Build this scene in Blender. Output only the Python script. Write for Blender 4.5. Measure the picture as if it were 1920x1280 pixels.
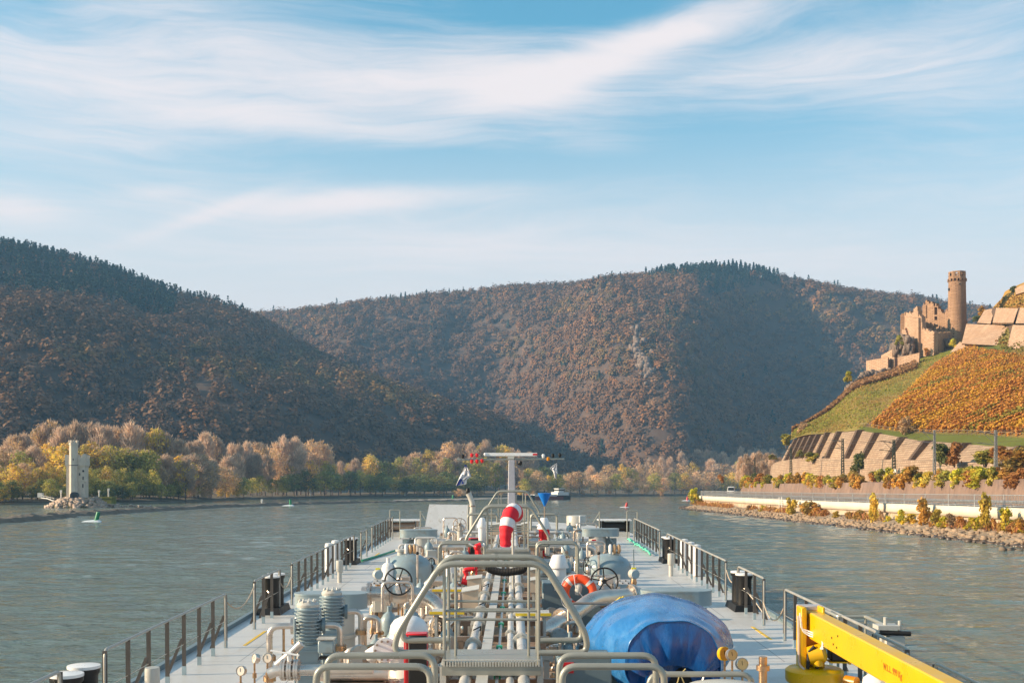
import bpy, math, random
import numpy as np
from mathutils import Vector, Matrix
R = math.radians
random.seed(7)
SC = bpy.context.scene
COL = SC.collection
for o in list(bpy.data.objects):
    bpy.data.objects.remove(o)

# ------------------------------------------------------------------ camera, sky, sun, exposure
HAZE = 0.00015
F, HZ, HC = 2133.0, 918.0, 5.5          # focal length in photo pixels, horizon row, eye height over the water
cam_d = bpy.data.cameras.new('camera')
cam = bpy.data.objects.new('camera', cam_d); COL.objects.link(cam)
cam.location = (0, 0, HC); cam.rotation_euler = (R(90), 0, 0)
cam_d.sensor_fit = 'HORIZONTAL'; cam_d.sensor_width = 36.0; cam_d.lens = 36.0 * F / 1920.0
cam_d.shift_y = (HZ - 640.0) / 1920.0
cam_d.clip_start = 0.1; cam_d.clip_end = 20000
SC.camera = cam
SC.view_settings.view_transform = 'Standard'; SC.view_settings.look = 'None'
SC.view_settings.gamma = 1.0; SC.view_settings.use_curve_mapping = False
SC.view_settings.exposure = EXPOSURE = 1.02
SC.render.engine = 'CYCLES'
SC.cycles.use_denoising = True
SC.cycles.max_bounces = 6; SC.cycles.diffuse_bounces = 3; SC.cycles.glossy_bounces = 3
SC.cycles.transparent_max_bounces = 6; SC.cycles.volume_bounces = 0
SC.cycles.sample_clamp_indirect = 6.0

SUN_AZ, SUN_EL = R(-98), R(21)          # azimuth from the ship's heading, negative is to port
sun_dir = Vector((math.sin(SUN_AZ) * math.cos(SUN_EL), math.cos(SUN_AZ) * math.cos(SUN_EL), math.sin(SUN_EL)))
sl = bpy.data.lights.new('sun', 'SUN'); sl.energy = 5.0; sl.angle = R(0.55); sl.color = (1.0, 0.75, 0.50)
so = bpy.data.objects.new('sun', sl); COL.objects.link(so)
so.rotation_euler = (-sun_dir).to_track_quat('-Z', 'Y').to_euler(); so.location = (-200, 100, 200)

W_ = bpy.data.worlds.new('World'); SC.world = W_; W_.use_nodes = True
NT = W_.node_tree; NT.nodes.clear()
def wn(t, **kw):
    n = NT.nodes.new(t)
    for k, v in kw.items():
        setattr(n, k, v)
    return n
def wl(a, b): NT.links.new(a, b)
def wmath(op, a, b=None, c=None):
    n = wn('ShaderNodeMath', operation=op)
    for i, v in enumerate((a, b, c)):
        if v is None: continue
        if isinstance(v, (int, float)): n.inputs[i].default_value = v
        else: wl(v, n.inputs[i])
    return n.outputs[0]
sky = wn('ShaderNodeTexSky', sky_type='NISHITA', sun_disc=False, sun_elevation=SUN_EL, sun_rotation=SUN_AZ,
         altitude=100.0, air_density=1.0, dust_density=1.2, ozone_density=3.0)
tint = wn('ShaderNodeMix', data_type='RGBA', blend_type='MULTIPLY'); tint.inputs[0].default_value = 1.0
wl(sky.outputs[0], tint.inputs[6]); tint.inputs[7].default_value = (0.64, 1.26, 1.12, 1)
tc = wn('ShaderNodeTexCoord'); sep = wn('ShaderNodeSeparateXYZ'); wl(tc.outputs['Generated'], sep.inputs[0])
az = wmath('ARCTAN2', sep.outputs[0], sep.outputs[1]); el = wmath('ARCSINE', sep.outputs[2])
# cirrus: streaky noise in (azimuth, elevation), gathered into bands by a few soft rotated ellipses
comb = wn('ShaderNodeCombineXYZ'); wl(wmath('MULTIPLY', az, 1.0), comb.inputs[0]); wl(wmath('MULTIPLY', el, 4.2), comb.inputs[1])
warp = wn('ShaderNodeTexNoise'); warp.inputs['Scale'].default_value = 3.2; warp.inputs['Detail'].default_value = 3
wl(comb.outputs[0], warp.inputs['Vector'])
wsub = wn('ShaderNodeVectorMath', operation='SCALE'); wsub.inputs['Scale'].default_value = 0.33
wl(warp.outputs['Color'], wsub.inputs[0])
wadd = wn('ShaderNodeVectorMath', operation='ADD'); wl(comb.outputs[0], wadd.inputs[0]); wl(wsub.outputs[0], wadd.inputs[1])
rot = wn('ShaderNodeMapping'); rot.inputs['Rotation'].default_value = (0, 0, R(-14)); rot.inputs['Scale'].default_value = (0.9, 2.8, 1)
wl(wadd.outputs[0], rot.inputs['Vector'])
n1 = wn('ShaderNodeTexNoise'); n1.inputs['Scale'].default_value = 3.1; n1.inputs['Detail'].default_value = 9; n1.inputs['Roughness'].default_value = 0.58
wl(rot.outputs[0], n1.inputs['Vector'])
n2 = wn('ShaderNodeTexNoise'); n2.inputs['Scale'].default_value = 11.0; n2.inputs['Detail'].default_value = 9; n2.inputs['Roughness'].default_value = 0.66
wl(rot.outputs[0], n2.inputs['Vector'])
noise = wmath('ADD', wmath('MULTIPLY', n1.outputs[0], 0.52), wmath('MULTIPLY', n2.outputs[0], 0.48))
def band(px, py, lx, ly, deg, amp):
    """a cloud bank: centre given by a sight line, half sizes in radians, tilt in the sky"""
    a0 = math.atan2(px - 960, F); e0 = math.atan2(HZ - py, math.hypot(F, px - 960))
    c, s = math.cos(R(deg)), math.sin(R(deg))
    da = wmath('SUBTRACT', az, a0); de = wmath('SUBTRACT', el, e0)
    u = wmath('ADD', wmath('MULTIPLY', da, c / lx), wmath('MULTIPLY', de, s / lx))
    v = wmath('ADD', wmath('MULTIPLY', da, -s / ly), wmath('MULTIPLY', de, c / ly))
    q = wmath('ADD', wmath('MULTIPLY', u, u), wmath('MULTIPLY', v, v))
    return wmath('MULTIPLY', wmath('EXPONENT', wmath('MULTIPLY', q, -1.0)), amp)
bands = [(170, 150, 0.24, 0.045, -3, 0.34), (400, 60, 0.22, 0.028, -5, 0.26), (1130, 110, 0.15, 0.016, 19, 0.40), (1330, 55, 0.09, 0.014, 12, 0.26), (1040, 205, 0.10, 0.030, -28, 0.26), (720, 372, 0.12, 0.011, 4, 0.44), (560, 390, 0.07, 0.010, 8, 0.22),
         (20, 390, 0.045, 0.012, 0, 0.46), (300, 360, 0.05, 0.008, 10, 0.2), (380, 405, 0.075, 0.006, 22, 0.26), (1750, 160, 0.20, 0.030, -6, 0.26), (1650, 90, 0.16, 0.02, 5, 0.2),
         (1100, 470, 0.30, 0.022, -3, 0.24), (620, 235, 0.24, 0.012, -4, 0.22), (130, 265, 0.16, 0.012, 2, 0.2), (700, 480, 0.22, 0.02, 2, 0.16), (820, 150, 0.14, 0.02, 4, 0.24),
         (750, 300, 0.22, 0.014, 0, -0.30), (1350, 290, 0.22, 0.03, 0, -0.22), (1050, 20, 0.12, 0.012, 0, -0.35), (40, 20, 0.1, 0.02, 0, -0.2)]
acc = None
for b in bands:
    v = band(*b); acc = v if acc is None else wmath('ADD', acc, v)
cov = wmath('ADD', noise, acc)
ramp = wn('ShaderNodeMapRange', interpolation_type='SMOOTHSTEP'); wl(cov, ramp.inputs[0])
ramp.inputs[1].default_value = 0.30; ramp.inputs[2].default_value = 1.14; ramp.inputs[3].default_value = 0.0; ramp.inputs[4].default_value = 0.9
up = wn('ShaderNodeMapRange'); wl(el, up.inputs[0]); up.inputs[1].default_value = -0.02; up.inputs[2].default_value = 0.03
cl = wmath('MULTIPLY', ramp.outputs[0], up.outputs[0])
veil = wn('ShaderNodeMapRange', interpolation_type='SMOOTHSTEP'); wl(el, veil.inputs[0]); veil.inputs[1].default_value = 0.37; veil.inputs[2].default_value = 0.10; veil.inputs[3].default_value = 0.0; veil.inputs[4].default_value = 0.95
mixv = wn('ShaderNodeMix', data_type='RGBA'); wl(veil.outputs[0], mixv.inputs[0]); wl(tint.outputs[2], mixv.inputs[6]); mixv.inputs[7].default_value = (5.55, 4.80, 4.50, 1)
mixc = wn('ShaderNodeMix', data_type='RGBA'); wl(cl, mixc.inputs[0]); wl(mixv.outputs[2], mixc.inputs[6])
mixc.inputs[7].default_value = (5.9, 5.1, 4.9, 1)
bg = wn('ShaderNodeBackground'); bg.inputs[1].default_value = SKY_STRENGTH = 0.095
wl(mixc.outputs[2], bg.inputs[0]); wo = wn('ShaderNodeOutputWorld'); wl(bg.outputs[0], wo.inputs[0])
W_.cycles.sampling_method = 'MANUAL'; W_.cycles.sample_map_resolution = 512

# ------------------------------------------------------------------ helpers
def W(px, py, d):
    """the point on the sight line of photo pixel (px, py) at forward distance d, in metres"""
    return Vector(((px - 960.0) * d / F, d, HC + (HZ - py) * d / F))

def tag(o, label=None, cat=None, group=None, kind=None):
    if label: o['label'] = label
    if cat: o['category'] = cat
    if group: o['group'] = group
    if kind: o['kind'] = kind
    return o

class MB:
    """collects shapes and links them as one mesh object"""
    def __init__(s): s.v = []; s.f = []; s.mi = []; s.cur = 0
    def m(s, i): s.cur = i; return s
    def add(s, vs, fs):
        b = len(s.v); s.v += [tuple(v) for v in vs]
        s.f += [tuple(b + i for i in f) for f in fs]; s.mi += [s.cur] * len(fs); return s
    def box(s, c, d, rz=0, rx=0, ry=0, top=1.0):
        M = Matrix.Translation(c) @ Matrix.Rotation(rz, 4, 'Z') @ Matrix.Rotation(ry, 4, 'Y') @ Matrix.Rotation(rx, 4, 'X')
        x, y, z = d[0] / 2, d[1] / 2, d[2] / 2
        vs = [M @ Vector(p) for p in ((-x, -y, -z), (x, -y, -z), (x, y, -z), (-x, y, -z), (-x * top, -y * top, z), (x * top, -y * top, z), (x * top, y * top, z), (-x * top, y * top, z))]
        return s.add(vs, [(3, 2, 1, 0), (4, 5, 6, 7), (0, 1, 5, 4), (1, 2, 6, 5), (2, 3, 7, 6), (3, 0, 4, 7)])
    def hexa(s, p):
        return s.add(p, [(3, 2, 1, 0), (4, 5, 6, 7), (0, 1, 5, 4), (1, 2, 6, 5), (2, 3, 7, 6), (3, 0, 4, 7)])
    def cyl(s, a, b, r0, r1=None, n=12, cap=True):
        a, b = Vector(a), Vector(b); r1 = r0 if r1 is None else r1
        w = (b - a).normalized(); u = w.orthogonal().normalized(); t = w.cross(u)
        vs = []
        for c, r in ((a, r0), (b, r1)):
            for i in range(n):
                q = 2 * math.pi * i / n; vs.append(c + (u * math.cos(q) + t * math.sin(q)) * r)
        fs = [(i, (i + 1) % n, n + (i + 1) % n, n + i) for i in range(n)]
        if cap: fs += [tuple(range(n - 1, -1, -1)), tuple(range(n, 2 * n))]
        return s.add(vs, fs)
    def lathe(s, prof, a=(0, 0, 0), axis=(0, 0, 1), n=16):
        """prof: (radius, distance along the axis) pairs"""
        a = Vector(a); w = Vector(axis).normalized()
        u = Vector((1, 0, 0)) if abs(w.z) > 0.99 else w.orthogonal().normalized(); t = w.cross(u)
        vs = []; fs = []; k = len(prof)
        for r, h in prof:
            for i in range(n):
                q = 2 * math.pi * i / n; vs.append(a + w * h + (u * math.cos(q) + t * math.sin(q)) * max(r, 1e-4))
        for j in range(k - 1):
            for i in range(n):
                fs.append((j * n + i, j * n + (i + 1) % n, (j + 1) * n + (i + 1) % n, (j + 1) * n + i))
        fs += [tuple(range(n - 1, -1, -1)), tuple(range((k - 1) * n, k * n))]
        return s.add(vs, fs)
    def tube(s, path, r, n=8, closed=False, cap=True):
        P = [Vector(p) for p in path]; k = len(P); rs = r if isinstance(r, (list, tuple)) else [r] * k
        T = []
        for i in range(k):
            a = P[(i - 1) % k] if (closed or i > 0) else P[i]; b = P[(i + 1) % k] if (closed or i < k - 1) else P[i]
            T.append((b - a).normalized())
        u = T[0].orthogonal().normalized(); vs = []
        for i in range(k):
            u = (u - T[i] * u.dot(T[i])).normalized(); t = T[i].cross(u)
            for j in range(n):
                q = 2 * math.pi * j / n; vs.append(P[i] + (u * math.cos(q) + t * math.sin(q)) * rs[i])
        fs = []
        for i in range(k if closed else k - 1):
            i2 = (i + 1) % k
            for j in range(n):
                fs.append((i * n + j, i * n + (j + 1) % n, i2 * n + (j + 1) % n, i2 * n + j))
        if cap and not closed: fs += [tuple(range(n - 1, -1, -1)), tuple(range((k - 1) * n, k * n))]
        return s.add(vs, fs)
    def prism(s, poly, z0, z1, M=None):
        n = len(poly); M = M or Matrix.Identity(4)
        vs = [M @ Vector((x, y, z0)) for x, y in poly] + [M @ Vector((x, y, z1)) for x, y in poly]
        return s.add(vs, [tuple(range(n - 1, -1, -1)), tuple(range(n, 2 * n))] + [(i, (i + 1) % n, n + (i + 1) % n, n + i) for i in range(n)])
    def grid(s, rows):
        b = [tuple(p) for r in rows for p in r]; n = len(rows[0]); fs = []
        for j in range(len(rows) - 1):
            for i in range(n - 1): fs.append((j * n + i, j * n + i + 1, (j + 1) * n + i + 1, (j + 1) * n + i))
        return s.add(b, fs)
    def sphere(s, c, r, n=12, sc=(1, 1, 1)):
        k = max(5, n // 2); pr = [(math.sin(math.pi * i / k) * r, -math.cos(math.pi * i / k) * r) for i in range(k + 1)]
        b = len(s.v); s.lathe(pr, (0, 0, 0), (0, 0, 1), n); c = Vector(c)
        for i in range(b, len(s.v)): p = s.v[i]; s.v[i] = (p[0] * sc[0] + c.x, p[1] * sc[1] + c.y, p[2] * sc[2] + c.z)
        return s
    def torus(s, c, axis, RR, r, n=24, k=8):
        c = Vector(c); w = Vector(axis).normalized(); u = w.orthogonal().normalized(); t = w.cross(u)
        return s.tube([c + (u * math.cos(2 * math.pi * i / n) + t * math.sin(2 * math.pi * i / n)) * RR for i in range(n)], r, k, closed=True)
    def build(s, name, mat, parent=None, smooth=True, angle=38, bevel=0):
        me = bpy.data.meshes.new(name); me.from_pydata(s.v, [], s.f)
        for m_ in (mat if isinstance(mat, (list, tuple)) else [mat]): me.materials.append(m_)
        if any(s.mi): me.polygons.foreach_set('material_index', s.mi)
        if smooth:
            me.polygons.foreach_set('use_smooth', [True] * len(s.f)); me.set_sharp_from_angle(angle=R(angle))
        me.validate(); me.update()
        o = bpy.data.objects.new(name, me); COL.objects.link(o)
        if parent: o.parent = parent
        if bevel:
            bm = o.modifiers.new('edge', 'BEVEL'); bm.width = bevel; bm.segments = 1; bm.limit_method = 'ANGLE'
        return o

def fillet(pts, rad, seg=5):
    """rounds the inner corners of a polyline"""
    P = [Vector(p) for p in pts]; out = [P[0]]
    for i in range(1, len(P) - 1):
        a = (P[i - 1] - P[i]); b = (P[i + 1] - P[i]); r = min(rad, a.length * 0.49, b.length * 0.49)
        p0 = P[i] + a.normalized() * r; p1 = P[i] + b.normalized() * r
        for k in range(seg + 1):
            t = k / seg; out.append(p0 * (1 - t) ** 2 + P[i] * 2 * t * (1 - t) + p1 * t * t)
    out.append(P[-1]); return out

def np_mesh(name, V, Fq, mat, colors=None, parent=None, smooth=False):
    """mesh from arrays: V (n,3), Fq (m,3 or 4), colors (n,3) for the kind of leaf or stone"""
    V = np.asarray(V, dtype=np.float32); Fq = np.asarray(Fq, dtype=np.int32); k = Fq.shape[1]; m = len(Fq)
    me = bpy.data.meshes.new(name)
    me.vertices.add(len(V)); me.vertices.foreach_set('co', V.ravel())
    me.loops.add(m * k); me.loops.foreach_set('vertex_index', Fq.ravel())
    me.polygons.add(m); me.polygons.foreach_set('loop_start', np.arange(m, dtype=np.int32) * k)
    me.update(calc_edges=True)
    if smooth: me.polygons.foreach_set('use_smooth', np.ones(m, dtype=bool))
    if colors is not None:
        at = me.color_attributes.new('hue', 'FLOAT_COLOR', 'POINT')
        c4 = np.ones((len(V), 4), dtype=np.float32); c4[:, :3] = colors; at.data.foreach_set('color', c4.ravel())
    for m_ in (mat if isinstance(mat, (list, tuple)) else [mat]): me.materials.append(m_)
    me.validate(); me.update()
    o = bpy.data.objects.new(name, me); COL.objects.link(o)
    if parent: o.parent = parent
    return o

def dup(o, parent=None):
    c = o.copy(); COL.objects.link(c)
    if parent: c.parent = parent
    for ch in list(o.children): dup(ch, c)
    return c

def empty(name, loc=(0, 0, 0), rz=0):
    o = bpy.data.objects.new(name, None); COL.objects.link(o); o.location = loc; o.rotation_euler = (0, 0, rz); o.empty_display_size = 0.2
    return o

def hash2(i, j, seed):
    h = (i.astype(np.int64) * 374761393 + j.astype(np.int64) * 668265263 + seed * 1442695) & 0x7fffffff
    h = ((h ^ (h >> 13)) * 1274126177) & 0x7fffffff
    return ((h ^ (h >> 16)) & 0xffff) / 65535.0
def vnoise(x, y, seed=0):
    x = np.asarray(x, float); y = np.asarray(y, float)
    i = np.floor(x); j = np.floor(y); fx = x - i; fy = y - j; fx = fx * fx * (3 - 2 * fx); fy = fy * fy * (3 - 2 * fy)
    a = hash2(i, j, seed); b = hash2(i + 1, j, seed); c = hash2(i, j + 1, seed); d = hash2(i + 1, j + 1, seed)
    return (a * (1 - fx) + b * fx) * (1 - fy) + (c * (1 - fx) + d * fx) * fy
def fbm(x, y, seed=0, oct=4):
    s = 0; a = 0.5; t = 0
    for k in range(oct):
        s = s + a * vnoise(x * 2 ** k, y * 2 ** k, seed + k * 17); t += a; a *= 0.5
    return s / t

def catmull(A, n):
    """resample a (rows, cols, 3) array of nodes along axis 0 to n rows, smooth"""
    A = np.asarray(A, float); k = len(A); t = np.linspace(0, k - 1, n); i = np.minimum(t.astype(int), k - 2); f = (t - i)[:, None, None]
    p0 = A[np.maximum(i - 1, 0)]; p1 = A[i]; p2 = A[i + 1]; p3 = A[np.minimum(i + 2, k - 1)]
    m1 = (p2 - p0) / 2; m2 = (p3 - p1) / 2
    return (2 * f**3 - 3 * f**2 + 1) * p1 + (f**3 - 2 * f**2 + f) * m1 + (-2 * f**3 + 3 * f**2) * p2 + (f**3 - f**2) * m2
def loft(nodes, nr, nc):
    g = catmull(nodes, nr); return catmull(g.transpose(1, 0, 2), nc).transpose(1, 0, 2)
def grid_faces(nr, nc):
    a = np.arange(nr * nc).reshape(nr, nc)
    return np.stack([a[:-1, :-1], a[:-1, 1:], a[1:, 1:], a[1:, :-1]], -1).reshape(-1, 4)

# ------------------------------------------------------------------ materials
def mat_new(name):
    m = bpy.data.materials.new(name); m.use_nodes = True; t = m.node_tree
    return m, t, t.nodes['Principled BSDF']
def nd(t, typ, **kw):
    n = t.nodes.new(typ)
    for k, v in kw.items():
        if k in n.inputs: n.inputs[k].default_value = v
        else: setattr(n, k, v)
    return n
def mat(name, col, rough=0.5, metal=0.0, var=0.12, scale=3.0, bump=0.0, bscale=40.0, col2=None, c2at=0.62, spec=0.5, coat=0.0, rvar=0.12, stretch=(1, 1, 1)):
    """paint, metal or stone with uneven colour, patches of a second colour, uneven gloss and a little relief"""
    m, t, p = mat_new(name); L = t.links.new
    tcn = nd(t, 'ShaderNodeTexCoord'); mp = nd(t, 'ShaderNodeMapping', Scale=stretch); L(tcn.outputs['Object'], mp.inputs[0])
    n = nd(t, 'ShaderNodeTexNoise', Scale=scale, Detail=6.0, Roughness=0.6); L(mp.outputs[0], n.inputs['Vector'])
    r = nd(t, 'ShaderNodeMapRange'); L(n.outputs[0], r.inputs[0]); r.inputs[1].default_value = 0.3; r.inputs[2].default_value = 0.7
    r.inputs[3].default_value = 1 - var; r.inputs[4].default_value = 1 + var
    mul = nd(t, 'ShaderNodeVectorMath', operation='SCALE'); L(r.outputs[0], mul.inputs['Scale']); mul.inputs[0].default_value = col[:3]
    out = mul.outputs[0]
    if col2:
        n2 = nd(t, 'ShaderNodeTexNoise', Scale=scale * 2.3, Detail=8.0, Roughness=0.65); L(mp.outputs[0], n2.inputs['Vector'])
        r2 = nd(t, 'ShaderNodeMapRange'); L(n2.outputs[0], r2.inputs[0]); r2.inputs[1].default_value = c2at - 0.06; r2.inputs[2].default_value = c2at + 0.08
        mx = nd(t, 'ShaderNodeMix', data_type='RGBA'); L(r2.outputs[0], mx.inputs[0]); L(out, mx.inputs[6]); mx.inputs[7].default_value = (*col2, 1); out = mx.outputs[2]
    L(out, p.inputs['Base Color'])
    rr = nd(t, 'ShaderNodeMapRange'); L(n.outputs[0], rr.inputs[0]); rr.inputs[1].default_value = 0.3; rr.inputs[2].default_value = 0.7
    rr.inputs[3].default_value = max(0.03, rough - rvar); rr.inputs[4].default_value = min(1, rough + rvar); L(rr.outputs[0], p.inputs['Roughness'])
    p.inputs['Metallic'].default_value = metal; p.inputs['Specular IOR Level'].default_value = spec; p.inputs['Coat Weight'].default_value = coat
    if bump:
        nb = nd(t, 'ShaderNodeTexNoise', Scale=bscale, Detail=5.0); L(mp.outputs[0], nb.inputs['Vector'])
        b = nd(t, 'ShaderNodeBump', Strength=bump, Distance=0.05); L(nb.outputs[0], b.inputs['Height']); L(b.outputs[0], p.inputs['Normal'])
    return m
def leaf_mat(name, rough=0.75, trans=0.25, vary=0.25):
    """leaves and twigs: the kind's own colour from the mesh, a little different on every tree"""
    m, t, p = mat_new(name); L = t.links.new
    at = nd(t, 'ShaderNodeAttribute', attribute_name='hue')
    oi = nd(t, 'ShaderNodeObjectInfo')
    r = nd(t, 'ShaderNodeMapRange'); L(oi.outputs['Random'], r.inputs[0]); r.inputs[3].default_value = 1 - vary; r.inputs[4].default_value = 1 + vary
    mul = nd(t, 'ShaderNodeVectorMath', operation='SCALE'); L(at.outputs['Color'], mul.inputs[0]); L(r.outputs[0], mul.inputs['Scale'])
    L(mul.outputs[0], p.inputs['Base Color']); p.inputs['Roughness'].default_value = rough; p.inputs['Specular IOR Level'].default_value = 0.15
    tr = nd(t, 'ShaderNodeBsdfTranslucent'); L(mul.outputs[0], tr.inputs[0])
    mx = nd(t, 'ShaderNodeMixShader'); mx.inputs[0].default_value = trans
    L(p.outputs[0], mx.inputs[1]); L(tr.outputs[0], mx.inputs[2]); L(mx.outputs[0], t.nodes['Material Output'].inputs[0])
    return m
# ------------------------------------------------------------------ water
def water_material():
    m, t, p = mat_new('river_water'); L = t.links.new
    p.inputs['Base Color'].default_value = (0.115, 0.148, 0.115, 1); p.inputs['Roughness'].default_value = 0.07; p.inputs['IOR'].default_value = 1.33
    g = nd(t, 'ShaderNodeNewGeometry')
    hs = None
    for sc, st, amp, rz in ((0.30, (0.7, 1.3, 1), 0.30, -6), (0.9, (0.65, 1.25, 1), 0.16, 14), (3.0, (0.7, 1.2, 1), 0.06, -16)):
        mp = nd(t, 'ShaderNodeMapping', Scale=st, Rotation=(0, 0, R(rz))); L(g.outputs['Position'], mp.inputs[0])
        n = nd(t, 'ShaderNodeTexNoise', Scale=sc, Detail=4.0, Roughness=0.6, Distortion=0.6); L(mp.outputs[0], n.inputs['Vector'])
        a = nd(t, 'ShaderNodeMath', operation='MULTIPLY'); L(n.outputs[0], a.inputs[0]); a.inputs[1].default_value = amp
        if hs is None: hs = a.outputs[0]
        else:
            q = nd(t, 'ShaderNodeMath', operation='ADD'); L(hs, q.inputs[0]); L(a.outputs[0], q.inputs[1]); hs = q.outputs[0]
    b = nd(t, 'ShaderNodeBump', Strength=0.85, Distance=1.1); L(hs, b.inputs['Height']); L(b.outputs[0], p.inputs['Normal'])
    # calm and ruffled patches
    n3 = nd(t, 'ShaderNodeTexNoise', Scale=0.018, Detail=3.0); mp3 = nd(t, 'ShaderNodeMapping', Scale=(0.5, 1.4, 1)); L(g.outputs['Position'], mp3.inputs[0]); L(mp3.outputs[0], n3.inputs['Vector'])
    r3 = nd(t, 'ShaderNodeMapRange'); L(n3.outputs[0], r3.inputs[0]); r3.inputs[1].default_value = 0.35; r3.inputs[2].default_value = 0.65; r3.inputs[3].default_value = 0.5; r3.inputs[4].default_value = 1.0
    L(r3.outputs[0], b.inputs['Strength'])
    return m
WATER = water_material()
mb = MB(); mb.grid([[(-6000, -300, -0.45), (6000, -300, -0.45)], [(-6000, 9000, -0.45), (6000, 9000, -0.45)]])
tag(mb.build('far_water', WATER, smooth=False), kind='structure')
def river_waves():
    """the river surface: wind waves as real relief, finer near the ship"""
    rg = np.random.default_rng(2024); r = [7.0]
    while r[-1] < 1500: r.append(r[-1] * 1.0032 + 0.015)
    r = np.array(r); th = np.linspace(R(-62), R(62), 1000); RR, TT = np.meshgrid(r, th, indexing='ij'); X = RR * np.sin(TT); Y = RR * np.cos(TT); Z = np.zeros_like(X)
    res = 3.2 * np.maximum(RR * 0.0032, RR * (th[1] - th[0]) * 0.8)
    gust = 0.55 + 1.0 * fbm(X / 55, Y / 42, 3, 3); swirl = (fbm(X / 30, Y / 30, 9, 3) - 0.5) * 2.2
    N = 60
    for k in range(N):
        lam = 0.5 * (8.0 / 0.5) ** ((k + rg.random()) / N); d = rg.normal() * R(30) + R(6); kk = 2 * math.pi / lam; a = WAVE * math.sqrt(2 / N) / kk
        q = kk * (X * math.sin(d) + Y * math.cos(d)) + rg.uniform(0, 6.28) + swirl * min(3, lam * 0.5); w = np.clip((lam - res * 0.6) / (res * 0.6 + 1e-6), 0, 1)
        Z += w * a * (np.sin(q) + 0.25 * np.sin(2 * q + 1.2)) * gust
    Z *= np.clip((1500 - RR) / 300, 0, 1)
    o = np_mesh('river_water', np.stack([X, Y, Z], -1).reshape(-1, 3), grid_faces(len(r), len(th)), WATER, smooth=True); tag(o, kind='structure')
WAVE = 0.078
river_waves()

# ------------------------------------------------------------------ forest hills
soil = mat('forest_soil', (0.085, 0.052, 0.034), 0.95, var=0.3, scale=0.02)
LEAF = leaf_mat('autumn_leaves', trans=0.4); FAR_LEAF = leaf_mat('far_woods', trans=0.1, vary=0.0)
def nodes_px(rows):
    return np.array([[tuple(W(*q)) for q in r] for r in rows])
def zrow(px, d, z):
    return [(p, HZ + (HC - z) * F / dd, dd) for p, dd in zip(px, d)]
def hill(name, px, crest_py, crest_d, r2_py, r2_d, r1_py, r1_d, bot_d, gully, seed, nr=90, nc=150, z0=1.0):
    px = list(px)
    back = [(p, y + 60, d + 500) for p, y, d in zip(px, crest_py, crest_d)]
    crest_py = [y + 11 for y in crest_py]
    rows = [zrow(px, bot_d, z0), list(zip(px, r1_py, r1_d)), list(zip(px, r2_py, r2_d)), list(zip(px, crest_py, crest_d)), back]
    G = loft(nodes_px(rows), nr, nc)
    t = np.linspace(0, 4, nr)[:, None] * np.ones((1, nc))
    env = np.clip(t, 0, 1) * np.clip((3.02 - t) / 0.7, 0.12, 1)
    x, y = G[..., 0], G[..., 1]
    ang = fbm(x / 260, y / 420, seed, 4) - 0.5
    G[..., 2] += env * (ang * gully + (np.abs(fbm(x / 120, y / 240, seed + 9, 3) - 0.5) - 0.12) * gully * 0.8)
    G[..., 1] += env * (fbm(x / 170, G[..., 2] / 300, seed + 5, 3) - 0.5) * gully * 2.2
    o = np_mesh(name, G.reshape(-1, 3), grid_faces(nr, nc), soil, smooth=True)
    tag(o, kind='structure')
    return G, t
lp = [-1300, -900, -450, -150, 0, 150, 300, 455, 560, 660, 760, 860, 930, 1000, 1075]
LH, LT = hill('left_hill', lp,
    [360, 385, 418, 442, 457, 488, 540, 583, 640, 690, 735, 768, 792, 838, 905], [1350, 1400, 1420, 1430, 1430, 1430, 1420, 1400, 1380, 1350, 1320, 1290, 1260, 1220, 1180],
    [500, 520, 545, 556, 562, 587, 628, 668, 705, 740, 772, 803, 824, 864, 911], [930, 960, 985, 1000, 1010, 1040, 1080, 1100, 1110, 1110, 1120, 1140, 1150, 1150, 1150],
    [720, 730, 740, 745, 745, 752, 768, 790, 808, 822, 838, 855, 868, 890, 915], [760, 780, 800, 815, 825, 850, 880, 900, 930, 960, 1000, 1040, 1080, 1100, 1120],
    [600, 640, 660, 680, 690, 720, 760, 800, 850, 890, 940, 990, 1030, 1060, 1100], 44, 3)
cp = [150, 300, 455, 600, 750, 850, 950, 1050, 1110, 1210, 1280, 1340, 1420, 1500, 1600, 1700, 1840, 2000, 2400, 2900]
CH, CT = hill('centre_hill', cp,
    [620, 602, 585, 572, 554, 545, 534, 527, 522, 511, 504, 500, 506, 524, 542, 552, 573, 594, 640, 700], [1950, 1950, 1950, 1950, 1950, 1950, 1950, 1930, 1900, 1850, 1800, 1780, 1780, 1800, 1820, 1840, 1860, 1880, 1900, 1900],
    [700, 690, 665, 645, 630, 642, 640, 602, 590, 585, 582, 592, 612, 622, 640, 650, 660, 680, 720, 780], [1700, 1700, 1700, 1700, 1700, 1730, 1730, 1640, 1570, 1530, 1520, 1570, 1660, 1710, 1710, 1690, 1660, 1650, 1650, 1650],
    [810, 805, 795, 782, 768, 772, 762, 742, 735, 730, 732, 742, 752, 756, 760, 766, 772, 782, 800, 830], [1500, 1500, 1500, 1500, 1510, 1560, 1560, 1430, 1350, 1290, 1290, 1390, 1500, 1530, 1510, 1480, 1460, 1450, 1450, 1450],
    [1350, 1350, 1350, 1345, 1340, 1340, 1330, 1260, 1210, 1160, 1160, 1200, 1240, 1260, 1260, 1260, 1260, 1260, 1280, 1300], 62, 11, 100, 190)

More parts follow.
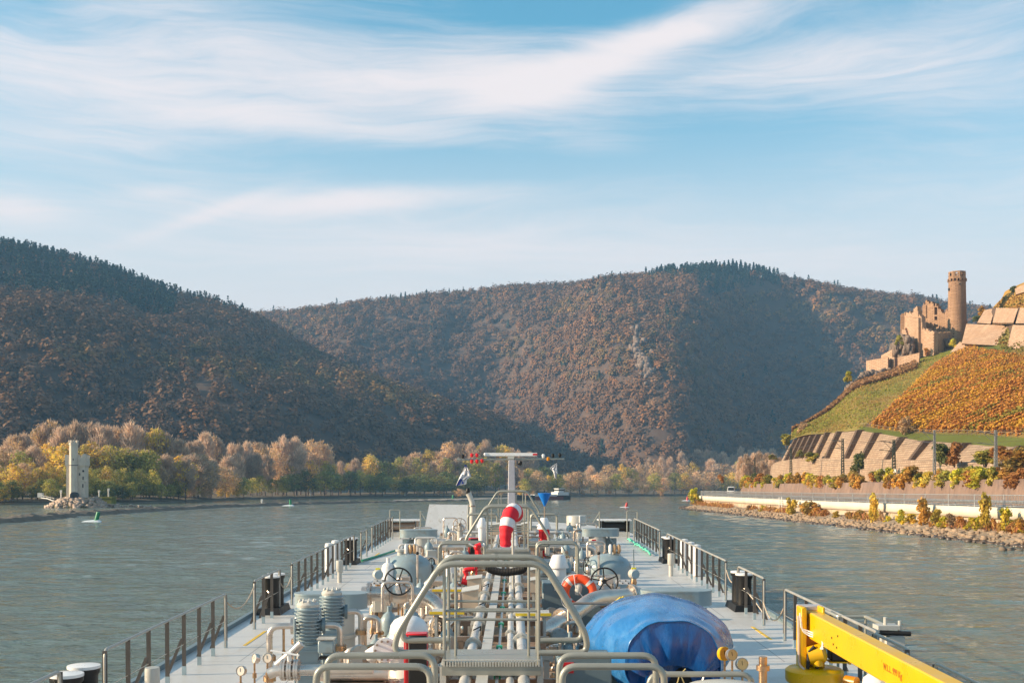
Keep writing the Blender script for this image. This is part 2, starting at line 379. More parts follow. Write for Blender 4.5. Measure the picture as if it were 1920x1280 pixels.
def scatter_on(G, n, rng, rmin=0.0, rmax=None):
    """points spread evenly over a lofted surface, with their normals"""
    nr, nc = G.shape[:2]; a = G[:-1, :-1]; b = G[:-1, 1:]; c = G[1:, :-1]
    nrm = np.cross(b - a, c - a); ar = np.linalg.norm(nrm, axis=-1)
    rows = np.arange(nr - 1) / (nr - 1)
    w = ar.copy(); w[rows < rmin] = 0
    if rmax: w[rows > rmax] = 0
    w = (w / w.sum()).ravel(); idx = rng.choice(len(w), n, p=w); i, j = np.unravel_index(idx, ar.shape)
    u, v = rng.random(n)[:, None], rng.random(n)[:, None]
    d = G[1:, 1:][i, j]
    P = (a[i, j] * (1 - u) + b[i, j] * u) * (1 - v) + (c[i, j] * (1 - u) + d * u) * v
    N = nrm[i, j]; N = N / np.linalg.norm(N, axis=1)[:, None]; N[N[:, 2] < 0] *= -1
    scatter_on.normal = N
    return P, (i + v[:, 0]) / (nr - 1)

def flakes(C, size, rng, colors, aspect=1.0, upbias=0.0, dirs=None, nrm=None, loose=0.45):
    """quads at centres C: random facing, or stretched along dirs"""
    n = len(C); a = rng.normal(size=(n, 3)); a[:, 2] += upbias
    if nrm is not None: a = a * loose + nrm
    a = a + 1e-6; a /= np.linalg.norm(a, axis=1)[:, None]
    if dirs is None:
        b = rng.normal(size=(n, 3)); b -= a * (b * a).sum(1)[:, None]
    else:
        b = dirs.copy(); a -= b * (a * b).sum(1)[:, None] / np.maximum((b * b).sum(1), 1e-9)[:, None]; a /= np.linalg.norm(a, axis=1)[:, None]
    b /= np.linalg.norm(b, axis=1)[:, None]; c = np.cross(a, b)
    s = np.asarray(size)[:, None] * np.ones((n, 1)); b = b * s * 0.5 * aspect; c = c * s * 0.5
    bend = a * s * 0.12
    V = np.stack([C - b - c * 0.6, C + c * 0.9 - b * 0.2 + bend, C + b + c * 0.5, C + b * 0.3 - c + bend], 1).reshape(-1, 3)
    Fq = np.arange(4 * n).reshape(n, 4)
    return V, Fq, np.repeat(colors, 4, 0)

PAL = {'brown': (0.160, 0.080, 0.040), 'rust': (0.28, 0.118, 0.038), 'mauve': (0.180, 0.100, 0.058), 'olive': (0.130, 0.108, 0.034), 'gold': (0.30, 0.165, 0.036),
       'pine': (0.022, 0.048, 0.036), 'tan': (0.250, 0.140, 0.070)}
def forest(name, G, n, seed, conifer, label, rmin, rmax):
    rng = np.random.default_rng(seed)
    P, v = scatter_on(G, n, rng, rmin, rmax); TN = scatter_on.normal
    px = 960 + F * P[:, 0] / P[:, 1]; py = HZ - F * (P[:, 2] - HC) / P[:, 1]
    con = conifer(px, py, rng)
    z1 = fbm(P[:, 0] / 110, P[:, 2] / 55, seed + 1); z1 = np.clip((z1 - 0.5) * 1.8 + 0.5, 0, 1); z2 = rng.random(n)
    base = np.array([PAL['brown']] * n); sel = z1 * 0.72 + z2 * 0.40
    for lo, k in ((0.44, 'mauve'), (0.60, 'rust'), (0.70, 'tan'), (0.79, 'olive'), (0.90, 'gold')):
        base[sel > lo] = PAL[k]
    base[con] = PAL['pine']; base = base * 0.55 + base.mean(0) * 0.45; base[con] = PAL['pine']; base *= rng.uniform(0.82, 1.18, (n, 1))
    k = 52; rad = rng.uniform(3.6, 7.0, n); hh = rad * rng.uniform(1.0, 1.5, n); hh[con] = rng.uniform(9, 14, con.sum()); rad[con] = rng.uniform(2.6, 3.8, con.sum())
    d = rng.normal(size=(n, k, 3)); d[..., 2] = np.abs(d[..., 2]) * 0.9 - 0.25; d /= np.linalg.norm(d, axis=2)[..., None]
    q = rng.uniform(0.72, 1.05, (n, k, 1)); off = d * q; lump = rng.uniform(0.8, 1.2, (n, k, 1)); off *= lump
    t = rng.random((n, k)); ang = rng.uniform(0, 6.283, (n, k)); cone = np.stack([np.cos(ang) * (1 - t) * 1.05, np.sin(ang) * (1 - t) * 1.05, t * 1.25 - 0.35], -1)
    off = np.where(con[:, None, None], cone, off)
    C = P[:, None, :] + off * np.stack([rad, rad, hh], -1)[:, None, :] + np.array([0, 0, 1.0]) * (hh * 0.55)[:, None, None]
    sz = np.where(con[:, None], 2.4, (rad * 0.43)[:, None]) * rng.uniform(0.7, 1.3, (n, k))
    col = np.repeat(base[:, None, :], k, 1) * rng.uniform(0.9, 1.1, (n, k, 1))
    V, Fq, cc = flakes(C.reshape(-1, 3), sz.ravel(), rng, col.reshape(-1, 3), upbias=0.2, nrm=(np.where(con[:, None, None], off * np.array([1, 1, 0.3]), d) * 0.62 + TN[:, None, :] * 0.55).reshape(-1, 3), loose=0.28)
    o = np_mesh(name, V, Fq, FAR_LEAF, cc); tag(o, label, 'woods', kind='stuff')
def con_left(px, py, rng):
    crest = np.interp(px, lp[4:8], [457, 488, 540, 583])
    return (px < 330) & (py < crest + 95 - px * 0.12) & (py > crest + 12) & (rng.random(len(px)) < 0.75) | ((py < crest + 14) & (px < 460) & (rng.random(len(px)) < 0.3))
def con_centre(px, py, rng):
    return ((np.abs(px - 1385) < 75) & (py < 555 + (1385 - px) * 0.12) & (rng.random(len(px)) < 0.85)) | ((np.abs(px - 1270) < 60) & (py < 522) & (rng.random(len(px)) < 0.5)) | (rng.random(len(px)) < 0.02)
forest('left_hill_woods', LH, 10500, 5, con_left, 'bare brown autumn woods covering the shaded hill', 0.02, 0.80)
forest('centre_hill_woods', CH, 17500, 6, con_centre, 'rust brown autumn woods covering the far hill', 0.02, 0.80)

# pale rock outcrop on the far hill
def rocks(name, pts, size, seed, m, parent=None, squash=0.7, tilt=0.5):
    rng = np.random.default_rng(seed); V = []; Q = []
    base = np.array([(x, y, z) for x in (-1, 1) for y in (-1, 1) for z in (-1, 1)], float)
    fc = np.array([(0, 1, 3, 2), (4, 6, 7, 5), (0, 4, 5, 1), (2, 3, 7, 6), (0, 2, 6, 4), (1, 5, 7, 3)])
    for i, p in enumerate(pts):
        s = size[i] if hasattr(size, '__len__') else size
        b = base * rng.uniform(0.45, 1.0, (8, 3)) * 0.5 * s * np.array([1, 1, squash]); a = rng.uniform(0, 6.28); c, q = math.cos(a), math.sin(a)
        tl = rng.uniform(-tilt, tilt); b = b @ np.array([[1, 0, 0], [0, math.cos(tl), -math.sin(tl)], [0, math.sin(tl), math.cos(tl)]])
        b = b @ np.array([[c, -q, 0], [q, c, 0], [0, 0, 1]]); Q.append(fc + 8 * len(V)); V.append(b + np.array(p))
    return np_mesh(name, np.concatenate(V), np.concatenate(Q), m, parent=parent)
grey_rock = mat('grey_rock', (0.19, 0.14, 0.11), 0.9, var=0.3, scale=0.3, bump=0.3, bscale=1.0)
rng = np.random.default_rng(41); pts = []
flat = CH.reshape(-1, 3); fpx = 960 + F * flat[:, 0] / flat[:, 1]; fpy = HZ - F * (flat[:, 2] - HC) / flat[:, 1]
for k in range(70):
    a = rng.random(); qx = 1186 + a * 28 + rng.normal() * 6; qy = 640 + a * 75 + rng.normal() * 9
    i = np.argmin((fpx - qx) ** 2 + (fpy - qy) ** 2); pts.append(tuple(flat[i] + np.array([(qx - fpx[i]) * 0.6, -9, 6 + (fpy[i] - qy) * 0.6])))
tag(rocks('rock_outcrop', pts, [4 + 4 * random.random() for _ in pts], 42, grey_rock, squash=1.2), kind='structure')

# ------------------------------------------------------------------ low banks on the far and left shore
bank_mat = mat('bank_soil', (0.115, 0.095, 0.065), 0.95, var=0.35, scale=0.08, col2=(0.09, 0.10, 0.04))
shore = [(-700, 370), (-300, 400), (0, 419), (90, 425), (200, 440), (300, 470), (380, 530), (430, 585), (470, 640), (540, 700), (620, 745), (700, 770), (770, 780), (840, 790), (920, 800), (1000, 838), (1150, 960), (1300, 1066), (1450, 1130), (1750, 1180), (2400, 1250)]
def sh(off, z): return [(p, HZ + (HC - z) * F / (d + off), d + off) for p, d in shore]
G = loft(nodes_px([sh(-1.5, -0.4), sh(4, 0.9), sh(14, 1.6), sh(110, 5.0), sh(480, 24.0)]), 24, 120)
G[..., 2] += (fbm(G[..., 0] / 9, G[..., 1] / 9, 2) - 0.5) * 0.8
tag(np_mesh('river_bank_ground', G.reshape(-1, 3), grid_faces(24, 120), bank_mat, smooth=True), kind='structure')
# ------------------------------------------------------------------ trees: one prototype of each kind, then copies
bark = mat('bark', (0.13, 0.10, 0.085), 0.9, var=0.3, scale=1.0)
KINDS = {   # leaf colours, leaf size, lobes, crown shape (width over height), bareness, words
    'bare':   ([(0.37, 0.275, 0.205), (0.31, 0.235, 0.18), (0.42, 0.31, 0.21)], 0.30, 17, 0.62, 1.0, 'bare pinkish grey'),
    'tan':    ([(0.36, 0.24, 0.135), (0.30, 0.205, 0.12), (0.39, 0.26, 0.12)], 0.70, 16, 0.84, 0.25, 'tan brown'),
    'gold':   ([(0.42, 0.305, 0.05), (0.34, 0.27, 0.055), (0.46, 0.31, 0.06)], 0.70, 16, 0.70, 0.12, 'golden yellow'),
    'green':  ([(0.24, 0.215, 0.045), (0.32, 0.26, 0.05), (0.17, 0.17, 0.04)], 0.70, 17, 0.82, 0.06, 'olive green'),
    'dark':   ([(0.10, 0.115, 0.038), (0.14, 0.135, 0.04), (0.075, 0.09, 0.035)], 0.70, 15, 0.9, 0.0, 'dark green'),
    'peach':  ([(0.40, 0.26, 0.14), (0.36, 0.26, 0.10), (0.42, 0.28, 0.15)], 0.80, 12, 0.95, 0.15, 'round peach coloured')}
BARE_WORDS = KINDS['bare'][5]
def crown_mesh(kind, h, seed, trunk_h, n=1000, wide=1.0):
    cols, ls, lobes, asp, bare, _ = KINDS[kind]; rng = np.random.default_rng(seed)
    ch = h - trunk_h; w = ch * asp * 0.5 * wide
    ctr = []; rad = []
    for k in range(lobes):
        t = (k + rng.random()) / lobes; prof = math.sin(math.pi * min(1, 0.12 + t * 0.86)) ** 0.7
        a = k * 2.4 + rng.random(); r = w * prof * rng.uniform(0.35, 0.75)
        ctr.append((math.cos(a) * r, math.sin(a) * r, trunk_h + ch * (0.10 + 0.80 * t))); rad.append(w * rng.uniform(0.34, 0.56) * (0.65 + 0.35 * prof))
    ctr, rad = np.array(ctr), np.array(rad); li = rng.integers(0, lobes, n)
    d = rng.normal(size=(n, 3)); d[:, 2] += 0.25; d /= np.linalg.norm(d, axis=1)[:, None]
    q = rng.uniform(0.45, 1.08, (n, 1)); C = ctr[li] + d * rad[li][:, None] * q * np.array([1, 1, 0.9])
    lobe_col = 1.85 * np.array(cols)[rng.integers(0, len(cols), lobes)] * rng.uniform(0.82, 1.15, (lobes, 1))
    c = lobe_col[li] * rng.uniform(0.78, 1.22, (n, 1))
    isb = rng.random(n) < bare
    V1, F1, c1 = flakes(C[~isb], ls * rng.uniform(0.6, 1.3, (~isb).sum()), rng, c[~isb], nrm=d[~isb], loose=0.5) if (~isb).any() else (np.zeros((0, 3)), np.zeros((0, 4), int), np.zeros((0, 3)))
    dirs = d * 0.7 + np.array([0, 0, 0.75]) + rng.normal(size=(n, 3)) * 0.28
    cb = 1.65 * np.array(KINDS['bare'][0])[rng.integers(0, 3, n)] * rng.uniform(0.8, 1.2, (n, 1))
    V2, F2, c2 = flakes(C[isb], np.full(isb.sum(), 0.24), rng, cb[isb], aspect=11.0, dirs=dirs[isb])
    return np.concatenate([V1, V2]), np.concatenate([F1, F2 + len(V1)]), np.concatenate([c1, c2]), ctr, rad
def make_tree(kind, h, seed, name):
    th = h * (0.16 if kind != 'bare' else 0.22); rng = random.Random(seed)
    r = empty(name)
    n = 2000 if kind == 'bare' else 1600
    V, Fq, c, ctr, rad = crown_mesh(kind, h, seed, th, n)
    mb = MB(); top = Vector((rng.uniform(-.4, .4), rng.uniform(-.4, .4), h * 0.72))
    mb.tube([(0, 0, -0.6), (0.05, 0, th * 0.6), tuple(top * 0.55), tuple(top)], [h * 0.019, h * 0.014, h * 0.009, h * 0.003], 7)
    for k in range(0, len(ctr), 2):
        e = Vector(ctr[k]); s = top * (0.28 + 0.5 * k / len(ctr)); s.z = min(s.z, e.z * 0.8)
        m_ = (s + e) / 2 - Vector((0, 0, 0.6)); mb.tube([s, m_, e], [h * 0.006, h * 0.0045, h * 0.002], 5)
    mb.build('trunk', bark, r); np_mesh('crown', V, Fq, LEAF, c, parent=r)
    return r
PROTO = {}
for i, k in enumerate(KINDS):
    for v in range(2):
        PROTO[k, v] = make_tree(k, 20.0, 100 + 10 * i + v, {'bare': 'bare_tree', 'tan': 'autumn_tree', 'gold': 'golden_tree', 'green': 'olive_tree', 'dark': 'evergreen_tree', 'peach': 'round_tree'}[k])
used = set()
ORD = ['first', 'second', 'third', 'fourth', 'fifth', 'sixth', 'seventh', 'eighth', 'ninth', 'tenth', 'eleventh', 'twelfth', 'thirteenth', 'fourteenth', 'fifteenth', 'sixteenth', 'seventeenth',
       'eighteenth', 'nineteenth', 'twentieth', 'twenty-first', 'twenty-second', 'twenty-third', 'twenty-fourth', 'twenty-fifth', 'twenty-sixth', 'twenty-seventh', 'twenty-eighth', 'twenty-ninth', 'thirtieth'] + [f'{i}th' for i in range(31, 90)]
def place(kind, p, h, wide=1.0, rng=random):
    v = rng.randrange(2); k = (kind, v); o = PROTO[k]
    if k in used: o = dup(o)
    used.add(k)
    o.location = p; s = h / 20.0; o.scale = (s * wide, s * wide, s); o.rotation_euler = (0, 0, rng.uniform(0, 6.28))
    return o
bank_G = G.copy()
def ground_z(x, y):
    d2 = (bank_G[..., 0] - x) ** 2 + (bank_G[..., 1] - y) ** 2; return float(bank_G[..., 2].ravel()[np.argmin(d2)])
def row(where, group, x0, x1, step, dist, top, kinds, seed, jit=6, wide=1.0, cat='tree'):
    """a row of trees along the bank; dist and top are functions of the sight line"""
    rng = random.Random(seed); got = []
    x = x0
    while x <= x1:
        px = x + rng.uniform(-jit, jit); d = dist(px) + rng.uniform(-8, 8); X = (px - 960) * d / F
        z = ground_z(X, d) - 0.2; tp = top(px) + rng.uniform(-7, 9); h = max(4.0, HC + (HZ - tp) * d / F - z)
        kind = rng.choice(kinds(px)); got.append((px, kind, place(kind, (X, d, z), h, wide * rng.uniform(0.9, 1.25) * (0.8 if h > 26 else 1.05), rng)))
        x += step * rng.uniform(0.75, 1.25)
    cnt = {}
    for px, kind, o in sorted(got, key=lambda g: g[0]):
        cnt[kind] = cnt.get(kind, 0) + 1
        tag(o, f'{ORD[cnt[kind] - 1]} {KINDS[kind][5]} {cat} from left, {where}', cat, group)
def prof(*pts):
    xs, ys = zip(*pts); return lambda x: float(np.interp(x, xs, ys))
shore_d = prof(*[(p, d) for p, d in shore])
row('back row behind the white tower', 'tall trees behind the white tower', -90, 345, 15, prof((-90, 520), (320, 545)), prof((-90, 850), (0, 832), (40, 806), (100, 795), (240, 797), (300, 803), (322, 826)),
    lambda x: ['bare', 'bare', 'bare', 'gold'] if 240 < x < 300 else ['bare'] * 5 + ['tan'], 1)
row('middle row behind the white tower', 'trees behind the white tower', -90, 352, 16, prof((-90, 470), (320, 500)), prof((-90, 865), (0, 846), (60, 838), (150, 832), (250, 838), (335, 862)),
    lambda x: ['gold', 'gold', 'green', 'tan', 'bare'] if x < 130 else ['bare', 'green', 'gold', 'bare', 'green'], 2)
row('front row behind the white tower', 'waterside trees behind the white tower', -90, 330, 17, lambda x: shore_d(x) + 22, prof((-90, 880), (0, 868), (60, 872), (200, 872), (330, 880)),
    lambda x: ['gold', 'tan', 'gold', 'green'] if x < 120 else ['green', 'green', 'gold', 'tan'], 3)
row('water edge behind the white tower', 'low bushy trees at the water edge behind the tower', -90, 448, 14, lambda x: shore_d(x) + 9, prof((-90, 900), (60, 902), (200, 900), (330, 900), (440, 914)),
    lambda x: ['dark', 'green', 'dark', 'gold'] if x < 170 else (['dark', 'green', 'dark'] if x < 330 else ['gold', 'tan', 'green']), 4, wide=1.35)
row('tip of the tower island', 'trees on the tip of the tower island', 335, 446, 8.5, lambda x: shore_d(x) + 20, prof((335, 856), (380, 856), (420, 876), (446, 897)), lambda x: ['gold', 'bare', 'tan', 'peach'], 5, wide=1.2)
row('tall wood past the tower island', 'tall trees past the tower island', 352, 632, 16, prof((352, 610), (460, 690), (632, 800)), prof((352, 828), (392, 808), (432, 820), (470, 832), (505, 818), (560, 818), (600, 828), (632, 862)),
    lambda x: ['bare', 'bare', 'bare', 'tan'], 6)
row('before the tall wood past the island', 'trees in front of the tall wood', 430, 640, 19, lambda x: shore_d(x) + 40, prof((430, 850), (500, 848), (580, 855), (640, 872)), lambda x: ['bare', 'green', 'tan', 'gold'], 7)
row('shaded belt left of the mast', 'shaded trees on the far bank', 440, 900, 17, lambda x: shore_d(x) + 14, prof((440, 893), (600, 885), (760, 890), (900, 890)), lambda x: ['dark', 'green', 'dark', 'green'], 8, wide=1.3)
row('middle belt left of the mast', 'trees in the middle belt on the far bank', 640, 1010, 17, lambda x: shore_d(x) + 60, prof((640, 880), (690, 850), (730, 862), (800, 862), (900, 858), (1010, 880)), lambda x: ['green', 'tan', 'green', 'gold', 'bare'], 9, wide=1.1)
row('sunlit back belt behind the mast', 'tall sunlit trees behind the mast', 770, 1020, 15, lambda x: shore_d(x) + 120, prof((770, 850), (830, 834), (880, 828), (950, 830), (1000, 843), (1020, 860)), lambda x: ['bare', 'tan', 'gold', 'bare'], 10)
row('far shore right of the mast', 'round trees along the far shore', 985, 1440, 22, lambda x: shore_d(x) + 12, prof((985, 888), (1070, 886), (1140, 893), (1250, 890), (1350, 886), (1440, 884)), lambda x: ['peach', 'green', 'tan', 'green', 'gold'], 11, wide=1.35)
row('middle belt right of the mast', 'trees in the middle belt right of the mast', 1000, 1450, 20, lambda x: shore_d(x) + 60, prof((1000, 874), (1080, 884), (1140, 872), (1230, 872), (1300, 868), (1450, 862)), lambda x: ['green', 'dark', 'tan', 'gold', 'bare', 'peach'], 12, wide=1.2)
row('back belt right of the mast', 'bare trees in the back belt right of the mast', 1190, 1480, 16, lambda x: shore_d(x) + 130, prof((1190, 872), (1250, 853), (1330, 846), (1400, 842), (1480, 842)), lambda x: ['bare'], 13)
row('low on the sandy far shore', 'small shrubs on the far shore', 760, 1340, 34, lambda x: shore_d(x) + 5, prof((760, 922), (1340, 918)), lambda x: ['gold', 'tan', 'peach'], 14, wide=1.6, cat='shrub')

# lone conifers and trees standing out on the two skylines
def conifer_tree():
    r = empty('conifer_tree'); mb = MB(); mb.tube([(0, 0, -1), (0, 0, 8), (0.1, 0, 15.5)], [0.3, 0.2, 0.05], 6); mb.build('trunk', bark, r)
    rg = np.random.default_rng(77); n = 420; t = rg.random(n) ** 1.3; a = rg.uniform(0, 6.28, n); rr = (1 - t) * 3.2 * rg.uniform(0.5, 1.05, n) + 0.2
    tier = 0.7 + 0.3 * np.sin(t * 40); rr *= tier
    C = np.stack([np.cos(a) * rr, np.sin(a) * rr, 1.5 + t * 15], -1); dr = np.stack([np.cos(a), np.sin(a), np.full(n, -0.35)], -1)
    V, Fq, c = flakes(C, rg.uniform(0.6, 1.1, n), rg, np.array([PAL['pine']] * n) * rg.uniform(0.8, 1.3, (n, 1)), aspect=2.2, dirs=dr)
    np_mesh('crown', V, Fq, LEAF, c, parent=r); return r
cproto = conifer_tree(); first = True
def sky_row(G, spots, where, group):
    global first
    Gf = G[:int(G.shape[0] * 0.78)].reshape(-1, 3); gx = 960 + F * Gf[:, 0] / Gf[:, 1]; gy = HZ - F * (Gf[:, 2] - HC) / Gf[:, 1]
    for i, (px, h) in enumerate(spots):
        m = np.abs(gx - px) < 14; c = Gf[m][np.argmin(gy[m])]; X = (px - 960) * c[1] / F
        o = cproto if first else dup(cproto); first = False
        o.location = (X, c[1], c[2] - 0.5); s = 0.72 * h / 16.5; o.scale = (s, s, s); o.rotation_euler = (0, 0, px)
        tag(o, f'{ORD[i]} dark skyline conifer from left {where}', 'conifer', group)
sky_row(LH, [(200, 18), (207, 15), (212, 22), (222, 18), (226, 26), (234, 22), (243, 16), (292, 18), (372, 14), (386, 18), (398, 15), (410, 14), (441, 14)], 'on the near hill ridge', 'conifers along the near ridge')
sky_row(CH, [(714, 16), (724, 22), (732, 18), (752, 22), (760, 24), (768, 17), (781, 19), (788, 17)], 'on the low part of the far ridge', 'conifers on the low far ridge')
sky_row(CH, [(1112, 17), (1122, 20), (1134, 17), (1160, 16), (1211, 27), (1222, 20), (1232, 24), (1240, 27), (1247, 24), (1254, 22), (1262, 25), (1270, 18), (1284, 24), (1292, 20), (1302, 22), (1314, 20)], 'on the far ridge before the summit', 'conifers before the far summit')
sky_row(CH, [(1326, 24), (1334, 28), (1342, 31), (1350, 26), (1358, 29), (1366, 31), (1374, 34), (1381, 30), (1389, 33), (1397, 28), (1405, 25), (1413, 29), (1420, 24)], 'on the far summit', 'conifers on the far summit')

# ------------------------------------------------------------------ white tower on its rocky islet
plaster = mat('pale_plaster', (0.62, 0.54, 0.44), 0.85, var=0.10, scale=0.5, col2=(0.45, 0.38, 0.31), c2at=0.62, bump=0.12, bscale=3)
slate = mat('dark_slate', (0.035, 0.042, 0.050), 0.7)
opening = mat('dark_opening', (0.02, 0.019, 0.018), 0.9)
TD = 352.0; tb = W(145, 938, TD); S = TD / F      # metres per photo pixel there
tower = tag(empty('white_tower', tb, R(8)), 'slim pale white river tower with a taller stair turret on a rocky islet', 'tower')
def octo(r, n=8, a0=0.0, sx=1, sy=1): return [(math.cos(a0 + 2 * math.pi * i / n) * r * sx, math.sin(a0 + 2 * math.pi * i / n) * r * sy) for i in range(n)]
def rect(x0, x1, y0, y1): return [(x0, y0), (x1, y0), (x1, y1), (x0, y1)]
mb = MB(); mb.prism(rect(-2.72, 2.72, -2.4, 2.7), 0, 10.2)
mb.hexa([(-2.72, -2.4, 10.2), (2.72, -2.4, 10.2), (2.72, 2.7, 10.2), (-2.72, 2.7, 10.2), (-3.0, -2.7, 10.9), (3.0, -2.7, 10.9), (3.0, 3.0, 10.9), (-3.0, 3.0, 10.9)])
mb.build('shaft', plaster, tower)
mb = MB(); mb.prism(rect(-3.05, 3.05, -2.75, 3.05), 10.9, 13.2)
for k in range(4):
    for yy in (-2.55, 2.85): mb.box((-2.62 + k * 1.75, yy, 13.65), (0.95, 0.4, 0.9))
for k in range(1, 3):
    for xx in (-2.85, 2.85): mb.box((xx, -2.55 + k * 1.8, 13.65), (0.4, 0.95, 0.9))
mb.box((2.75, -2.45, 13.6), (1.0, 1.0, 1.6)); mb.build('battlement', plaster, tower)
mb = MB(); mb.prism([(x - 0.45, y - 2.75) for x, y in octo(1.28, 8, R(22.5))], 0, 17.6)
mb.prism([(x - 0.45, y - 2.75) for x, y in octo(1.42, 8, R(22.5))], 17.1, 17.75)
for i in range(8):
    x, y = octo(1.2, 8, R(22.5))[i]; mb.box((x - 0.45, y - 2.75, 18.1), (0.5, 0.5, 0.8), rz=R(45 * i + 22))
mb.build('stair_turret', plaster, tower)
mb = MB(); mb.prism([(x - 0.45, y - 2.75) for x, y in octo(1.34, 8, R(22.5))], 10.75, 10.95); mb.box((0.0, -2.42, 10.7), (5.6, 0.2, 0.22)); mb.build('string_course', slate, tower)
mb = MB(); mb.prism([(x * 0.62, y) for x, y in [(-2.1, 0), (2.1, 0), (2.1, 2.1), (1.5, 2.7), (0, 2.9), (-1.5, 2.7), (-2.1, 2.1)]], 0, 0.5, Matrix.Translation((0.15, -4.0, -0.2)) @ Matrix.Rotation(R(90), 4, 'X'))
mb.build('doorway', slate, tower)
for x, y, z, w, h in ((1.25, -2.42, 8.1, 0.32, 0.7), (2.3, -2.42, 9.1, 0.5, 0.6), (2.2, -2.42, 4.6, 0.32, 1.1), (2.25, -2.42, 6.9, 0.3, 1.0), (-0.3, -4.0, 12.6, 0.2, 0.5)):
    fr = MB(); fr.box((x, y - 0.02, z), (w, 0.12, h)); fr.build('window', opening, tower)
mb = MB(); mb.box((2.95, -2.0, 6.3), (0.7, 0.9, 1.0)); mb.prism(rect(2.7, 3.3, -2.4, -1.6), 6.8, 7.1); mb.build('oriel', plaster, tower)

islet_rock = mat('islet_rock', (0.40, 0.31, 0.245), 0.9, var=0.3, scale=0.4, bump=0.3, bscale=2)
rings = []
for r_, z in ((1.0, -0.5), (0.86, 0.9), (0.62, 2.2), (0.42, 2.9), (0.01, 3.0)):
    rg = random.Random(int(r_ * 99)); rings.append([(tb.x + 0.6 + math.cos(a) * 9.6 * r_ * rg.uniform(0.92, 1.08), TD + math.sin(a) * 8.2 * r_ * rg.uniform(0.92, 1.08), z + rg.uniform(-.15, .15)) for a in [2 * math.pi * i / 30 for i in range(30)]])
for q in rings: q.append(q[0])
mb = MB(); mb.grid(rings); tag(mb.build('islet_ground', mat('islet_turf', (0.15, 0.12, 0.05), 0.95, var=0.3, scale=0.6, col2=(0.33, 0.26, 0.2)), smooth=False), kind='structure')
rg = np.random.default_rng(9); pts = []; sz = []
for k in range(420):
    a = rg.uniform(0, 6.28); q = rg.uniform(0.45, 1.05); z = np.interp(q, [0.42, 0.62, 0.86, 1.05], [2.9, 2.3, 1.0, -0.2])
    pts.append((tb.x + 0.6 + math.cos(a) * 9.4 * q, TD + math.sin(a) * 8.0 * q, z)); sz.append(rg.uniform(0.7, 1.9))
tag(rocks('islet_stones', pts, sz, 10, islet_rock), 'pale tumbled stones piled round the tower islet', 'stones', kind='stuff')
# low tail of the islet to the right
pts = [(tb.x + 9 + k * 0.42, TD + rg.uniform(-1.2, 2.2), rg.uniform(-0.1, 1.1 - k * 0.02)) for k in range(34)]
tag(rocks('islet_tail_stones', pts, [rg.uniform(0.7, 1.7) for _ in pts], 12, islet_rock), 'low dark stones trailing off the right side of the tower islet', 'stones', kind='stuff')
mb = MB(); mb.box((W(187, 931, 362).x, 362, 3.1), (9.5, 5, 0.5)); mb.box((W(187, 931, 362).x, 362, 1.6), (9.0, 4.6, 3.0)); tag(mb.build('grass_bank', mat('mown_grass', (0.16, 0.17, 0.035), 0.95, var=0.3, scale=1)), 'flat mown green grass ledge just right of the white tower', 'lawn')
post_white = mat('weathered_white', (0.62, 0.60, 0.56), 0.7)
for px, py0, py1, d, word in ((114.5, 921, 937, 350, 'left of the white tower'), (186, 921, 931, 362, 'on the grass ledge, nearer the tower'), (203.5, 918, 931, 362, 'on the grass ledge, farther from the tower'), (582, 921, 928, 735, 'below the tall wood on the far bank'), (759, 921, 927, 790, 'on the far bank left of the mast'), (491, 938, 944, 400, 'on the stone dike')):
    b = W(px, py1, d); t_ = W(px, py0, d); mb = MB(); mb.cyl((b.x, b.y, b.z - 0.8), t_, 0.22 * d / 360, n=8); mb.box((t_.x, t_.y - 0.1, t_.z), (0.7 * d / 360, 0.12, 0.9 * d / 360)); tag(mb.build('river_mark_post', post_white), f'small white river mark post {word}', 'post', 'white river mark posts')
a = W(76, 933, 360); b = W(101, 939, 352); mb = MB(); mb.tube([a, (a + b) / 2 + Vector((0, 0, .3)), b], 0.16, 6); mb.tube([a + Vector((0, 0, .9)), b + Vector((0, 0, .9))], 0.06, 5)
for k in range(5): p = a.lerp(b, k / 4); mb.cyl(p, p + Vector((0, 0, .9)), 0.05, n=5)
mb.box(a + Vector((0, 0, 0.9)), (1.4, 1.4, 1.4)); tag(mb.build('foot_bridge', post_white), 'thin pale footbridge running down to the tower islet', 'footbridge')

# ------------------------------------------------------------------ stone dike, buoys, barge
dike_mat = mat('dike_stone', (0.17, 0.13, 0.095), 0.95, var=0.35, scale=0.5, bump=0.3, bscale=2)
dl = [(-160, 60), (-115, 130), (-85, 189), (-92, 240), (-93, 300), (-92, 355), (-78, 430), (-60, 489), (-38, 540), (-20, 580)]
xs = np.interp(np.linspace(0, 9, 260), range(10), [p[0] for p in dl]); ys = np.interp(np.linspace(0, 9, 260), range(10), [p[1] for p in dl])
rg = np.random.default_rng(4); rows = []
for off, z in ((-3.2, -0.4), (-1.3, 0.75), (0, 0.95), (1.3, 0.75), (3.0, -0.4)):
    rows.append([(x + off + rg.normal() * 0.18, y, z + rg.normal() * 0.16 - (0.35 if y > 470 else 0)) for x, y in zip(xs, ys)])
mb = MB(); mb.grid(rows); dike = mb.build('stone_dike', dike_mat, smooth=False); tag(dike, 'long low stone dike lying across the river beyond the tower islet', 'dike')
sp = loft(nodes_px([[(735, 939.5, 568), (800, 938.5, 590), (880, 936.5, 640), (960, 934, 720)], [(738, 936.5, 572), (800, 935.5, 600), (880, 933.8, 655), (960, 932, 730)], [(745, 938.3, 590), (800, 936.5, 625), (880, 934.5, 700), (960, 933, 760)]]), 8, 60)
sp[..., 2] += (fbm(sp[..., 0] / 3, sp[..., 1] / 3, 5) - 0.5) * 0.5
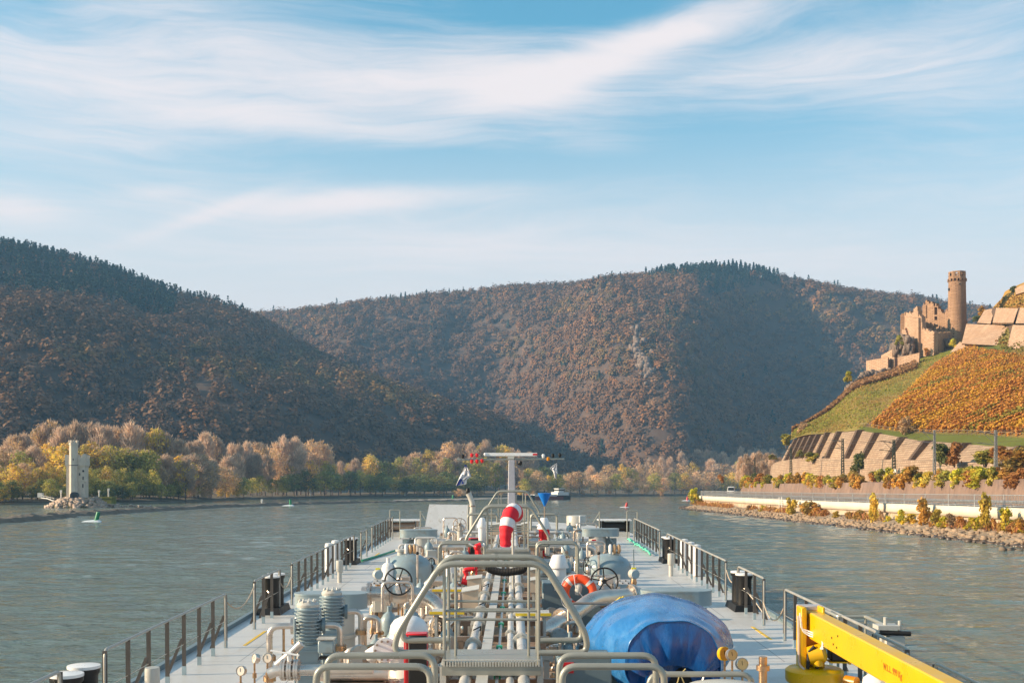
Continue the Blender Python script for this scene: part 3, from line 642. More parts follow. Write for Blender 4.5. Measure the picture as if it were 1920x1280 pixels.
tag(np_mesh('gravel_bank', sp.reshape(-1, 3), grid_faces(8, 60), mat('pale_gravel', (0.36, 0.30, 0.24), 0.95, var=0.2, scale=0.5)), kind='structure')
foam = mat('white_foam', (0.75, 0.77, 0.77), 0.6)
bpaint = {'green': mat('green_paint', (0.01, 0.22, 0.09), 0.45), 'red': mat('red_paint', (0.50, 0.025, 0.03), 0.45)}
def buoy(px, py, h, colr, lab, lean):
    d = HC * F / (py - HZ); r = tag(empty('channel_buoy', (((px - 960) * d / F), d, 0)), lab, 'buoy', f'{colr} channel buoys'); s = h
    mb = MB(); L = Matrix.Rotation(R(lean), 4, 'Y'); ax = L @ Vector((0, 0, 1)); mb.lathe([(0.01, -0.15 * s), (0.30 * s, -0.12 * s), (0.32 * s, 0.05 * s), (0.2 * s, 0.16 * s), (0.19 * s, 0.92 * s), (0.17 * s, s), (0.01, s * 1.02)] if colr == 'green' else [(0.01, -0.1 * s), (0.3 * s, -0.1 * s), (0.3 * s, 0.1 * s), (0.24 * s, 0.5 * s), (0.14 * s, 0.95 * s), (0.01, s)], (0, 0, 0), ax, 14); mb.build('float', bpaint[colr], r)
    mb = MB(); mb.grid([[(-1.5 * s, -0.6 * s, -0.1), (0.2 * s, -0.5 * s, 0.0), (0.5 * s, -0.4 * s, -0.1)], [(-1.1 * s, 0, 0.2), (0.2 * s, 0, 0.26 * s), (0.6 * s, 0, 0.1)], [(-0.9 * s, 0.5 * s, -0.1), (0.1 * s, 0.5 * s, 0.0), (0.4 * s, 0.4 * s, -0.1)]]); mb.build('bow_wave', foam, r)
buoy(180, 978, 1.75, 'green', 'nearer green channel buoy leaning in the current before the dike', 14)
buoy(545, 948, 2.2, 'green', 'green channel buoy farther off beside the end of the dike', -4)
buoy(849, 936.5, 2.6, 'green', 'smallest green channel buoy beside the gravel bank', 0)
buoy(1174, 951, 1.65, 'red', 'red channel buoy in mid river right of the mast', 8)
buoy(1289, 938.5, 2.3, 'red', 'red channel buoy by the end of the stone quay', 0)
buoy(1088, 930, 3.2, 'green', 'tiny green channel buoy off the far shore right of the barge', 0)

hullr = mat('barge_red', (0.16, 0.045, 0.04), 0.6, var=0.2); hullk = mat('barge_black', (0.025, 0.03, 0.035), 0.6); barge_white = mat('barge_white', (0.6, 0.6, 0.6), 0.5)
BD = 620; bb = W(967, 937.2, BD); be = W(1062, 936.6, BD + 14)
barge = tag(empty('cargo_barge', (0, 0, 0)), 'distant dark red cargo barge with a white wheelhouse crossing behind the mast', 'barge')
ax = (be - bb); ax.z = 0; Ln = ax.length; ux = ax.normalized(); uy = Vector((-ux.y, ux.x, 0)); bo = Vector((bb.x, bb.y, 0))
def BP(s, t, z): return bo + ux * (s * Ln) + uy * t + Vector((0, 0, z))
def bslab(m_, s0, s1, t, z0, z1, name, par=None, taper=1.0):
    mb = MB(); mb.hexa([BP(s0, -t * taper, z0), BP(s1, -t, z0), BP(s1, t, z0), BP(s0, t * taper, z0), BP(s0, -t * taper, z1), BP(s1, -t, z1), BP(s1, t, z1), BP(s0, t * taper, z1)]); return mb.build(name, m_, par or barge)
bslab(hullk, 0.0, 0.30, 4.6, -0.5, 2.6, 'bow', taper=0.3); bslab(hullr, 0.30, 0.86, 4.6, -0.5, 2.0, 'hull'); bslab(hullk, 0.86, 1.0, 4.6, -0.5, 2.5, 'stern')
bslab(barge_white, 0.30, 0.74, 4.0, 2.0, 3.0, 'hatch_covers'); bslab(barge_white, 0.76, 0.98, 3.9, 2.5, 4.3, 'deckhouse'); wh = bslab(barge_white, 0.80, 0.90, 2.6, 4.3, 6.2, 'wheelhouse'); bslab(opening, 0.795, 0.905, 2.65, 5.0, 5.7, 'window', wh); bslab(barge_white, 0.79, 0.92, 2.9, 6.2, 6.4, 'wheelhouse_roof')
bslab(hullr, 0.20, 0.25, 2.0, 2.6, 3.4, 'winch')

# ------------------------------------------------------------------ right bank: quay, road, railway terrace
QL = [(54.5, 20), (54.5, 150), (54.5, 250), (54.5, 290), (54.6, 320), (56, 337), (61, 353), (71, 372), (90, 402), (120, 450), (190, 560)]
def smooth_line(pts, n):
    A = np.array(pts, float)[:, None, :]; P = catmull(A, n * 6)[:, 0, :]; s = np.concatenate([[0], np.cumsum(np.linalg.norm(np.diff(P, axis=0), axis=1))])
    t = np.linspace(0, s[-1], n); return np.stack([np.interp(t, s, P[:, 0]), np.interp(t, s, P[:, 1])], -1)
QP = smooth_line(QL, 240)
tg = np.gradient(QP, axis=0); tg /= np.linalg.norm(tg, axis=1)[:, None]; QN = np.stack([tg[:, 1], -tg[:, 0]], -1)   # away from the river
ROADZ = 3.5 + np.clip((QP[:, 1] - 200) / 140, 0, 1) * 0.25
def qline(off, z, jz=0, jo=0, seed=1):
    rg = np.random.default_rng(seed); n = len(QP); o = off + rg.normal(size=n) * jo
    zz = (ROADZ + z) if not callable(z) else z(QP) ; zz = zz + rg.normal(size=n) * jz
    return np.concatenate([QP + QN * o[:, None], zz[:, None]], 1)
def strip(name, lines, m, smooth=True): 
    g = np.stack(lines); return np_mesh(name, g.reshape(-1, 3), grid_faces(g.shape[0], g.shape[1])[:, ::-1], m, smooth=smooth)
quay_stone = mat('quay_stone', (0.42, 0.33, 0.24), 0.9, var=0.25, scale=0.35, col2=(0.24, 0.17, 0.11), c2at=0.58, bump=0.4, bscale=1.5, stretch=(1, 1, 0.6))
concrete = mat('pale_concrete', (0.60, 0.53, 0.43), 0.85, var=0.10, scale=0.3)
asphalt = mat('asphalt', (0.06, 0.06, 0.06), 0.9, var=0.15, scale=0.5)
riprap_mat = mat('riprap_stone', (0.30, 0.215, 0.145), 0.92, var=0.35, scale=0.5, bump=0.3, bscale=3)
def wall_stone(name, c1, c2):
    """coursed rubble masonry: courses of uneven stones with darker joints, large stains and rough relief"""
    m, t, p = mat_new(name); L = t.links.new
    g = nd(t, 'ShaderNodeNewGeometry'); sp_ = nd(t, 'ShaderNodeSeparateXYZ'); L(g.outputs['Position'], sp_.inputs[0]); cm = nd(t, 'ShaderNodeCombineXYZ')
    ad = nd(t, 'ShaderNodeMath', operation='ADD'); L(sp_.outputs[0], ad.inputs[0]); L(sp_.outputs[1], ad.inputs[1]); L(ad.outputs[0], cm.inputs[0]); L(sp_.outputs[2], cm.inputs[1])
    br = nd(t, 'ShaderNodeTexBrick', Scale=1.0); L(cm.outputs[0], br.inputs['Vector']); br.inputs['Brick Width'].default_value = 1.15; br.inputs['Row Height'].default_value = 0.5; br.inputs['Mortar Size'].default_value = 0.055; br.inputs['Bias'].default_value = -0.1
    br.inputs['Color1'].default_value = (*c1, 1); br.inputs['Color2'].default_value = (c1[0] * .72, c1[1] * .70, c1[2] * .68, 1); br.inputs['Mortar'].default_value = (c2[0] * .7, c2[1] * .7, c2[2] * .7, 1)
    n = nd(t, 'ShaderNodeTexNoise', Scale=0.16, Detail=8.0, Roughness=0.65); mp = nd(t, 'ShaderNodeMapping', Scale=(1, 1, 0.5)); L(g.outputs['Position'], mp.inputs[0]); L(mp.outputs[0], n.inputs['Vector'])
    r = nd(t, 'ShaderNodeMapRange'); L(n.outputs[0], r.inputs[0]); r.inputs[1].default_value = 0.46; r.inputs[2].default_value = 0.66; r.inputs[4].default_value = 0.75
    mx = nd(t, 'ShaderNodeMix', data_type='RGBA'); L(r.outputs[0], mx.inputs[0]); L(br.outputs['Color'], mx.inputs[6]); mx.inputs[7].default_value = (*c2, 1); L(mx.outputs[2], p.inputs['Base Color'])
    p.inputs['Roughness'].default_value = 0.92; nb = nd(t, 'ShaderNodeTexNoise', Scale=1.6, Detail=6.0); L(g.outputs['Position'], nb.inputs['Vector']); b = nd(t, 'ShaderNodeBump', Strength=0.7, Distance=0.25); L(nb.outputs[0], b.inputs['Height']); L(b.outputs[0], p.inputs['Normal'])
    return m
pink_stone = wall_stone('pink_sandstone', (0.44, 0.31, 0.205), (0.25, 0.16, 0.105))
dark_stone = mat('stained_stone', (0.22, 0.145, 0.11), 0.92, var=0.25, scale=0.4, col2=(0.15, 0.10, 0.08), c2at=0.55, bump=0.4, bscale=2.0, stretch=(1, 1, 0.4))
sand = mat('shore_soil', (0.26, 0.20, 0.14), 0.95, var=0.3, scale=0.4)
tag(strip('riverside_slope', [qline(-6.0, lambda q: np.full(len(q), -0.6)), qline(-4.0, lambda q: np.full(len(q), 0.3), 0.1), qline(-1.0, lambda q: np.full(len(q), 1.3), 0.1), qline(0.2, lambda q: np.full(len(q), 1.5))], sand), kind='structure')
tag(strip('road', [qline(0.3, 0.0), qline(11.2, 0.02)], asphalt), kind='structure')
wall = empty('quay_wall'); tag(wall, 'long pale stone quay wall with a bright concrete coping below the road', 'quay wall')
strip('masonry', [qline(-0.55, lambda q: np.full(len(q), 0.6)), qline(-0.1, -1.25)], quay_stone).parent = wall
strip('coping', [qline(-0.1, -1.25), qline(-0.55, -1.15), qline(-0.55, 0.05), qline(0.3, 0.06), qline(0.3, 0.0)], concrete, smooth=False).parent = wall
galv = mat('galvanised_steel', (0.52, 0.51, 0.49), 0.45, 0.75, var=0.12, scale=2)
qr = tag(empty('quay_railing'), 'long grey steel baluster railing along the edge of the riverside road', 'railing')
sl_ = np.concatenate([[0], np.cumsum(np.linalg.norm(np.diff(QP, axis=0), axis=1))])
def qat(s, off, z):
    x = np.interp(s, sl_, QP[:, 0]); y = np.interp(s, sl_, QP[:, 1]); nx = np.interp(s, sl_, QN[:, 0]); ny = np.interp(s, sl_, QN[:, 1]); return Vector((x + nx * off, y + ny * off, np.interp(s, sl_, ROADZ) + z))
s0 = 50.0; BAY = 8.0
while s0 < 372:
    mb = MB()
    for z in (1.42, 0.22): mb.tube([qat(s0 + k * 2, 0.0, z) for k in range(int(BAY / 2) + 1)], 0.05, 5)
    k = 0.4
    while k < BAY: mb.cyl(qat(s0 + k, 0, 0.22), qat(s0 + k, 0, 1.4), 0.032, n=4, cap=False); k += 0.4
    mb.build('rail_panel', galv, qr, smooth=False)
    mb = MB(); mb.cyl(qat(s0, 0, 0.05), qat(s0, 0, 1.5), 0.075, n=6); mb.build('post', galv, qr)
    s0 += BAY
gr = tag(empty('crash_barrier'), 'grey steel crash barrier along the road behind the railing', 'crash barrier')
mb = MB(); g = [[qat(s, 1.5, z) + Vector((dx, 0, 0)) for s in np.arange(50, 380, 4.0)] for dx, z in ((0, 0.45), (-0.08, 0.55), (0, 0.62), (-0.08, 0.70), (0, 0.80))]; mb.grid(g); mb.build('beam', galv, gr, smooth=False)
for s in np.arange(60, 376, 4.0): mb = MB(); p = qat(s, 1.62, 0); mb.box(p + Vector((0, 0, 0.38)), (0.1, 0.1, 0.78)); mb.build('post', galv, gr)
rg = np.random.default_rng(21); pts = []; sz = []
for k in range(5200):
    s = rg.uniform(60, 352); q = rg.random(); off = -5.6 + q * 4.8; pts.append(tuple(qat(s, off, -3.5) + Vector((0, 0, -0.1 + q * 1.25 - (0.25 if s > 250 else 0))))); sz.append(0.2 + 0.7 * rg.random() ** 2.4)
tag(rocks('riprap_stones', pts, sz, 22, riprap_mat), 'tan riprap stones heaped at the foot of the quay wall', 'stones', kind='stuff')
pts = [tuple(qat(rg.uniform(60, 352), -5.75 + rg.normal() * 0.22, -3.5) + Vector((0, 0, 0.02))) for k in range(900)]
tag(rocks('wet_stones', pts, 0.3 + 0.6 * rg.random(900) ** 2, 24, mat('wet_stone', (0.085, 0.062, 0.048), 0.4, var=0.3, scale=0.6)), 'dark wet stones along the waterline under the quay', 'stones', kind='stuff')
n = 9000; ss = rg.uniform(60, 350, n); ss = ss[vnoise(ss / 7, ss * 0, 5) > 0.42]; C = np.array([tuple(qat(q, -0.75 - abs(rg.normal()) * 0.8, -2.35 + abs(rg.normal()) * 0.35)) for q in ss]); n = len(C)
V, Fq, c4 = flakes(C, rg.uniform(0.12, 0.24, n), rg, np.where(rg.random((n, 1)) < 0.5, np.array([[0.40, 0.24, 0.08]]), np.array([[0.30, 0.13, 0.06]])) * rg.uniform(0.7, 1.4, (n, 1)), aspect=4.0, dirs=np.stack([rg.normal(size=n) * .4, rg.normal(size=n) * .4, np.ones(n)], -1))
tag(np_mesh('wall_foot_weeds', V, Fq, LEAF, c4), 'dry reddish weeds along the foot of the quay wall', 'weeds', kind='stuff')
pts = [(44 + k * 0.3 + rg.normal() * .4, 103 + rg.normal() * 0.6, rg.uniform(-.2, .15)) for k in range(24)]
tag(rocks('river_stones', pts, [rg.uniform(.35, .8) for _ in pts], 23, dike_mat), 'dark stones just breaking the water near the quay', 'stones', kind='stuff')

lw = tag(strip('roadside_wall', [qline(11.2, -0.2), qline(11.5, 1.2), qline(11.9, 3.4, 0.05), qline(12.6, 3.45), qline(12.7, 3.2)], dark_stone, smooth=False), 'stained reddish stone wall along the far side of the road', 'stone wall')
rail_ground = mat('railway_ballast', (0.16, 0.13, 0.10), 0.95, var=0.3, scale=0.4, col2=(0.13, 0.14, 0.04))
BL = [(81, 20), (81, 120), (81, 200), (81, 300), (81, 340), (83, 366), (92, 385), (115, 420), (170, 520)]
BPn = smooth_line(BL, 240)
g = np.stack([qline(12.6, 3.3), qline(17, 3.6), np.concatenate([BPn, np.full((240, 1), 7.3)], 1)])
tag(np_mesh('railway_ground', g.reshape(-1, 3), grid_faces(3, 240)[:, ::-1], rail_ground, smooth=True), kind='structure')

btop = lambda y: np.interp(y, [20, 150, 190, 217, 280, 320, 350, 372, 400], [8.6, 9.2, 9.8, 11.0, 13.2, 14.4, 14.2, 12.2, 9.5])
def xz_line(pts2d, off, zf):
    A = pts2d; t = np.gradient(A, axis=0); t /= np.linalg.norm(t, axis=1)[:, None]; N = np.stack([t[:, 1], -t[:, 0]], -1); Q = A + N * off
    return np.concatenate([Q, zf(A[:, 1])[:, None]], 1)
tag(strip('railway_wall', [xz_line(BPn, -0.3, lambda y: y * 0 + 6.9), xz_line(BPn, 0.3, btop), xz_line(BPn, 2.6, lambda y: btop(y) + 0.05)], pink_stone, smooth=False), 'plain pinkish stone retaining wall directly behind the railway', 'stone wall')
atop = lambda y: np.interp(y, [20, 60, 100, 150, 192, 207, 243, 284, 312, 352, 375], [8.9, 9.6, 10.2, 11.4, 12.7, 13.5, 16.0, 20.3, 21.0, 20.6, 18.0])
aface = [xz_line(BPn, 2.5, lambda y: btop(y) - 0.1), xz_line(BPn, 5.9, atop), xz_line(BPn, 6.6, atop)]
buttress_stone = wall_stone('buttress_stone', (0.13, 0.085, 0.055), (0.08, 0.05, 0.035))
uw = empty('terrace_wall'); tag(uw, 'sloping pinkish terrace wall with dark buttresses below the vineyard', 'terrace wall')
strip('wall_face', aface, pink_stone, smooth=False).parent = uw
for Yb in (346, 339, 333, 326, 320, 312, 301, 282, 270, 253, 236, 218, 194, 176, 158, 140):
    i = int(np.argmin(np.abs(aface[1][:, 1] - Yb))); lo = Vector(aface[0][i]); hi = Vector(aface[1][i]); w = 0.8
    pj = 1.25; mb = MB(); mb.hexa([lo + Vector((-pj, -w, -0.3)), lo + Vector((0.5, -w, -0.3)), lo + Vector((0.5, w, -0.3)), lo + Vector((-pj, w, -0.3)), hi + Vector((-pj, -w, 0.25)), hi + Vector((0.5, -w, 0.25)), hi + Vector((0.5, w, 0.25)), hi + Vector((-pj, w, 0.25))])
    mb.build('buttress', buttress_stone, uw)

# ------------------------------------------------------------------ castle hill and vineyard
colA = [(1480, 825, 352), (1512, 815, 334), (1560, 812, 312), (1610, 807, 286), (1660, 817, 265), (1720, 826, 244), (1790, 832, 224), (1850, 836, 208), (1920, 838, 193.5), (2150, 846, 156), (2700, 868, 108), (4000, 900, 62)]
colT = [(1488, 812, 356), (1520, 795, 362), (1560, 765, 372), (1605, 722, 384), (1650, 704, 396), (1700, 684, 406), (1760, 661, 412), (1850, 648, 382), (1920, 672, 325), (2150, 690, 255), (2700, 740, 170), (4000, 820, 90)]
colU = [(1500, 830, 430), (1535, 815, 440), (1575, 790, 450), (1620, 745, 460), (1660, 705, 455), (1715, 668, 445), (1790, 640, 436), (1850, 602, 428), (1925, 568, 398), (2150, 560, 345), (2700, 560, 210), (4000, 640, 120)]
colV = [(1510, 880, 560), (1545, 880, 570), (1585, 860, 570), (1630, 820, 570), (1670, 780, 560), (1725, 720, 540), (1800, 655, 520), (1872, 566, 440), (1912, 532, 425), (2150, 450, 400), (2700, 350, 280), (4000, 350, 170)]
NA = nodes_px([colA, colT]); NR, NCc = 60, 170
SL = catmull(nodes_px([colA, colA]).transpose(1, 0, 2), NCc).transpose(1, 0, 2)[0]; ST = catmull(nodes_px([colT, colT]).transpose(1, 0, 2), NCc).transpose(1, 0, 2)[0]
SU = catmull(nodes_px([colU, colU]).transpose(1, 0, 2), NCc).transpose(1, 0, 2)[0]; SV = catmull(nodes_px([colV, colV]).transpose(1, 0, 2), NCc).transpose(1, 0, 2)[0]
def hillpt(u, v, noise=True):
    """u along the slope 0..11 (node columns), v from the terrace path (0) to the crest (1)"""
    k = u / 11 * (NCc - 1); ii = np.arange(NCc); f = lambda Sx: np.stack([np.interp(k, ii, Sx[:, c]) for c in range(3)], -1)
    a, b = f(SL), f(ST); v_ = np.asarray(v)[..., None]; P = a * (1 - v_) + b * v_
    bulge = np.sin(np.pi * np.clip(v, 0, 1)); P[..., 2] += bulge * (1.2 + (fbm(P[..., 0] / 26, P[..., 1] / 26, 31) - 0.5) * 1.0); return P
uu = np.linspace(0, 11, NCc); vv = np.linspace(0, 1, NR); UU, VV = np.meshgrid(uu, vv)
HG = hillpt(UU, VV)
up_ = [ST + (SU - ST) * t for t in (0.25, 0.5, 0.75, 1.0)] + [SU + (SV - SU) * t for t in (0.35, 0.7, 1.0)]
HG = np.concatenate([HG, np.stack(up_)]); UU2 = np.concatenate([UU, np.tile(uu, (7, 1))]); VV2 = np.concatenate([VV, np.array([1.1, 1.2, 1.3, 1.4, 1.6, 1.8, 2.0])[:, None] * np.ones((1, NCc))])
HG[NR:, :, 2] += (fbm(HG[NR:, :, 0] / 15, HG[NR:, :, 1] / 15, 8) - 0.5) * 2.0
edge = 3.15 + 3.5 * VV2 + (fbm(VV2 * 9, UU2 * 0 + 1, 3) - 0.5) * 0.12
hc = np.zeros(HG.shape); nz = fbm(HG[..., 0] / 6, HG[..., 1] / 6, 55)[..., None]; nz2 = fbm(HG[..., 0] / 16, HG[..., 2] / 10, 57)[..., None]
olive, lime, ochre, brown, rust_, turf = (np.array(c) for c in ((0.20, 0.16, 0.045), (0.16, 0.165, 0.03), (0.27, 0.17, 0.055), (0.18, 0.105, 0.06), (0.22, 0.11, 0.07), (0.105, 0.118, 0.025)))
g1 = np.where(nz2 > 0.52, olive, ochre) * (0.75 + 0.5 * nz); lo_u = np.clip((UU2 - 0.6) / 4, 0, 1)[..., None]
g1 = g1 * (1 - lo_u * np.clip(VV2[..., None] * 1.6 - 0.5, 0, 1)) + lime * lo_u * np.clip(VV2[..., None] * 1.6 - 0.5, 0, 1) * (0.8 + .4 * nz)
crest = np.clip((VV2 - 0.80) / 0.12, 0, 1) * np.clip((5.2 - UU2) / 0.6, 0, 1); g1 = g1 * (1 - crest[..., None]) + (rust_ * (0.6 + 0.9 * nz)) * crest[..., None]
hc[:] = g1; vine_ground = np.array((0.24, 0.15, 0.05)) * (0.7 + 0.6 * nz); hc = np.where((UU2 > edge)[..., None] & (VV2 < 2.5)[..., None], vine_ground, hc); upg = (UU2 > 6.4)[..., None] & (VV2 > 1.03)[..., None]; hc = np.where(upg, np.where(nz2 > 0.5, np.array((0.33, 0.19, 0.045)), np.array((0.19, 0.155, 0.04))) * (0.7 + 0.6 * nz), hc)
trk = (np.abs(UU2 - edge) < 0.10)[..., None] & (VV2 < 1)[..., None]; hc = np.where(trk, brown * (0.6 + .6 * nz), hc)
path_v = (VV2 < 0.055)[..., None] & (UU2 > 3.0)[..., None]; hc = np.where(path_v, turf * (0.8 + .4 * nz), hc)
capg = ((UU2 > 6.75) & (UU2 < 7.75) & (VV2 > 0.95 - 0.10 * np.exp(-((UU2 - 7.1) / 0.5) ** 2)) & (VV2 <= 1.03))[..., None]; hc = np.where(capg, turf * (0.8 + .4 * nz), hc)
ground_mat = leaf_mat('hill_ground', 0.95, 0.0, 0.0)
o = np_mesh('castle_hill', HG.reshape(-1, 3), grid_faces(*HG.shape[:2]), ground_mat, hc.reshape(-1, 3), smooth=True); tag(o, kind='structure')
# vines: leaf clumps along rows that run up the slope
rng = np.random.default_rng(61); n = 130000
u = rng.uniform(2.9, 11, n); v = rng.uniform(0.06, 0.97, n); P = hillpt(u, v)
keep = (u > 3.15 + 3.5 * v + 0.12); keep &= ~((u > 6.75) & (u < 7.75) & (v > 0.95 - 0.10 * np.exp(-((u - 7.1) / 0.5) ** 2)))
P = P[keep]; u, v = u[keep], v[keep]; rowc = np.round(P[:, 1] / 3.6) * 3.6; P[:, 1] = rowc + rng.normal(size=len(P)) * 0.2; P[:, 2] += rng.uniform(0.1, 1.35, len(P))
z = fbm(P[:, 0] / 14, P[:, 1] / 6, 71) * 0.95 + rng.random(len(P)) * 0.24 + 0.03
cc = np.where((z > 0.72)[:, None], np.array([[0.46, 0.27, 0.035]]), np.where((z > 0.56)[:, None], np.array([[0.42, 0.20, 0.045]]), np.where((z > 0.46)[:, None], np.array([[0.40, 0.17, 0.04]]), np.array([[0.25, 0.21, 0.04]]))))
redd = np.clip((v - 0.45) * 1.2, 0, 0.6)[:, None] * (rng.random((len(P), 1)) < 0.5); cc = cc * (1 - redd) + np.array([[0.30, 0.12, 0.05]]) * redd
V, Fq, c4 = flakes(P, rng.uniform(0.3, 0.66, len(P)), rng, 1.15 * cc * rng.uniform(0.86, 1.14, (len(P), 1)), nrm=np.tile(np.array([[-0.45, -0.2, 0.8]]), (len(P), 1)), loose=0.55)
tag(np_mesh('vineyard_vines', V, Fq, LEAF, c4), 'orange and golden autumn vines in rows up the slope', 'vines', kind='stuff')
Gs = HG[NR - 1:NR + 6]; n = 26000; Pp, _v = scatter_on(Gs[:, int(6.3 / 11 * NCc):], n, rng); Pp[:, 2] += rng.uniform(-0.1, 1.0, n); zz = fbm(Pp[:, 0] / 9, Pp[:, 2] / 6, 17)[:, None]
V, Fq, c4 = flakes(Pp, rng.uniform(0.4, 0.9, n), rng, np.where(zz > 0.52, np.array([[0.42, 0.24, 0.04]]), np.where(zz > 0.42, np.array([[0.33, 0.16, 0.04]]), np.array([[0.19, 0.17, 0.035]]))) * rng.uniform(0.7, 1.3, (n, 1)))
tag(np_mesh('upper_vines', V, Fq, LEAF, c4), 'orange and olive vines on the slopes above the stone terraces', 'vines', kind='stuff')
n = 11000; u = rng.uniform(0, 5.3, n); v = rng.uniform(0.80, 1.0, n); kk = (u < 3.4) | (v < 0.93); u, v = u[kk], v[kk]; n = len(u); P = hillpt(u, v); P[:, 2] += rng.uniform(0, 1.6, n)
V, Fq, c4 = flakes(P, rng.uniform(0.5, 1.2, n), rng, np.array([[0.34, 0.185, 0.105]]) * rng.uniform(0.7, 1.4, (n, 1)) + np.array([[0.06, 0.05, 0]]) * rng.random((n, 1)))
tag(np_mesh('crest_scrub', V, Fq, LEAF, c4), 'russet scrub growing along the crest below the castle', 'scrub', kind='stuff')
n = 14000; u = rng.uniform(0.2, 6.6, n); v = rng.uniform(0.03, 0.95, n); P = hillpt(u, v); k = u < 3.05 + 3.5 * v; P = P[k]; P[:, 2] += rng.uniform(0, 0.5, len(P))
V, Fq, c4 = flakes(P, rng.uniform(0.25, 0.6, len(P)), rng, np.where(fbm(P[:, 0] / 8, P[:, 1] / 10, 4)[:, None] + 0.35 * rng.random((len(P), 1)) < 0.70, np.array([[0.28, 0.265, 0.05]]), np.array([[0.38, 0.25, 0.07]])) * rng.uniform(0.85, 1.15, (len(P), 1)), nrm=np.tile(np.array([[-0.45, -0.2, 0.8]]), (len(P), 1)), loose=0.5)
tag(np_mesh('slope_grass', V, Fq, LEAF, c4), 'dry olive grass on the open slope under the castle', 'grass', kind='stuff')
fence_p = hillpt(np.linspace(3.05, 11, 60), np.full(60, 0.05)); pf = tag(empty('path_fence'), 'thin pale rail fence along the grassy path under the vineyard', 'fence')
mb = MB(); mb.tube([Vector(p) + Vector((0, 0, 1.0)) for p in fence_p], 0.035, 5); mb.build('rail', sand, pf)
for p in fence_p[::1]: mb = MB(); mb.cyl(p, Vector(p) + Vector((0, 0, 1.0)), 0.045, n=5); mb.build('post', bark, pf)
# land past the end of the quay
eg = np.stack([qline(-4, lambda q: np.full(len(q), -0.5)), qline(3, -0.5), qline(60, 4.0)])[:, 165:]
tag(np_mesh('point_ground', eg.reshape(-1, 3), grid_faces(3, eg.shape[1])[:, ::-1], bank_mat), kind='structure')
# ------------------------------------------------------------------ ruined castle on the hill
ruin = wall_stone('ruin_stone', (0.41, 0.25, 0.15), (0.22, 0.125, 0.075))
ruin_pale = wall_stone('ruin_render', (0.50, 0.335, 0.225), (0.33, 0.205, 0.13))
castle = tag(empty('castle_ruin', W(1750, 655, 412)), 'roofless reddish castle ruin with one round tower on the hill above the vineyard', 'castle ruin')
cinv = Matrix.Translation(-castle.location)
class CB(MB):
    def build(s, name, m, parent=None, **k):
        s.v = [tuple(Vector(p) - castle.location) for p in s.v]; return MB.build(s, name, m, parent or castle, smooth=False)
def ragged(name, a, b, top, bot, holes=(), th=1.5, m=ruin, cell=0.45, rough=0.7, seed=1, par=None):
    """a broken wall between two sight lines; top and bot give its height along the way, holes its openings (all in photo pixels)"""
    rg = random.Random(seed); (pa, da), (pb, db) = a, b; A = W(pa, HZ, da); B = W(pb, HZ, db); L = (B - A); L.z = 0; n = max(2, int(L.length / cell)); ux = L.normalized(); nv = Vector((-ux.y, ux.x, 0))
    if nv.y < 0: nv = -nv
    mb = CB()
    for i in range(n):
        f0, f1 = i / n, (i + 1) / n; fm = (f0 + f1) / 2; px = pa + (pb - pa) * fm; d = da + (db - da) * fm; zz = lambda py: HC + (HZ - py) * d / F
        z1 = zz(np.interp(px, *zip(*top))) + rg.uniform(-rough, rough); z0 = zz(np.interp(px, *zip(*bot)))
        runs = [(z0, z1)]
        for hx0, hx1, hy0, hy1 in holes:
            if hx0 <= px <= hx1:
                lo, hi = zz(hy1), zz(hy0); nr = []
                for q0, q1 in runs:
                    if lo > q0: nr.append((q0, min(q1, lo)))
                    if hi < q1: nr.append((max(q0, hi), q1))
                runs = [r for r in nr if r[1] - r[0] > 0.05]
        p0 = A + L * f0; p1 = A + L * f1; t = nv * (th * rg.uniform(0.9, 1.1))
        for q0, q1 in runs:
            h = lambda p, z: Vector((p.x, p.y, z)); mb.hexa([h(p0, q0), h(p1, q0), h(p1 + t, q0), h(p0 + t, q0), h(p0, q1), h(p1, q1), h(p1 + t, q1), h(p0 + t, q1)])
    return mb.build(name, m, par)
ragged('front_wall', (1696, 426), (1752, 406), [(1696, 588), (1713, 585), (1713.6, 577), (1721, 577), (1722, 592), (1728, 593), (1730, 616), (1752, 624)], [(1696, 650), (1712, 668), (1735, 668), (1752, 660)], [(1704, 711, 601, 611), (1712, 713, 596, 599), (1733, 735.5, 631, 639), (1743, 745.5, 632, 638), (1700, 702, 622, 628)], m=ruin_pale, seed=2)
ragged('side_wall', (1696, 426.5), (1706, 438), [(1696, 588), (1702, 596)], [(1696, 660), (1702, 660)], seed=3)
ragged('corner_stub', (1691, 426), (1700, 423), [(1691, 617), (1695, 615), (1700, 626)], [(1691, 645), (1700, 655)], seed=4, m=ruin_pale)
ragged('gable_wall', (1728, 437), (1782, 424), [(1728, 594), (1731, 571), (1737, 565), (1744, 566), (1752, 571), (1758, 573), (1763, 582), (1770, 586), (1776, 581), (1782, 584)], [(1728, 655), (1782, 655)],
       [(1736.5, 1739, 572, 597), (1752, 1757, 576, 590), (1752.5, 1757, 593, 600), (1779, 1782, 584, 592)], seed=5)
ragged('inner_wall', (1729, 424), (1792, 418), [(1729, 600), (1745, 606), (1770, 616), (1792, 622)], [(1729, 655), (1792, 660)], [(1752, 1759, 612, 622)], seed=6, th=1.2)
ragged('curtain_wall', (1751, 406), (1784, 412), [(1751, 624), (1784, 622)], [(1751, 668), (1784, 665)], seed=7, rough=0.15, m=ruin_pale)
ragged('rear_wall', (1776, 428), (1814, 430), [(1776, 592), (1790, 598), (1814, 604)], [(1776, 650), (1814, 650)], seed=8)
ragged('buttress', (1711, 419), (1722, 414.6), [(1711, 596), (1722, 596)], [(1711, 672), (1722, 672)], seed=9, rough=0.1, m=ruin_pale)
tc_ = W(1794.6, 640, 420); Sx = 420 / F
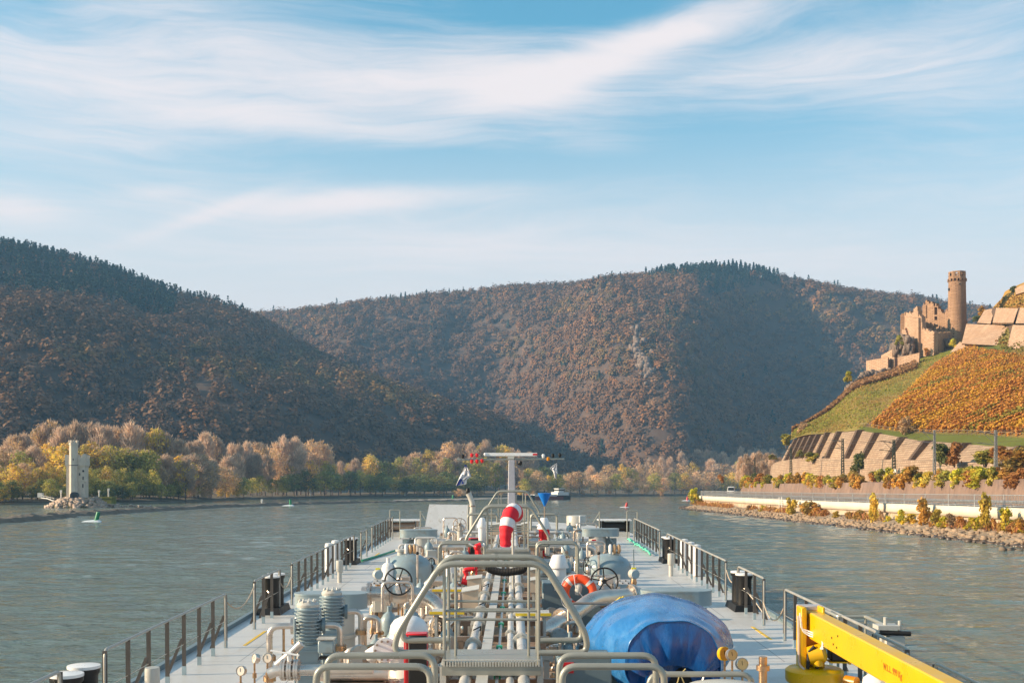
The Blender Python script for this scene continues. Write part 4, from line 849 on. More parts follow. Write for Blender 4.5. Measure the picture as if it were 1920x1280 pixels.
kp = empty('keep', tc_ - castle.location); kp.parent = castle
mb = MB(); hz = lambda py: (640 - py) * Sx
mb.lathe([(17.2 * Sx, hz(668)), (16.9 * Sx, hz(610)), (16.0 * Sx, hz(560)), (15.4 * Sx, hz(528))], n=22); mb.build('shaft', ruin, kp)
mb = MB()
for i in range(16):
    a = 2 * math.pi * i / 16; mb.box((math.cos(a) * 15.9 * Sx, math.sin(a) * 15.9 * Sx, hz(525.6)), (0.5, 0.6, 0.9), rz=a)
mb.lathe([(17.0 * Sx, hz(524)), (17.0 * Sx, hz(522))], n=8); mb.build('corbels', ruin, kp)
mb = MB(); Rr = 16.1 * Sx; z0, z1 = hz(523), hz(510)
for i in range(8):
    a = 2 * math.pi * (i + 0.5) / 8 + R(-4); M = Matrix.Rotation(a - R(90), 4, 'Z') @ Matrix.Translation((0, Rr * math.cos(math.pi / 8) - 0.35, 0)); hw = Rr * math.sin(math.pi / 8)
    for x0, x1, q0, q1 in ((-hw, -0.48, z0, z1), (0.48, hw, z0, z1), (-0.48, 0.48, z0, z0 + 0.9), (-0.48, 0.48, z0 + 2.1, z1)):
        vs = [M @ Vector(p) for p in ((x0, -0.35, q0), (x1, -0.35, q0), (x1, 0.35, q0), (x0, 0.35, q0), (x0, -0.35, q1), (x1, -0.35, q1), (x1, 0.35, q1), (x0, 0.35, q1))]; mb.hexa(vs)
    for sx in (-1, 1): mb.hexa([M @ Vector(p) for p in ((sx * 0.48, -0.34, z0 + 1.7), (sx * 0.2, -0.34, z0 + 2.09), (sx * 0.2, 0.34, z0 + 2.09), (sx * 0.48, 0.34, z0 + 1.7), (sx * 0.47, -0.34, z0 + 2.09), (sx * 0.3, -0.34, z0 + 2.12), (sx * 0.3, 0.34, z0 + 2.12), (sx * 0.47, 0.34, z0 + 2.09))])
mb.build('parapet', ruin, kp, smooth=False)
for px, py, w, h in ((1778.6, 543, 0.5, 0.9), (1793.5, 535, 0.35, 0.5)):
    x = (px - 1794.6) * Sx; mb = MB(); mb.box((x, -math.sqrt(max(0.1, (16.4 * Sx) ** 2 - x * x)) + 0.25, hz(py)), (w, 0.7, h)); mb.build('window', opening, kp)
def panel(name, q, m, label=None, cat=None, group=None, th=3.0, par=None):
    P = [W(*c) for c in q]; bk = Vector((th * 0.45, th, 0)); mb = MB(); TL, TR, BR, BL = P
    mb.hexa([BL, BR, BR + bk, BL + bk, TL, TR, TR + bk, TL + bk]); o = mb.build(name, m, par, smooth=False)
    if label: tag(o, label, cat, group)
    return o
ow = tag(empty('castle_outwork'), 'low pale outwork wall with gate slots below the castle on the crest', 'outwork wall')
panel('wall_section', [(1624, 676, 401), (1665, 669, 391), (1665, 702, 391), (1624, 706, 401)], ruin_pale, par=ow)
panel('gate_pier', [(1669, 670, 394), (1677, 669, 391), (1677, 702, 391), (1669, 702, 394)], ruin_pale, par=ow)
panel('wall_section', [(1683, 670, 402), (1724, 661, 393), (1722, 695, 393), (1683, 698, 402)], ruin_pale, par=ow)
panel('gate_back', [(1664, 674, 402), (1684, 672, 403), (1684, 702, 402), (1664, 702, 401)], dark_stone, par=ow, th=1)  # shade inside the gate slots is put into this darker stone
panel('upper_wall', [(1652, 666, 414), (1673, 655, 408), (1673, 676, 408), (1652, 678, 414)], ruin_pale, par=ow, th=1)
GRP = 'stone terrace panels above the vineyard'
for q, lab in (([(1812, 607, 399), (1890, 610, 380), (1884, 648, 366), (1803, 644, 392)], 'broad sloping stone terrace panel right of the castle tower foot'),
               ([(1799, 641, 399), (1884, 646, 379.5), (1862, 660, 377), (1778, 664, 398)], 'low curved stone terrace wall at the head of the green strip'),
               ([(1868, 577, 394), (1909, 578, 366), (1900, 605, 360), (1861, 605, 389)], 'upper stone terrace panel between two dark stair slots'),
               ([(1846, 581, 406), (1865, 578, 398), (1857, 607, 390), (1832, 605, 400)], 'small upper stone terrace panel nearest the castle tower'),
               ([(1913, 577, 363), (2010, 580, 328), (2003, 607, 320), (1904, 606, 358)], 'upper stone terrace panel cut by the picture edge, above the tall one'),
               ([(1899, 609, 359), (2010, 612, 318), (2004, 700, 292), (1889, 648, 352)], 'tall sloping stone terrace panel cut by the picture edge'),
               ([(1903, 541, 396), (1960, 512, 380), (1960, 535, 377), (1905, 552, 393)], 'short stone wall on the highest visible ledge')):
    panel('terrace_panel', q, ruin_pale, lab, 'terrace wall', GRP)
for (a, b, c, d_, lab) in (((1861, 577, 399), (1868, 577, 395), (1860, 607, 391), (1853, 607, 394), 'first dark stair slot between the upper terrace panels'), ((1908, 577, 368), (1914, 577, 364), (1905, 607, 360), (1899, 607, 363), 'second dark stair slot between the upper terrace panels'), ((1890, 608, 378), (1899, 608, 366), (1889, 650, 358), (1883, 649, 378), 'dark stair slot beside the tall terrace panel')):
    panel('stair_slot', [a, b, c, d_], mat('slot_shade', (0.10, 0.065, 0.045), 0.95), lab, 'stair', 'stair slots between the terrace panels', th=2)  # solid slabs; the shade of the slots is put into their dark colour
rng = np.random.default_rng(91)
def rock_patch(spots, n, smin, smax, seed, label, squash=1.1):
    pts = []; sz = []
    for k in range(n):
        a, b = spots[rng.integers(0, len(spots) - 1)], None; i = rng.integers(0, len(spots) - 1); t = rng.random(); p = [spots[i][c] + (spots[i + 1][c] - spots[i][c]) * t for c in range(3)]
        pts.append(tuple(W(p[0] + rng.normal() * 3, p[1] + rng.normal() * spots[i][3], p[2] + rng.normal() * 1.0))); sz.append(rng.uniform(smin, smax))
    tag(rocks('rock_crag', pts, sz, seed, grey_rock, squash=2.0, tilt=0.2), kind='structure')
rock_patch([(1676, 660, 418, 6), (1695, 652, 418, 9), (1708, 658, 414, 6)], 300, 0.9, 2.2, 1, 'grey crag under the left corner of the castle ruin')
rock_patch([(1748, 652, 410, 6), (1768, 648, 411, 7), (1784, 652, 411, 5)], 130, 0.7, 1.8, 2, 'grey crag under the right curtain wall of the castle')
rock_patch([(1588, 738, 379, 5), (1605, 726, 383, 7), (1630, 713, 388, 5), (1655, 708, 390, 3), (1672, 707, 390, 2)], 380, 0.7, 2.0, 3, 'long grey crag along the crest below the outwork wall')

# ------------------------------------------------------------------ shrubs and hedges
def make_shrub(kind, seed, name):
    """a bushy crown that starts at the ground: leaves over a few leaning lobes, thin stems inside"""
    cols, ls, lobes, asp, bare, _ = KINDS[kind]; rg = np.random.default_rng(seed); r = empty(name); nl = 15; n = 900
    a = rg.uniform(0, 6.28, nl); t = rg.uniform(0.12, 0.82, nl); q = np.sqrt(rg.random(nl)) * 1.25 * np.sqrt(np.clip(1.05 - t, 0, 1)); ctr = np.stack([np.cos(a) * q, np.sin(a) * q, t * 4], -1); rad = rg.uniform(0.45, 0.85, nl)
    li = rg.integers(0, nl, n); d = rg.normal(size=(n, 3)); d[:, 2] += 0.2; d /= np.linalg.norm(d, axis=1)[:, None]; C = ctr[li] + d * rad[li][:, None] * rg.uniform(0.4, 1.1, (n, 1)); C[:, 2] = np.clip(C[:, 2], 0.05, 4.1)
    lc = 1.5 * np.array(cols)[rg.integers(0, len(cols), nl)] * rg.uniform(0.85, 1.15, (nl, 1)); V, Fq, c = flakes(C, rg.uniform(0.22, 0.5, n), rg, lc[li] * rg.uniform(0.8, 1.2, (n, 1)), nrm=d, loose=0.6)
    mb = MB()
    for k in range(5): e = Vector(ctr[k * 2]); mb.tube([(e.x * .15, e.y * .15, -0.3), e * 0.5, e], [0.06, 0.045, 0.02], 5)
    mb.build('stem', bark, r); np_mesh('foliage', V, Fq, LEAF, c, parent=r); return r
KINDS['rust'] = ([(0.32, 0.15, 0.05), (0.28, 0.13, 0.045), (0.36, 0.19, 0.05)], 0.8, 12, 0.9, 0.2, 'rusty brown')
KINDS['ochre'] = ([(0.40, 0.22, 0.045), (0.33, 0.19, 0.05), (0.24, 0.17, 0.05)], 0.8, 12, 0.9, 0.1, 'ochre')
KINDS['lime'] = ([(0.36, 0.33, 0.03), (0.45, 0.34, 0.04), (0.28, 0.27, 0.04)], 0.8, 12, 0.8, 0.05, 'yellow green')
SH = {(k, v): make_shrub(k, 300 + i * 7 + v, {'gold': 'golden_shrub', 'green': 'olive_shrub', 'dark': 'green_shrub', 'tan': 'tan_shrub', 'rust': 'rusty_shrub', 'ochre': 'ochre_shrub', 'lime': 'lime_shrub'}[k]) for i, k in enumerate(('gold', 'green', 'dark', 'tan', 'rust', 'ochre', 'lime')) for v in range(2)}
sused = set()
def shrub(kind, p, h, wide, label, group=None, rg=random):
    k = (kind, rg.randrange(2)); o = SH[k]
    if k in sused: o = dup(o)
    sused.add(k); s = h / 4.0; o.location = p; o.scale = (s * wide, s * wide, s); o.rotation_euler = (0, 0, rg.uniform(0, 6.28)); tag(o, label, 'shrub', group); return o
QG = 'autumn shrubs at the foot of the quay wall'
for px, pt, pb, w, k, lab in ((1303, 912, 943, 26, 'lime', 'pale olive shrub at the far end of the quay'), (1319, 934, 947, 15, 'lime', 'small bright yellow shrub below the far end of the quay'), (1484, 929, 974, 26, 'gold', 'tall golden shrub on the quay foot beside the white ladder'),
        (1518, 932, 976, 46, 'ochre', 'broad brownish gold shrub on the quay foot by the white ladder'), (1638, 918, 978, 22, 'gold', 'slender golden shrub reaching over the quay railing, farther from us'), (1652, 955, 977, 12, 'tan', 'small brown shrub at the foot of the slender golden one'),
        (1690, 952, 984, 24, 'lime', 'lime yellow pointed shrub on the quay stones'), (1730, 926, 985, 36, 'ochre', 'sparse ochre shrub reaching up to the railing'), (1757, 950, 987, 26, 'gold', 'rounded golden shrub on the quay stones'), (1782, 960, 985, 26, 'tan', 'thin tan shrub against the quay wall'),
        (1802, 963, 986, 20, 'rust', 'dark reddish shrub against the quay wall'), (1848, 916, 990, 26, 'gold', 'tall golden shrub reaching over the railing near the picture edge'), (1864, 968, 991, 16, 'rust', 'orange brown shrub beside the tall golden one'), (1886, 944, 995, 32, 'lime', 'bushy yellow green shrub on the quay stones'), (1912, 966, 994, 28, 'ochre', 'olive brown shrub at the picture edge of the quay'),
        (1404, 945, 965, 12, 'tan', 'small straw coloured shrub on the far part of the quay'), (1745, 975, 988, 14, 'rust', 'tiny rust shrub between the golden ones')):
    d = 52.3 * F / (px - 960) if px > 1330 else 325; b = W(px, pb, d); b.z = max(b.z, 0.6); h = HC + (HZ - pt) * d / F - b.z; shrub(k, b, h, (w * d / F) / (h * 0.78), lab, QG)
xr = random.Random(44)
for i in range(14):
    px = (1430, 1452, 1545, 1568, 1592, 1612, 1664, 1708, 1772, 1822, 1832, 1874, 1900, 1918)[i]; d = 52.6 * F / (px - 960); b = W(px, 975, d); b.z = 0.9; k = xr.choice(('ochre', 'tan', 'gold', 'lime', 'rust')); shrub(k, b, xr.uniform(1.0, 1.9), xr.uniform(1.1, 1.7), f'{ORD[i]} low straggly bush from left along the quay foot', 'low bushes along the quay foot', xr)
HGp = 'hedge shrubs on top of the roadside wall'; rgh = random.Random(12); s = 92.0; i = 0
hk = ['ochre', 'lime', 'ochre', 'green', 'gold', 'rust', 'ochre', 'lime', 'green', 'gold']; cnt = {}
spots = []
while s < 362:
    spots.append((s, rgh.uniform(12.4, 14.5), rgh.choice(hk), rgh.uniform(1.8, 3.4), rgh.uniform(1.0, 1.7))); s += rgh.uniform(1.9, 3.4)
for s, off, k, h, w in reversed(spots):
    hang = rgh.random() < 0.45; cnt[k] = cnt.get(k, 0) + 1; z = 2.2 if hang else 3.2
    shrub(k, qat(s, 12.1 if hang else off, z), h, w, f'{ORD[cnt[k] - 1]} {KINDS[k][5]} shrub from left on the roadside wall', HGp, rgh)
for px, py, d, h, w, k, lab in ((1610, 890, 237, 5.2, 0.8, 'dark', 'tall dark green bush standing among the roadside hedges'), (1415, 903, 335, 3.0, 1.3, 'dark', 'low dark green bush behind the white van'), (1352, 905, 372, 3.0, 1.2, 'rust', 'rusty bush by the bend of the road'), (1500, 857, 318, 2.2, 1.4, 'green', 'round olive bush on the railway wall'), (1552, 858, 305, 1.8, 1.3, 'green', 'small olive bush on the railway wall ledge'),
        (1655, 861, 262, 1.5, 1.6, 'green', 'flat olive bush at the foot of the terrace wall'), (1688, 863, 250, 1.4, 1.8, 'dark', 'low dark bush at the foot of the terrace wall'), (1762, 872, 205, 4.6, 1.0, 'dark', 'dark bush before the railway wall near the second mast'), (1790, 872, 204, 5.0, 1.0, 'rust', 'rusty bush before the railway wall near the second mast'), (1776, 868, 206, 3.8, 0.9, 'lime', 'lime bush before the railway wall'),
        (1846, 874, 190, 3.0, 2.2, 'green', 'wide olive thicket along the railway wall'), (1885, 874, 180, 3.4, 2.2, 'rust', 'wide rusty thicket along the railway wall'), (1915, 880, 170, 4.0, 1.8, 'ochre', 'ochre thicket by the picture edge of the railway'), (1525, 868, 305, 3.2, 2.0, 'green', 'olive thicket climbing the railway wall'), (1697, 815, 256, 4.2, 1.1, 'tan', 'bare brown bush at the lower edge of the vineyard'),
        (1788, 652, 402, 3.5, 1.2, 'lime', 'yellow bush in the bend of the low terrace wall'), (1832, 605, 408, 2.6, 1.8, 'dark', 'dark green bush behind the castle tower'), (1842, 592, 410, 4.0, 1.2, 'ochre', 'ochre bush on the slope behind the castle tower'), (1900, 553, 398, 3.2, 1.1, 'dark', 'dark green bush on the highest ledge'), (1738, 666, 404, 3.2, 1.3, 'rust', 'orange bush under the castle front wall'),
        (1590, 716, 380, 4.2, 1.0, 'lime', 'yellow green bush at the tip of the crag'), (1686, 648, 406, 4.0, 1.1, 'green', 'green bush beside the left corner of the castle'), (1474, 838, 352, 4.5, 1.1, 'green', 'green bush at the left end of the terrace wall'), (1508, 812, 345, 3.5, 1.6, 'tan', 'tan bush at the foot of the crest'), (1448, 862, 366, 2.0, 2.0, 'green', 'green cap of bushes on the end of the railway wall')):
    shrub(k, W(px, py, d), h, w, lab, 'bushes on the castle hillside')
row_d = lambda px: 405.0
for i, (px, pt, d) in enumerate(((1388, 856, 400), (1400, 850, 420), (1412, 848, 430), (1424, 846, 440), (1437, 848, 430), (1449, 851, 420), (1461, 856, 430), (1394, 868, 390), (1430, 862, 400))):
    z = 5.0; o = place('bare', ((px - 960) * d / F, d, z), HC + (HZ - pt) * d / F - z, 0.8); tag(o, f'{ORD[i]} bare poplar from left behind the bend of the road', 'tree', 'bare poplars behind the road bend')

# ------------------------------------------------------------------ railway masts, wires, van, ladder
mast_steel = mat('mast_steel', (0.055, 0.065, 0.045), 0.7, 0.3); mast_grey = mat('mast_grey', (0.30, 0.29, 0.27), 0.6, 0.4)
heads = []
for px, pt, pb, d, m_, lab in ((1415, 858, 908, 338, mast_steel, 'first dark railway catenary mast from left, beyond the railway wall end'), (1483, 838, 893, 297, mast_steel, 'second dark railway catenary mast from left before the wall end'), (1580, 822, 893, 248, mast_steel, 'stout dark railway catenary mast by the dark green bush'), (1676, 824, 886, 214, mast_steel, 'dark railway catenary mast between two terrace buttresses'),
        (1752, 806, 884, 194, mast_grey, 'slim grey railway catenary mast left of the last one'), (1867, 806, 882, 169, mast_grey, 'last slim grey railway catenary mast, nearest the picture edge')):
    b = W(px, pb, d); t_ = W(px, pt, d); r = tag(empty('catenary_mast', b), lab, 'mast', 'railway catenary masts'); H = t_.z - b.z; w = 0.30 if m_ is mast_steel else 0.2; mb = MB()
    for x in (-w, w):
        for y in (-w, w): mb.cyl((x, y, -1.0), (x * 0.5, y * 0.5, H), 0.075, n=4)
    k = 0.2
    while k < H - 0.4:
        f = 1 - 0.5 * k / H
        for y in (-w * f, w * f): mb.tube([(-w * f, y, k), (w * f, y, k + 0.45)], 0.05, 4)
        for x in (-w * f, w * f): mb.tube([(x, -w * f, k), (x, w * f, k + 0.45)], 0.05, 4)
        k += 0.6
    mb.build('lattice', m_, r, smooth=False)
    mb = MB(); mb.tube([(0, 0, H - 0.6), (-2.9, -0.4, H - 0.2)], 0.06, 5); mb.tube([(0, 0, H - 2.2), (-2.9, -0.4, H - 1.9)], 0.06, 5); mb.tube([(-0.1, 0, H - 2.1), (-2.0, -0.3, H - 0.4)], 0.04, 5); mb.build('bracket', m_, r)
    mb = MB()
    for q in range(4): mb.lathe([(0.07, -0.05), (0.14, 0), (0.07, 0.05)], (-0.5 - q * 0.12, -0.05, H - 0.55 + q * 0.02), (-1, 0, 0.1), 7)
    mb.build('insulator', mat('insulator_brown', (0.12, 0.06, 0.04), 0.3), r)
    heads.append((b + Vector((-2.9, -0.4, H - 0.2)), b + Vector((-2.9, -0.4, H - 1.9)), b + Vector((0, 0, H))))
heads.append(tuple(h + Vector((2, -60, -1.2)) for h in heads[-1])); wire_m = mat('copper_wire', (0.12, 0.10, 0.085), 0.5, 0.6)
for j, (lab, r_) in enumerate((('upper railway wire strung between the mast brackets', 0.028), ('lower railway contact wire between the mast brackets', 0.028), ('feeder wire running over the railway mast tops', 0.028))):
    path = []
    for a, b in zip(heads[:-1], heads[1:]):
        for k in range(8): t = k / 8; p = a[j].lerp(b[j], t); p.z -= 1.6 * t * (1 - t) * (1.5 if j != 1 else 0.1); path.append(p)
    path.append(heads[-1][j]); mb = MB(); mb.tube(path, r_, 4); tag(mb.build('overhead_wire', wire_m), lab, 'wire', 'railway overhead wires')
for px0, px1, py, d, lab in ((1582, 1600, 893.5, 240, 'short white rail on the railway edge under the stout mast'), (1642, 1680, 885, 222, 'white parapet strip on the railway behind the hedges'), (1805, 1852, 887.5, 182, 'white rail on the railway edge near the last mast')):
    mb = MB(); a = W(px0, py, d); b = W(px1, py, d - 12); v = b - a; mb.hexa([a, b, b + Vector((.2, .1, 0)), a + Vector((.2, .1, 0)), a + Vector((0, 0, .55)), b + Vector((0, 0, .55)), b + Vector((.2, .1, .55)), a + Vector((.2, .1, .55))]); tag(mb.build('parapet_strip', post_white, smooth=False), lab, 'parapet', 'white strips along the railway')
vp = qat(340, 6.5, 0.0); vr = tag(empty('delivery_van', (W(1371, 918, vp.y).x, vp.y, vp.z + 0.02), R(-14)), 'small white van on the riverside road at the bend', 'van'); white_paint = mat('white_paint', (0.74, 0.74, 0.73), 0.35, var=0.05)
glass = mat('dark_glass', (0.02, 0.025, 0.03), 0.08)
vr.scale = (1.15, 1.15, 1.15)
mb = MB(); mb.hexa([(-.98, -2.6, .45), (.98, -2.6, .45), (.98, 2.6, .45), (-.98, 2.6, .45), (-.95, -2.55, 1.25), (.95, -2.55, 1.25), (.95, 2.55, 1.4), (-.95, 2.55, 1.4)]); mb.hexa([(-.95, -1.7, 1.25), (.95, -1.7, 1.25), (.95, 2.55, 1.4), (-.95, 2.55, 1.4), (-.82, -1.0, 2.35), (.82, -1.0, 2.35), (.82, 2.45, 2.4), (-.82, 2.45, 2.4)]); mb.build('body', white_paint, vr, bevel=0.06)
mb = MB(); mb.hexa([(-.84, -1.72, 1.34), (.84, -1.72, 1.34), (.84, -1.60, 1.34), (-.84, -1.60, 1.34), (-.74, -1.10, 2.2), (.74, -1.10, 2.2), (.74, -0.98, 2.2), (-.74, -0.98, 2.2)]); mb.build('windscreen', glass, vr)
for x in (-.9, .9):
    for y in (-1.7, 1.7):
        wb = MB(); wb.cyl((x - .12, y, .36), (x + .12, y, .36), 0.36, n=14); wb.build('wheel', opening, vr)
    hb = MB(); hb.box((x * .75, -2.6, .9), (.3, .08, .2)); hb.build('headlight', glass, vr)
lb = W(1468, 972, 54.0 * F / (1468 - 960)); lt = W(1468, 934, 54.2 * F / (1468 - 960)); ld = tag(empty('quay_ladder'), 'white steel ladder down the quay wall beside the golden shrubs', 'ladder'); mb = MB()
for y in (-1.3, 1.3): mb.cyl(lb + Vector((-0.5, y, 0)), lt + Vector((-0.5, y * .8, 0.3)), 0.09, n=6)
mb.build('side_rails', post_white, ld); mb = MB()
for k in range(1, 10): q = lb.lerp(lt, k / 10); mb.cyl(q + Vector((-0.5, -1.2, 0)), q + Vector((-0.5, 1.2, 0)), 0.05, n=5)
mb.build('rungs', post_white, ld)
# ------------------------------------------------------------------ the tanker we stand on: a frame that is trimmed a little by the stern
SP_, EYE = math.atan(52.0 / F), 3.8              # trim angle, eye height over the deck
SHIP = Matrix.Translation((0, 0, HC - EYE)) @ Matrix.Rotation(SP_, 4, 'X')
VPY = HZ - 52.0                                  # row of the deck's own vanishing point
def P(px, py, z=0.0):
    """deck point under a sight line, at height z over the deck"""
    y = F * (EYE - z) / (py - VPY); return Vector(((px - 960) * y / F, y, z))
def Q(px, py, y):
    """point on a sight line at distance y along the deck"""
    return Vector(((px - 960) * y / F, y, EYE - (py - VPY) * y / F))
def thing(name, label, cat, loc=(0, 0, 0), rz=0, group=None, par=None):
    o = bpy.data.objects.new(name, None); COL.objects.link(o); o.empty_display_size = 0.2
    o.matrix_world = SHIP @ Matrix.Translation(loc) @ Matrix.Rotation(rz, 4, 'Z'); return tag(o, label, cat, group)
def one(mb, name, m, label, cat, loc=(0, 0, 0), rz=0, group=None, **k):
    o = mb.build(name, m, **k); o.matrix_world = SHIP @ Matrix.Translation(loc) @ Matrix.Rotation(rz, 4, 'Z'); return tag(o, label, cat, group)
def put(o, loc, rz=0): o.matrix_world = SHIP @ Matrix.Translation(loc) @ Matrix.Rotation(rz, 4, 'Z'); return o
deck_paint = mat('deck_paint', (0.54, 0.535, 0.52), 0.40, var=0.09, scale=0.35, col2=(0.43, 0.40, 0.35), c2at=0.60, bump=0.08, bscale=6, stretch=(1, 0.35, 1))
def plates(m):
    """welded plate seams and rust specks on the deck paint"""
    t = m.node_tree; L = t.links.new; p = t.nodes['Principled BSDF']; src = p.inputs['Base Color'].links[0].from_socket; tcn = nd(t, 'ShaderNodeTexCoord')
    br = nd(t, 'ShaderNodeTexBrick', Scale=1.0); L(tcn.outputs['Object'], br.inputs['Vector']); br.inputs['Brick Width'].default_value = 2.6; br.inputs['Row Height'].default_value = 3.1; br.inputs['Mortar Size'].default_value = 0.012; br.inputs['Mortar Smooth'].default_value = 0.2
    mx = nd(t, 'ShaderNodeMix', data_type='RGBA'); L(br.outputs['Fac'], mx.inputs[0]); L(src, mx.inputs[6]); mx.inputs[7].default_value = (0.25, 0.25, 0.25, 1)
    n = nd(t, 'ShaderNodeTexNoise', Scale=9.0, Detail=10.0, Roughness=0.7); L(tcn.outputs['Object'], n.inputs['Vector']); r = nd(t, 'ShaderNodeMapRange'); L(n.outputs[0], r.inputs[0]); r.inputs[1].default_value = 0.63; r.inputs[2].default_value = 0.72; r.inputs[4].default_value = 0.7
    mz_ = nd(t, 'ShaderNodeMix', data_type='RGBA'); L(r.outputs[0], mz_.inputs[0]); L(mx.outputs[2], mz_.inputs[6]); mz_.inputs[7].default_value = (0.24, 0.17, 0.12, 1); L(mz_.outputs[2], p.inputs['Base Color'])
plates(deck_paint)
blue_grey = mat('blue_grey_paint', (0.25, 0.325, 0.355), 0.38, var=0.08, scale=1.2, col2=(0.23, 0.24, 0.22), c2at=0.60)
dull_blue = mat('dull_blue_paint', (0.135, 0.19, 0.215), 0.45, var=0.1, scale=1.5)
pale_paint = mat('pale_grey_paint', (0.50, 0.485, 0.44), 0.42, var=0.09, scale=1.5, col2=(0.38, 0.33, 0.27), c2at=0.62)
white_gloss = mat('white_gloss_paint', (0.76, 0.75, 0.74), 0.3, var=0.05, scale=2, col2=(0.58, 0.52, 0.45), c2at=0.64)
steel = mat('stainless_steel', (0.66, 0.575, 0.50), 0.34, 0.85, var=0.12, scale=4)
dark_steel = mat('brown_steel', (0.36, 0.27, 0.21), 0.45, 0.7, var=0.2, scale=5)
rail_m = mat('rail_galvanised', (0.40, 0.385, 0.35), 0.5, 0.35, var=0.12, scale=4)
post_m = mat('post_flat_bar', (0.105, 0.09, 0.078), 0.5, 0.2, var=0.12, scale=4)  # darker than the rail: shade of the near faces put into the colour
tube_m = mat('tube_paint', (0.31, 0.31, 0.27), 0.35, 0.25, var=0.08, scale=3)
socket = mat('socket_paint', (0.33, 0.42, 0.45), 0.45)
black = mat('black_paint', (0.006, 0.006, 0.0065), 0.5, var=0.05)
rubber = mat('black_rubber', (0.016, 0.015, 0.015), 0.7)
red = mat('red_gloss', (0.62, 0.012, 0.02), 0.35, var=0.06)
brass = mat('brass', (0.52, 0.33, 0.19), 0.35, 0.9, var=0.2, scale=8)
orange = mat('lifebuoy_orange', (0.82, 0.085, 0.018), 0.5, var=0.06)
yellow = mat('crane_yellow', (0.70, 0.40, 0.003), 0.35, var=0.05, scale=2)
ochre_p = mat('orange_and_shaded_yellow', (0.62, 0.22, 0.005), 0.4, var=0.08)
brown_shade = mat('rack_shade', (0.27, 0.185, 0.125), 0.6, var=0.3, scale=2, col2=(0.36, 0.30, 0.24), c2at=0.58)
yline = mat('yellow_line', (0.70, 0.45, 0.05), 0.6)
green_p = mat('green_hose', (0.02, 0.32, 0.19), 0.5)

HW = 6.5
ship = thing('tanker_ship', 'long pale grey tanker whose pipe-covered deck runs ahead to the bow', 'ship')
mb = MB(); out = [(HW, -14), (HW, 60), (5.9, 65), (4.4, 69.5), (2.2, 72.5), (0, 73.4), (-2.2, 72.5), (-4.4, 69.5), (-5.9, 65), (-HW, 60), (-HW, -14)]
mb.prism(out, -6, -0.14); mb.build('hull', mat('hull_paint', (0.05, 0.06, 0.075), 0.5), ship)
mb = MB(); mb.prism(out, -0.135, 0.0); mb.build('deck', deck_paint, ship, smooth=False)
for sx in (-1, 1):
    mb = MB(); mb.box((sx * (HW - 0.05), 23, 0.05), (0.10, 74, 0.10)); mb.build('edge_bar', dull_blue, ship)
    for k, (ya, yb) in enumerate(((23.6, 25.6), (45.8, 47.6)) if sx < 0 else ((24.4, 26.3),)):
        mb = MB(); mb.box((sx * 5.55, (ya + yb) / 2, 0.004), (0.07, yb - ya, 0.006)); mb.build('yellow_line', yline, ship)
# ---- railings: top rail bent down into the end posts, flat-bar posts with sockets, a few braces
def railing(x, y0, y1, n, braces, label, h=1.1, caps=(True, True)):
    s = -1 if x < 0 else 1; r = thing('deck_railing', label, 'railing', (x, y0, 0), 0, 'railings along the deck edge'); L = y1 - y0
    path = ([(0, 0, 0.02)] if caps[0] else []) + [(0, 0, h), (0, L, h)] + ([(0, L, 0.02)] if caps[1] else [])
    mb = MB(); mb.tube(fillet(path, 0.12, 4), 0.026, 8); mb.build('top_rail', rail_m, r)
    for k in range(n):
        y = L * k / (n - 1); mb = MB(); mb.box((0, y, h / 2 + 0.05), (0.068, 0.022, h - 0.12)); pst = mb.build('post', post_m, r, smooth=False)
        mb = MB(); mb.box((0, y, 0.08), (0.07, 0.034, 0.16)); mb.build('socket', socket, pst, smooth=False)
        if k in braces:
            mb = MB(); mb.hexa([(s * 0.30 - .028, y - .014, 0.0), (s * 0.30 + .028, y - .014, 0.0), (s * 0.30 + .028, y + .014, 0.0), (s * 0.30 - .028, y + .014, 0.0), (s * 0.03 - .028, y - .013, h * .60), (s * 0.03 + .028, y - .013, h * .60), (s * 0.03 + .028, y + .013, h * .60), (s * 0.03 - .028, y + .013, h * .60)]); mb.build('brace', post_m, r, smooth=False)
    mb = MB(); mb.tube([(0, 0, h * .5), (0, L, h * .5)], 0.006, 4); mb.build('wire', rail_m, r)
    return r
railing(-5.85, 9.0, 14.75, 6, (1, 4), 'nearest short railing on the left deck edge, ending by the first bollards')
railing(-5.86, 16.4, 23.3, 8, (2, 4, 6, 7), 'long railing on the left deck edge between first and second bollards')
railing(-5.86, 25.9, 28.7, 4, (1, 2), 'short railing on the left deck edge in front of the second bollards')
railing(-5.86, 30.3, 42.2, 13, (2, 4, 7, 10), 'longest railing on the left deck edge ahead of the second bollards')
railing(-5.86, 44.2, 45.9, 2, (1,), 'two-post railing on the left deck edge by the green hose')
railing(-5.9, 48.0, 56.2, 9, (1, 4, 7), 'railing on the left deck edge by the bow frame')
railing(5.86, 45.2, 54.6, 10, (2, 5, 8), 'railing on the right deck edge nearest the bow with green ropes')
railing(5.86, 31.2, 43.0, 13, (2, 4, 7, 9), 'longest railing on the right deck edge')
railing(5.86, 26.5, 29.5, 4, (1, 2, 3), 'short railing on the right deck edge in front of the bollards')
railing(5.80, 18.1, 24.2, 8, (0, 3, 6), 'railing on the right deck edge beside the crane top')
railing(5.72, 16.5, 18.0, 2, (), 'two-post railing on the right deck edge behind the crane boom')
railing(5.68, 9.0, 15.3, 6, (2, 4), 'nearest railing on the right deck edge beyond the boom')
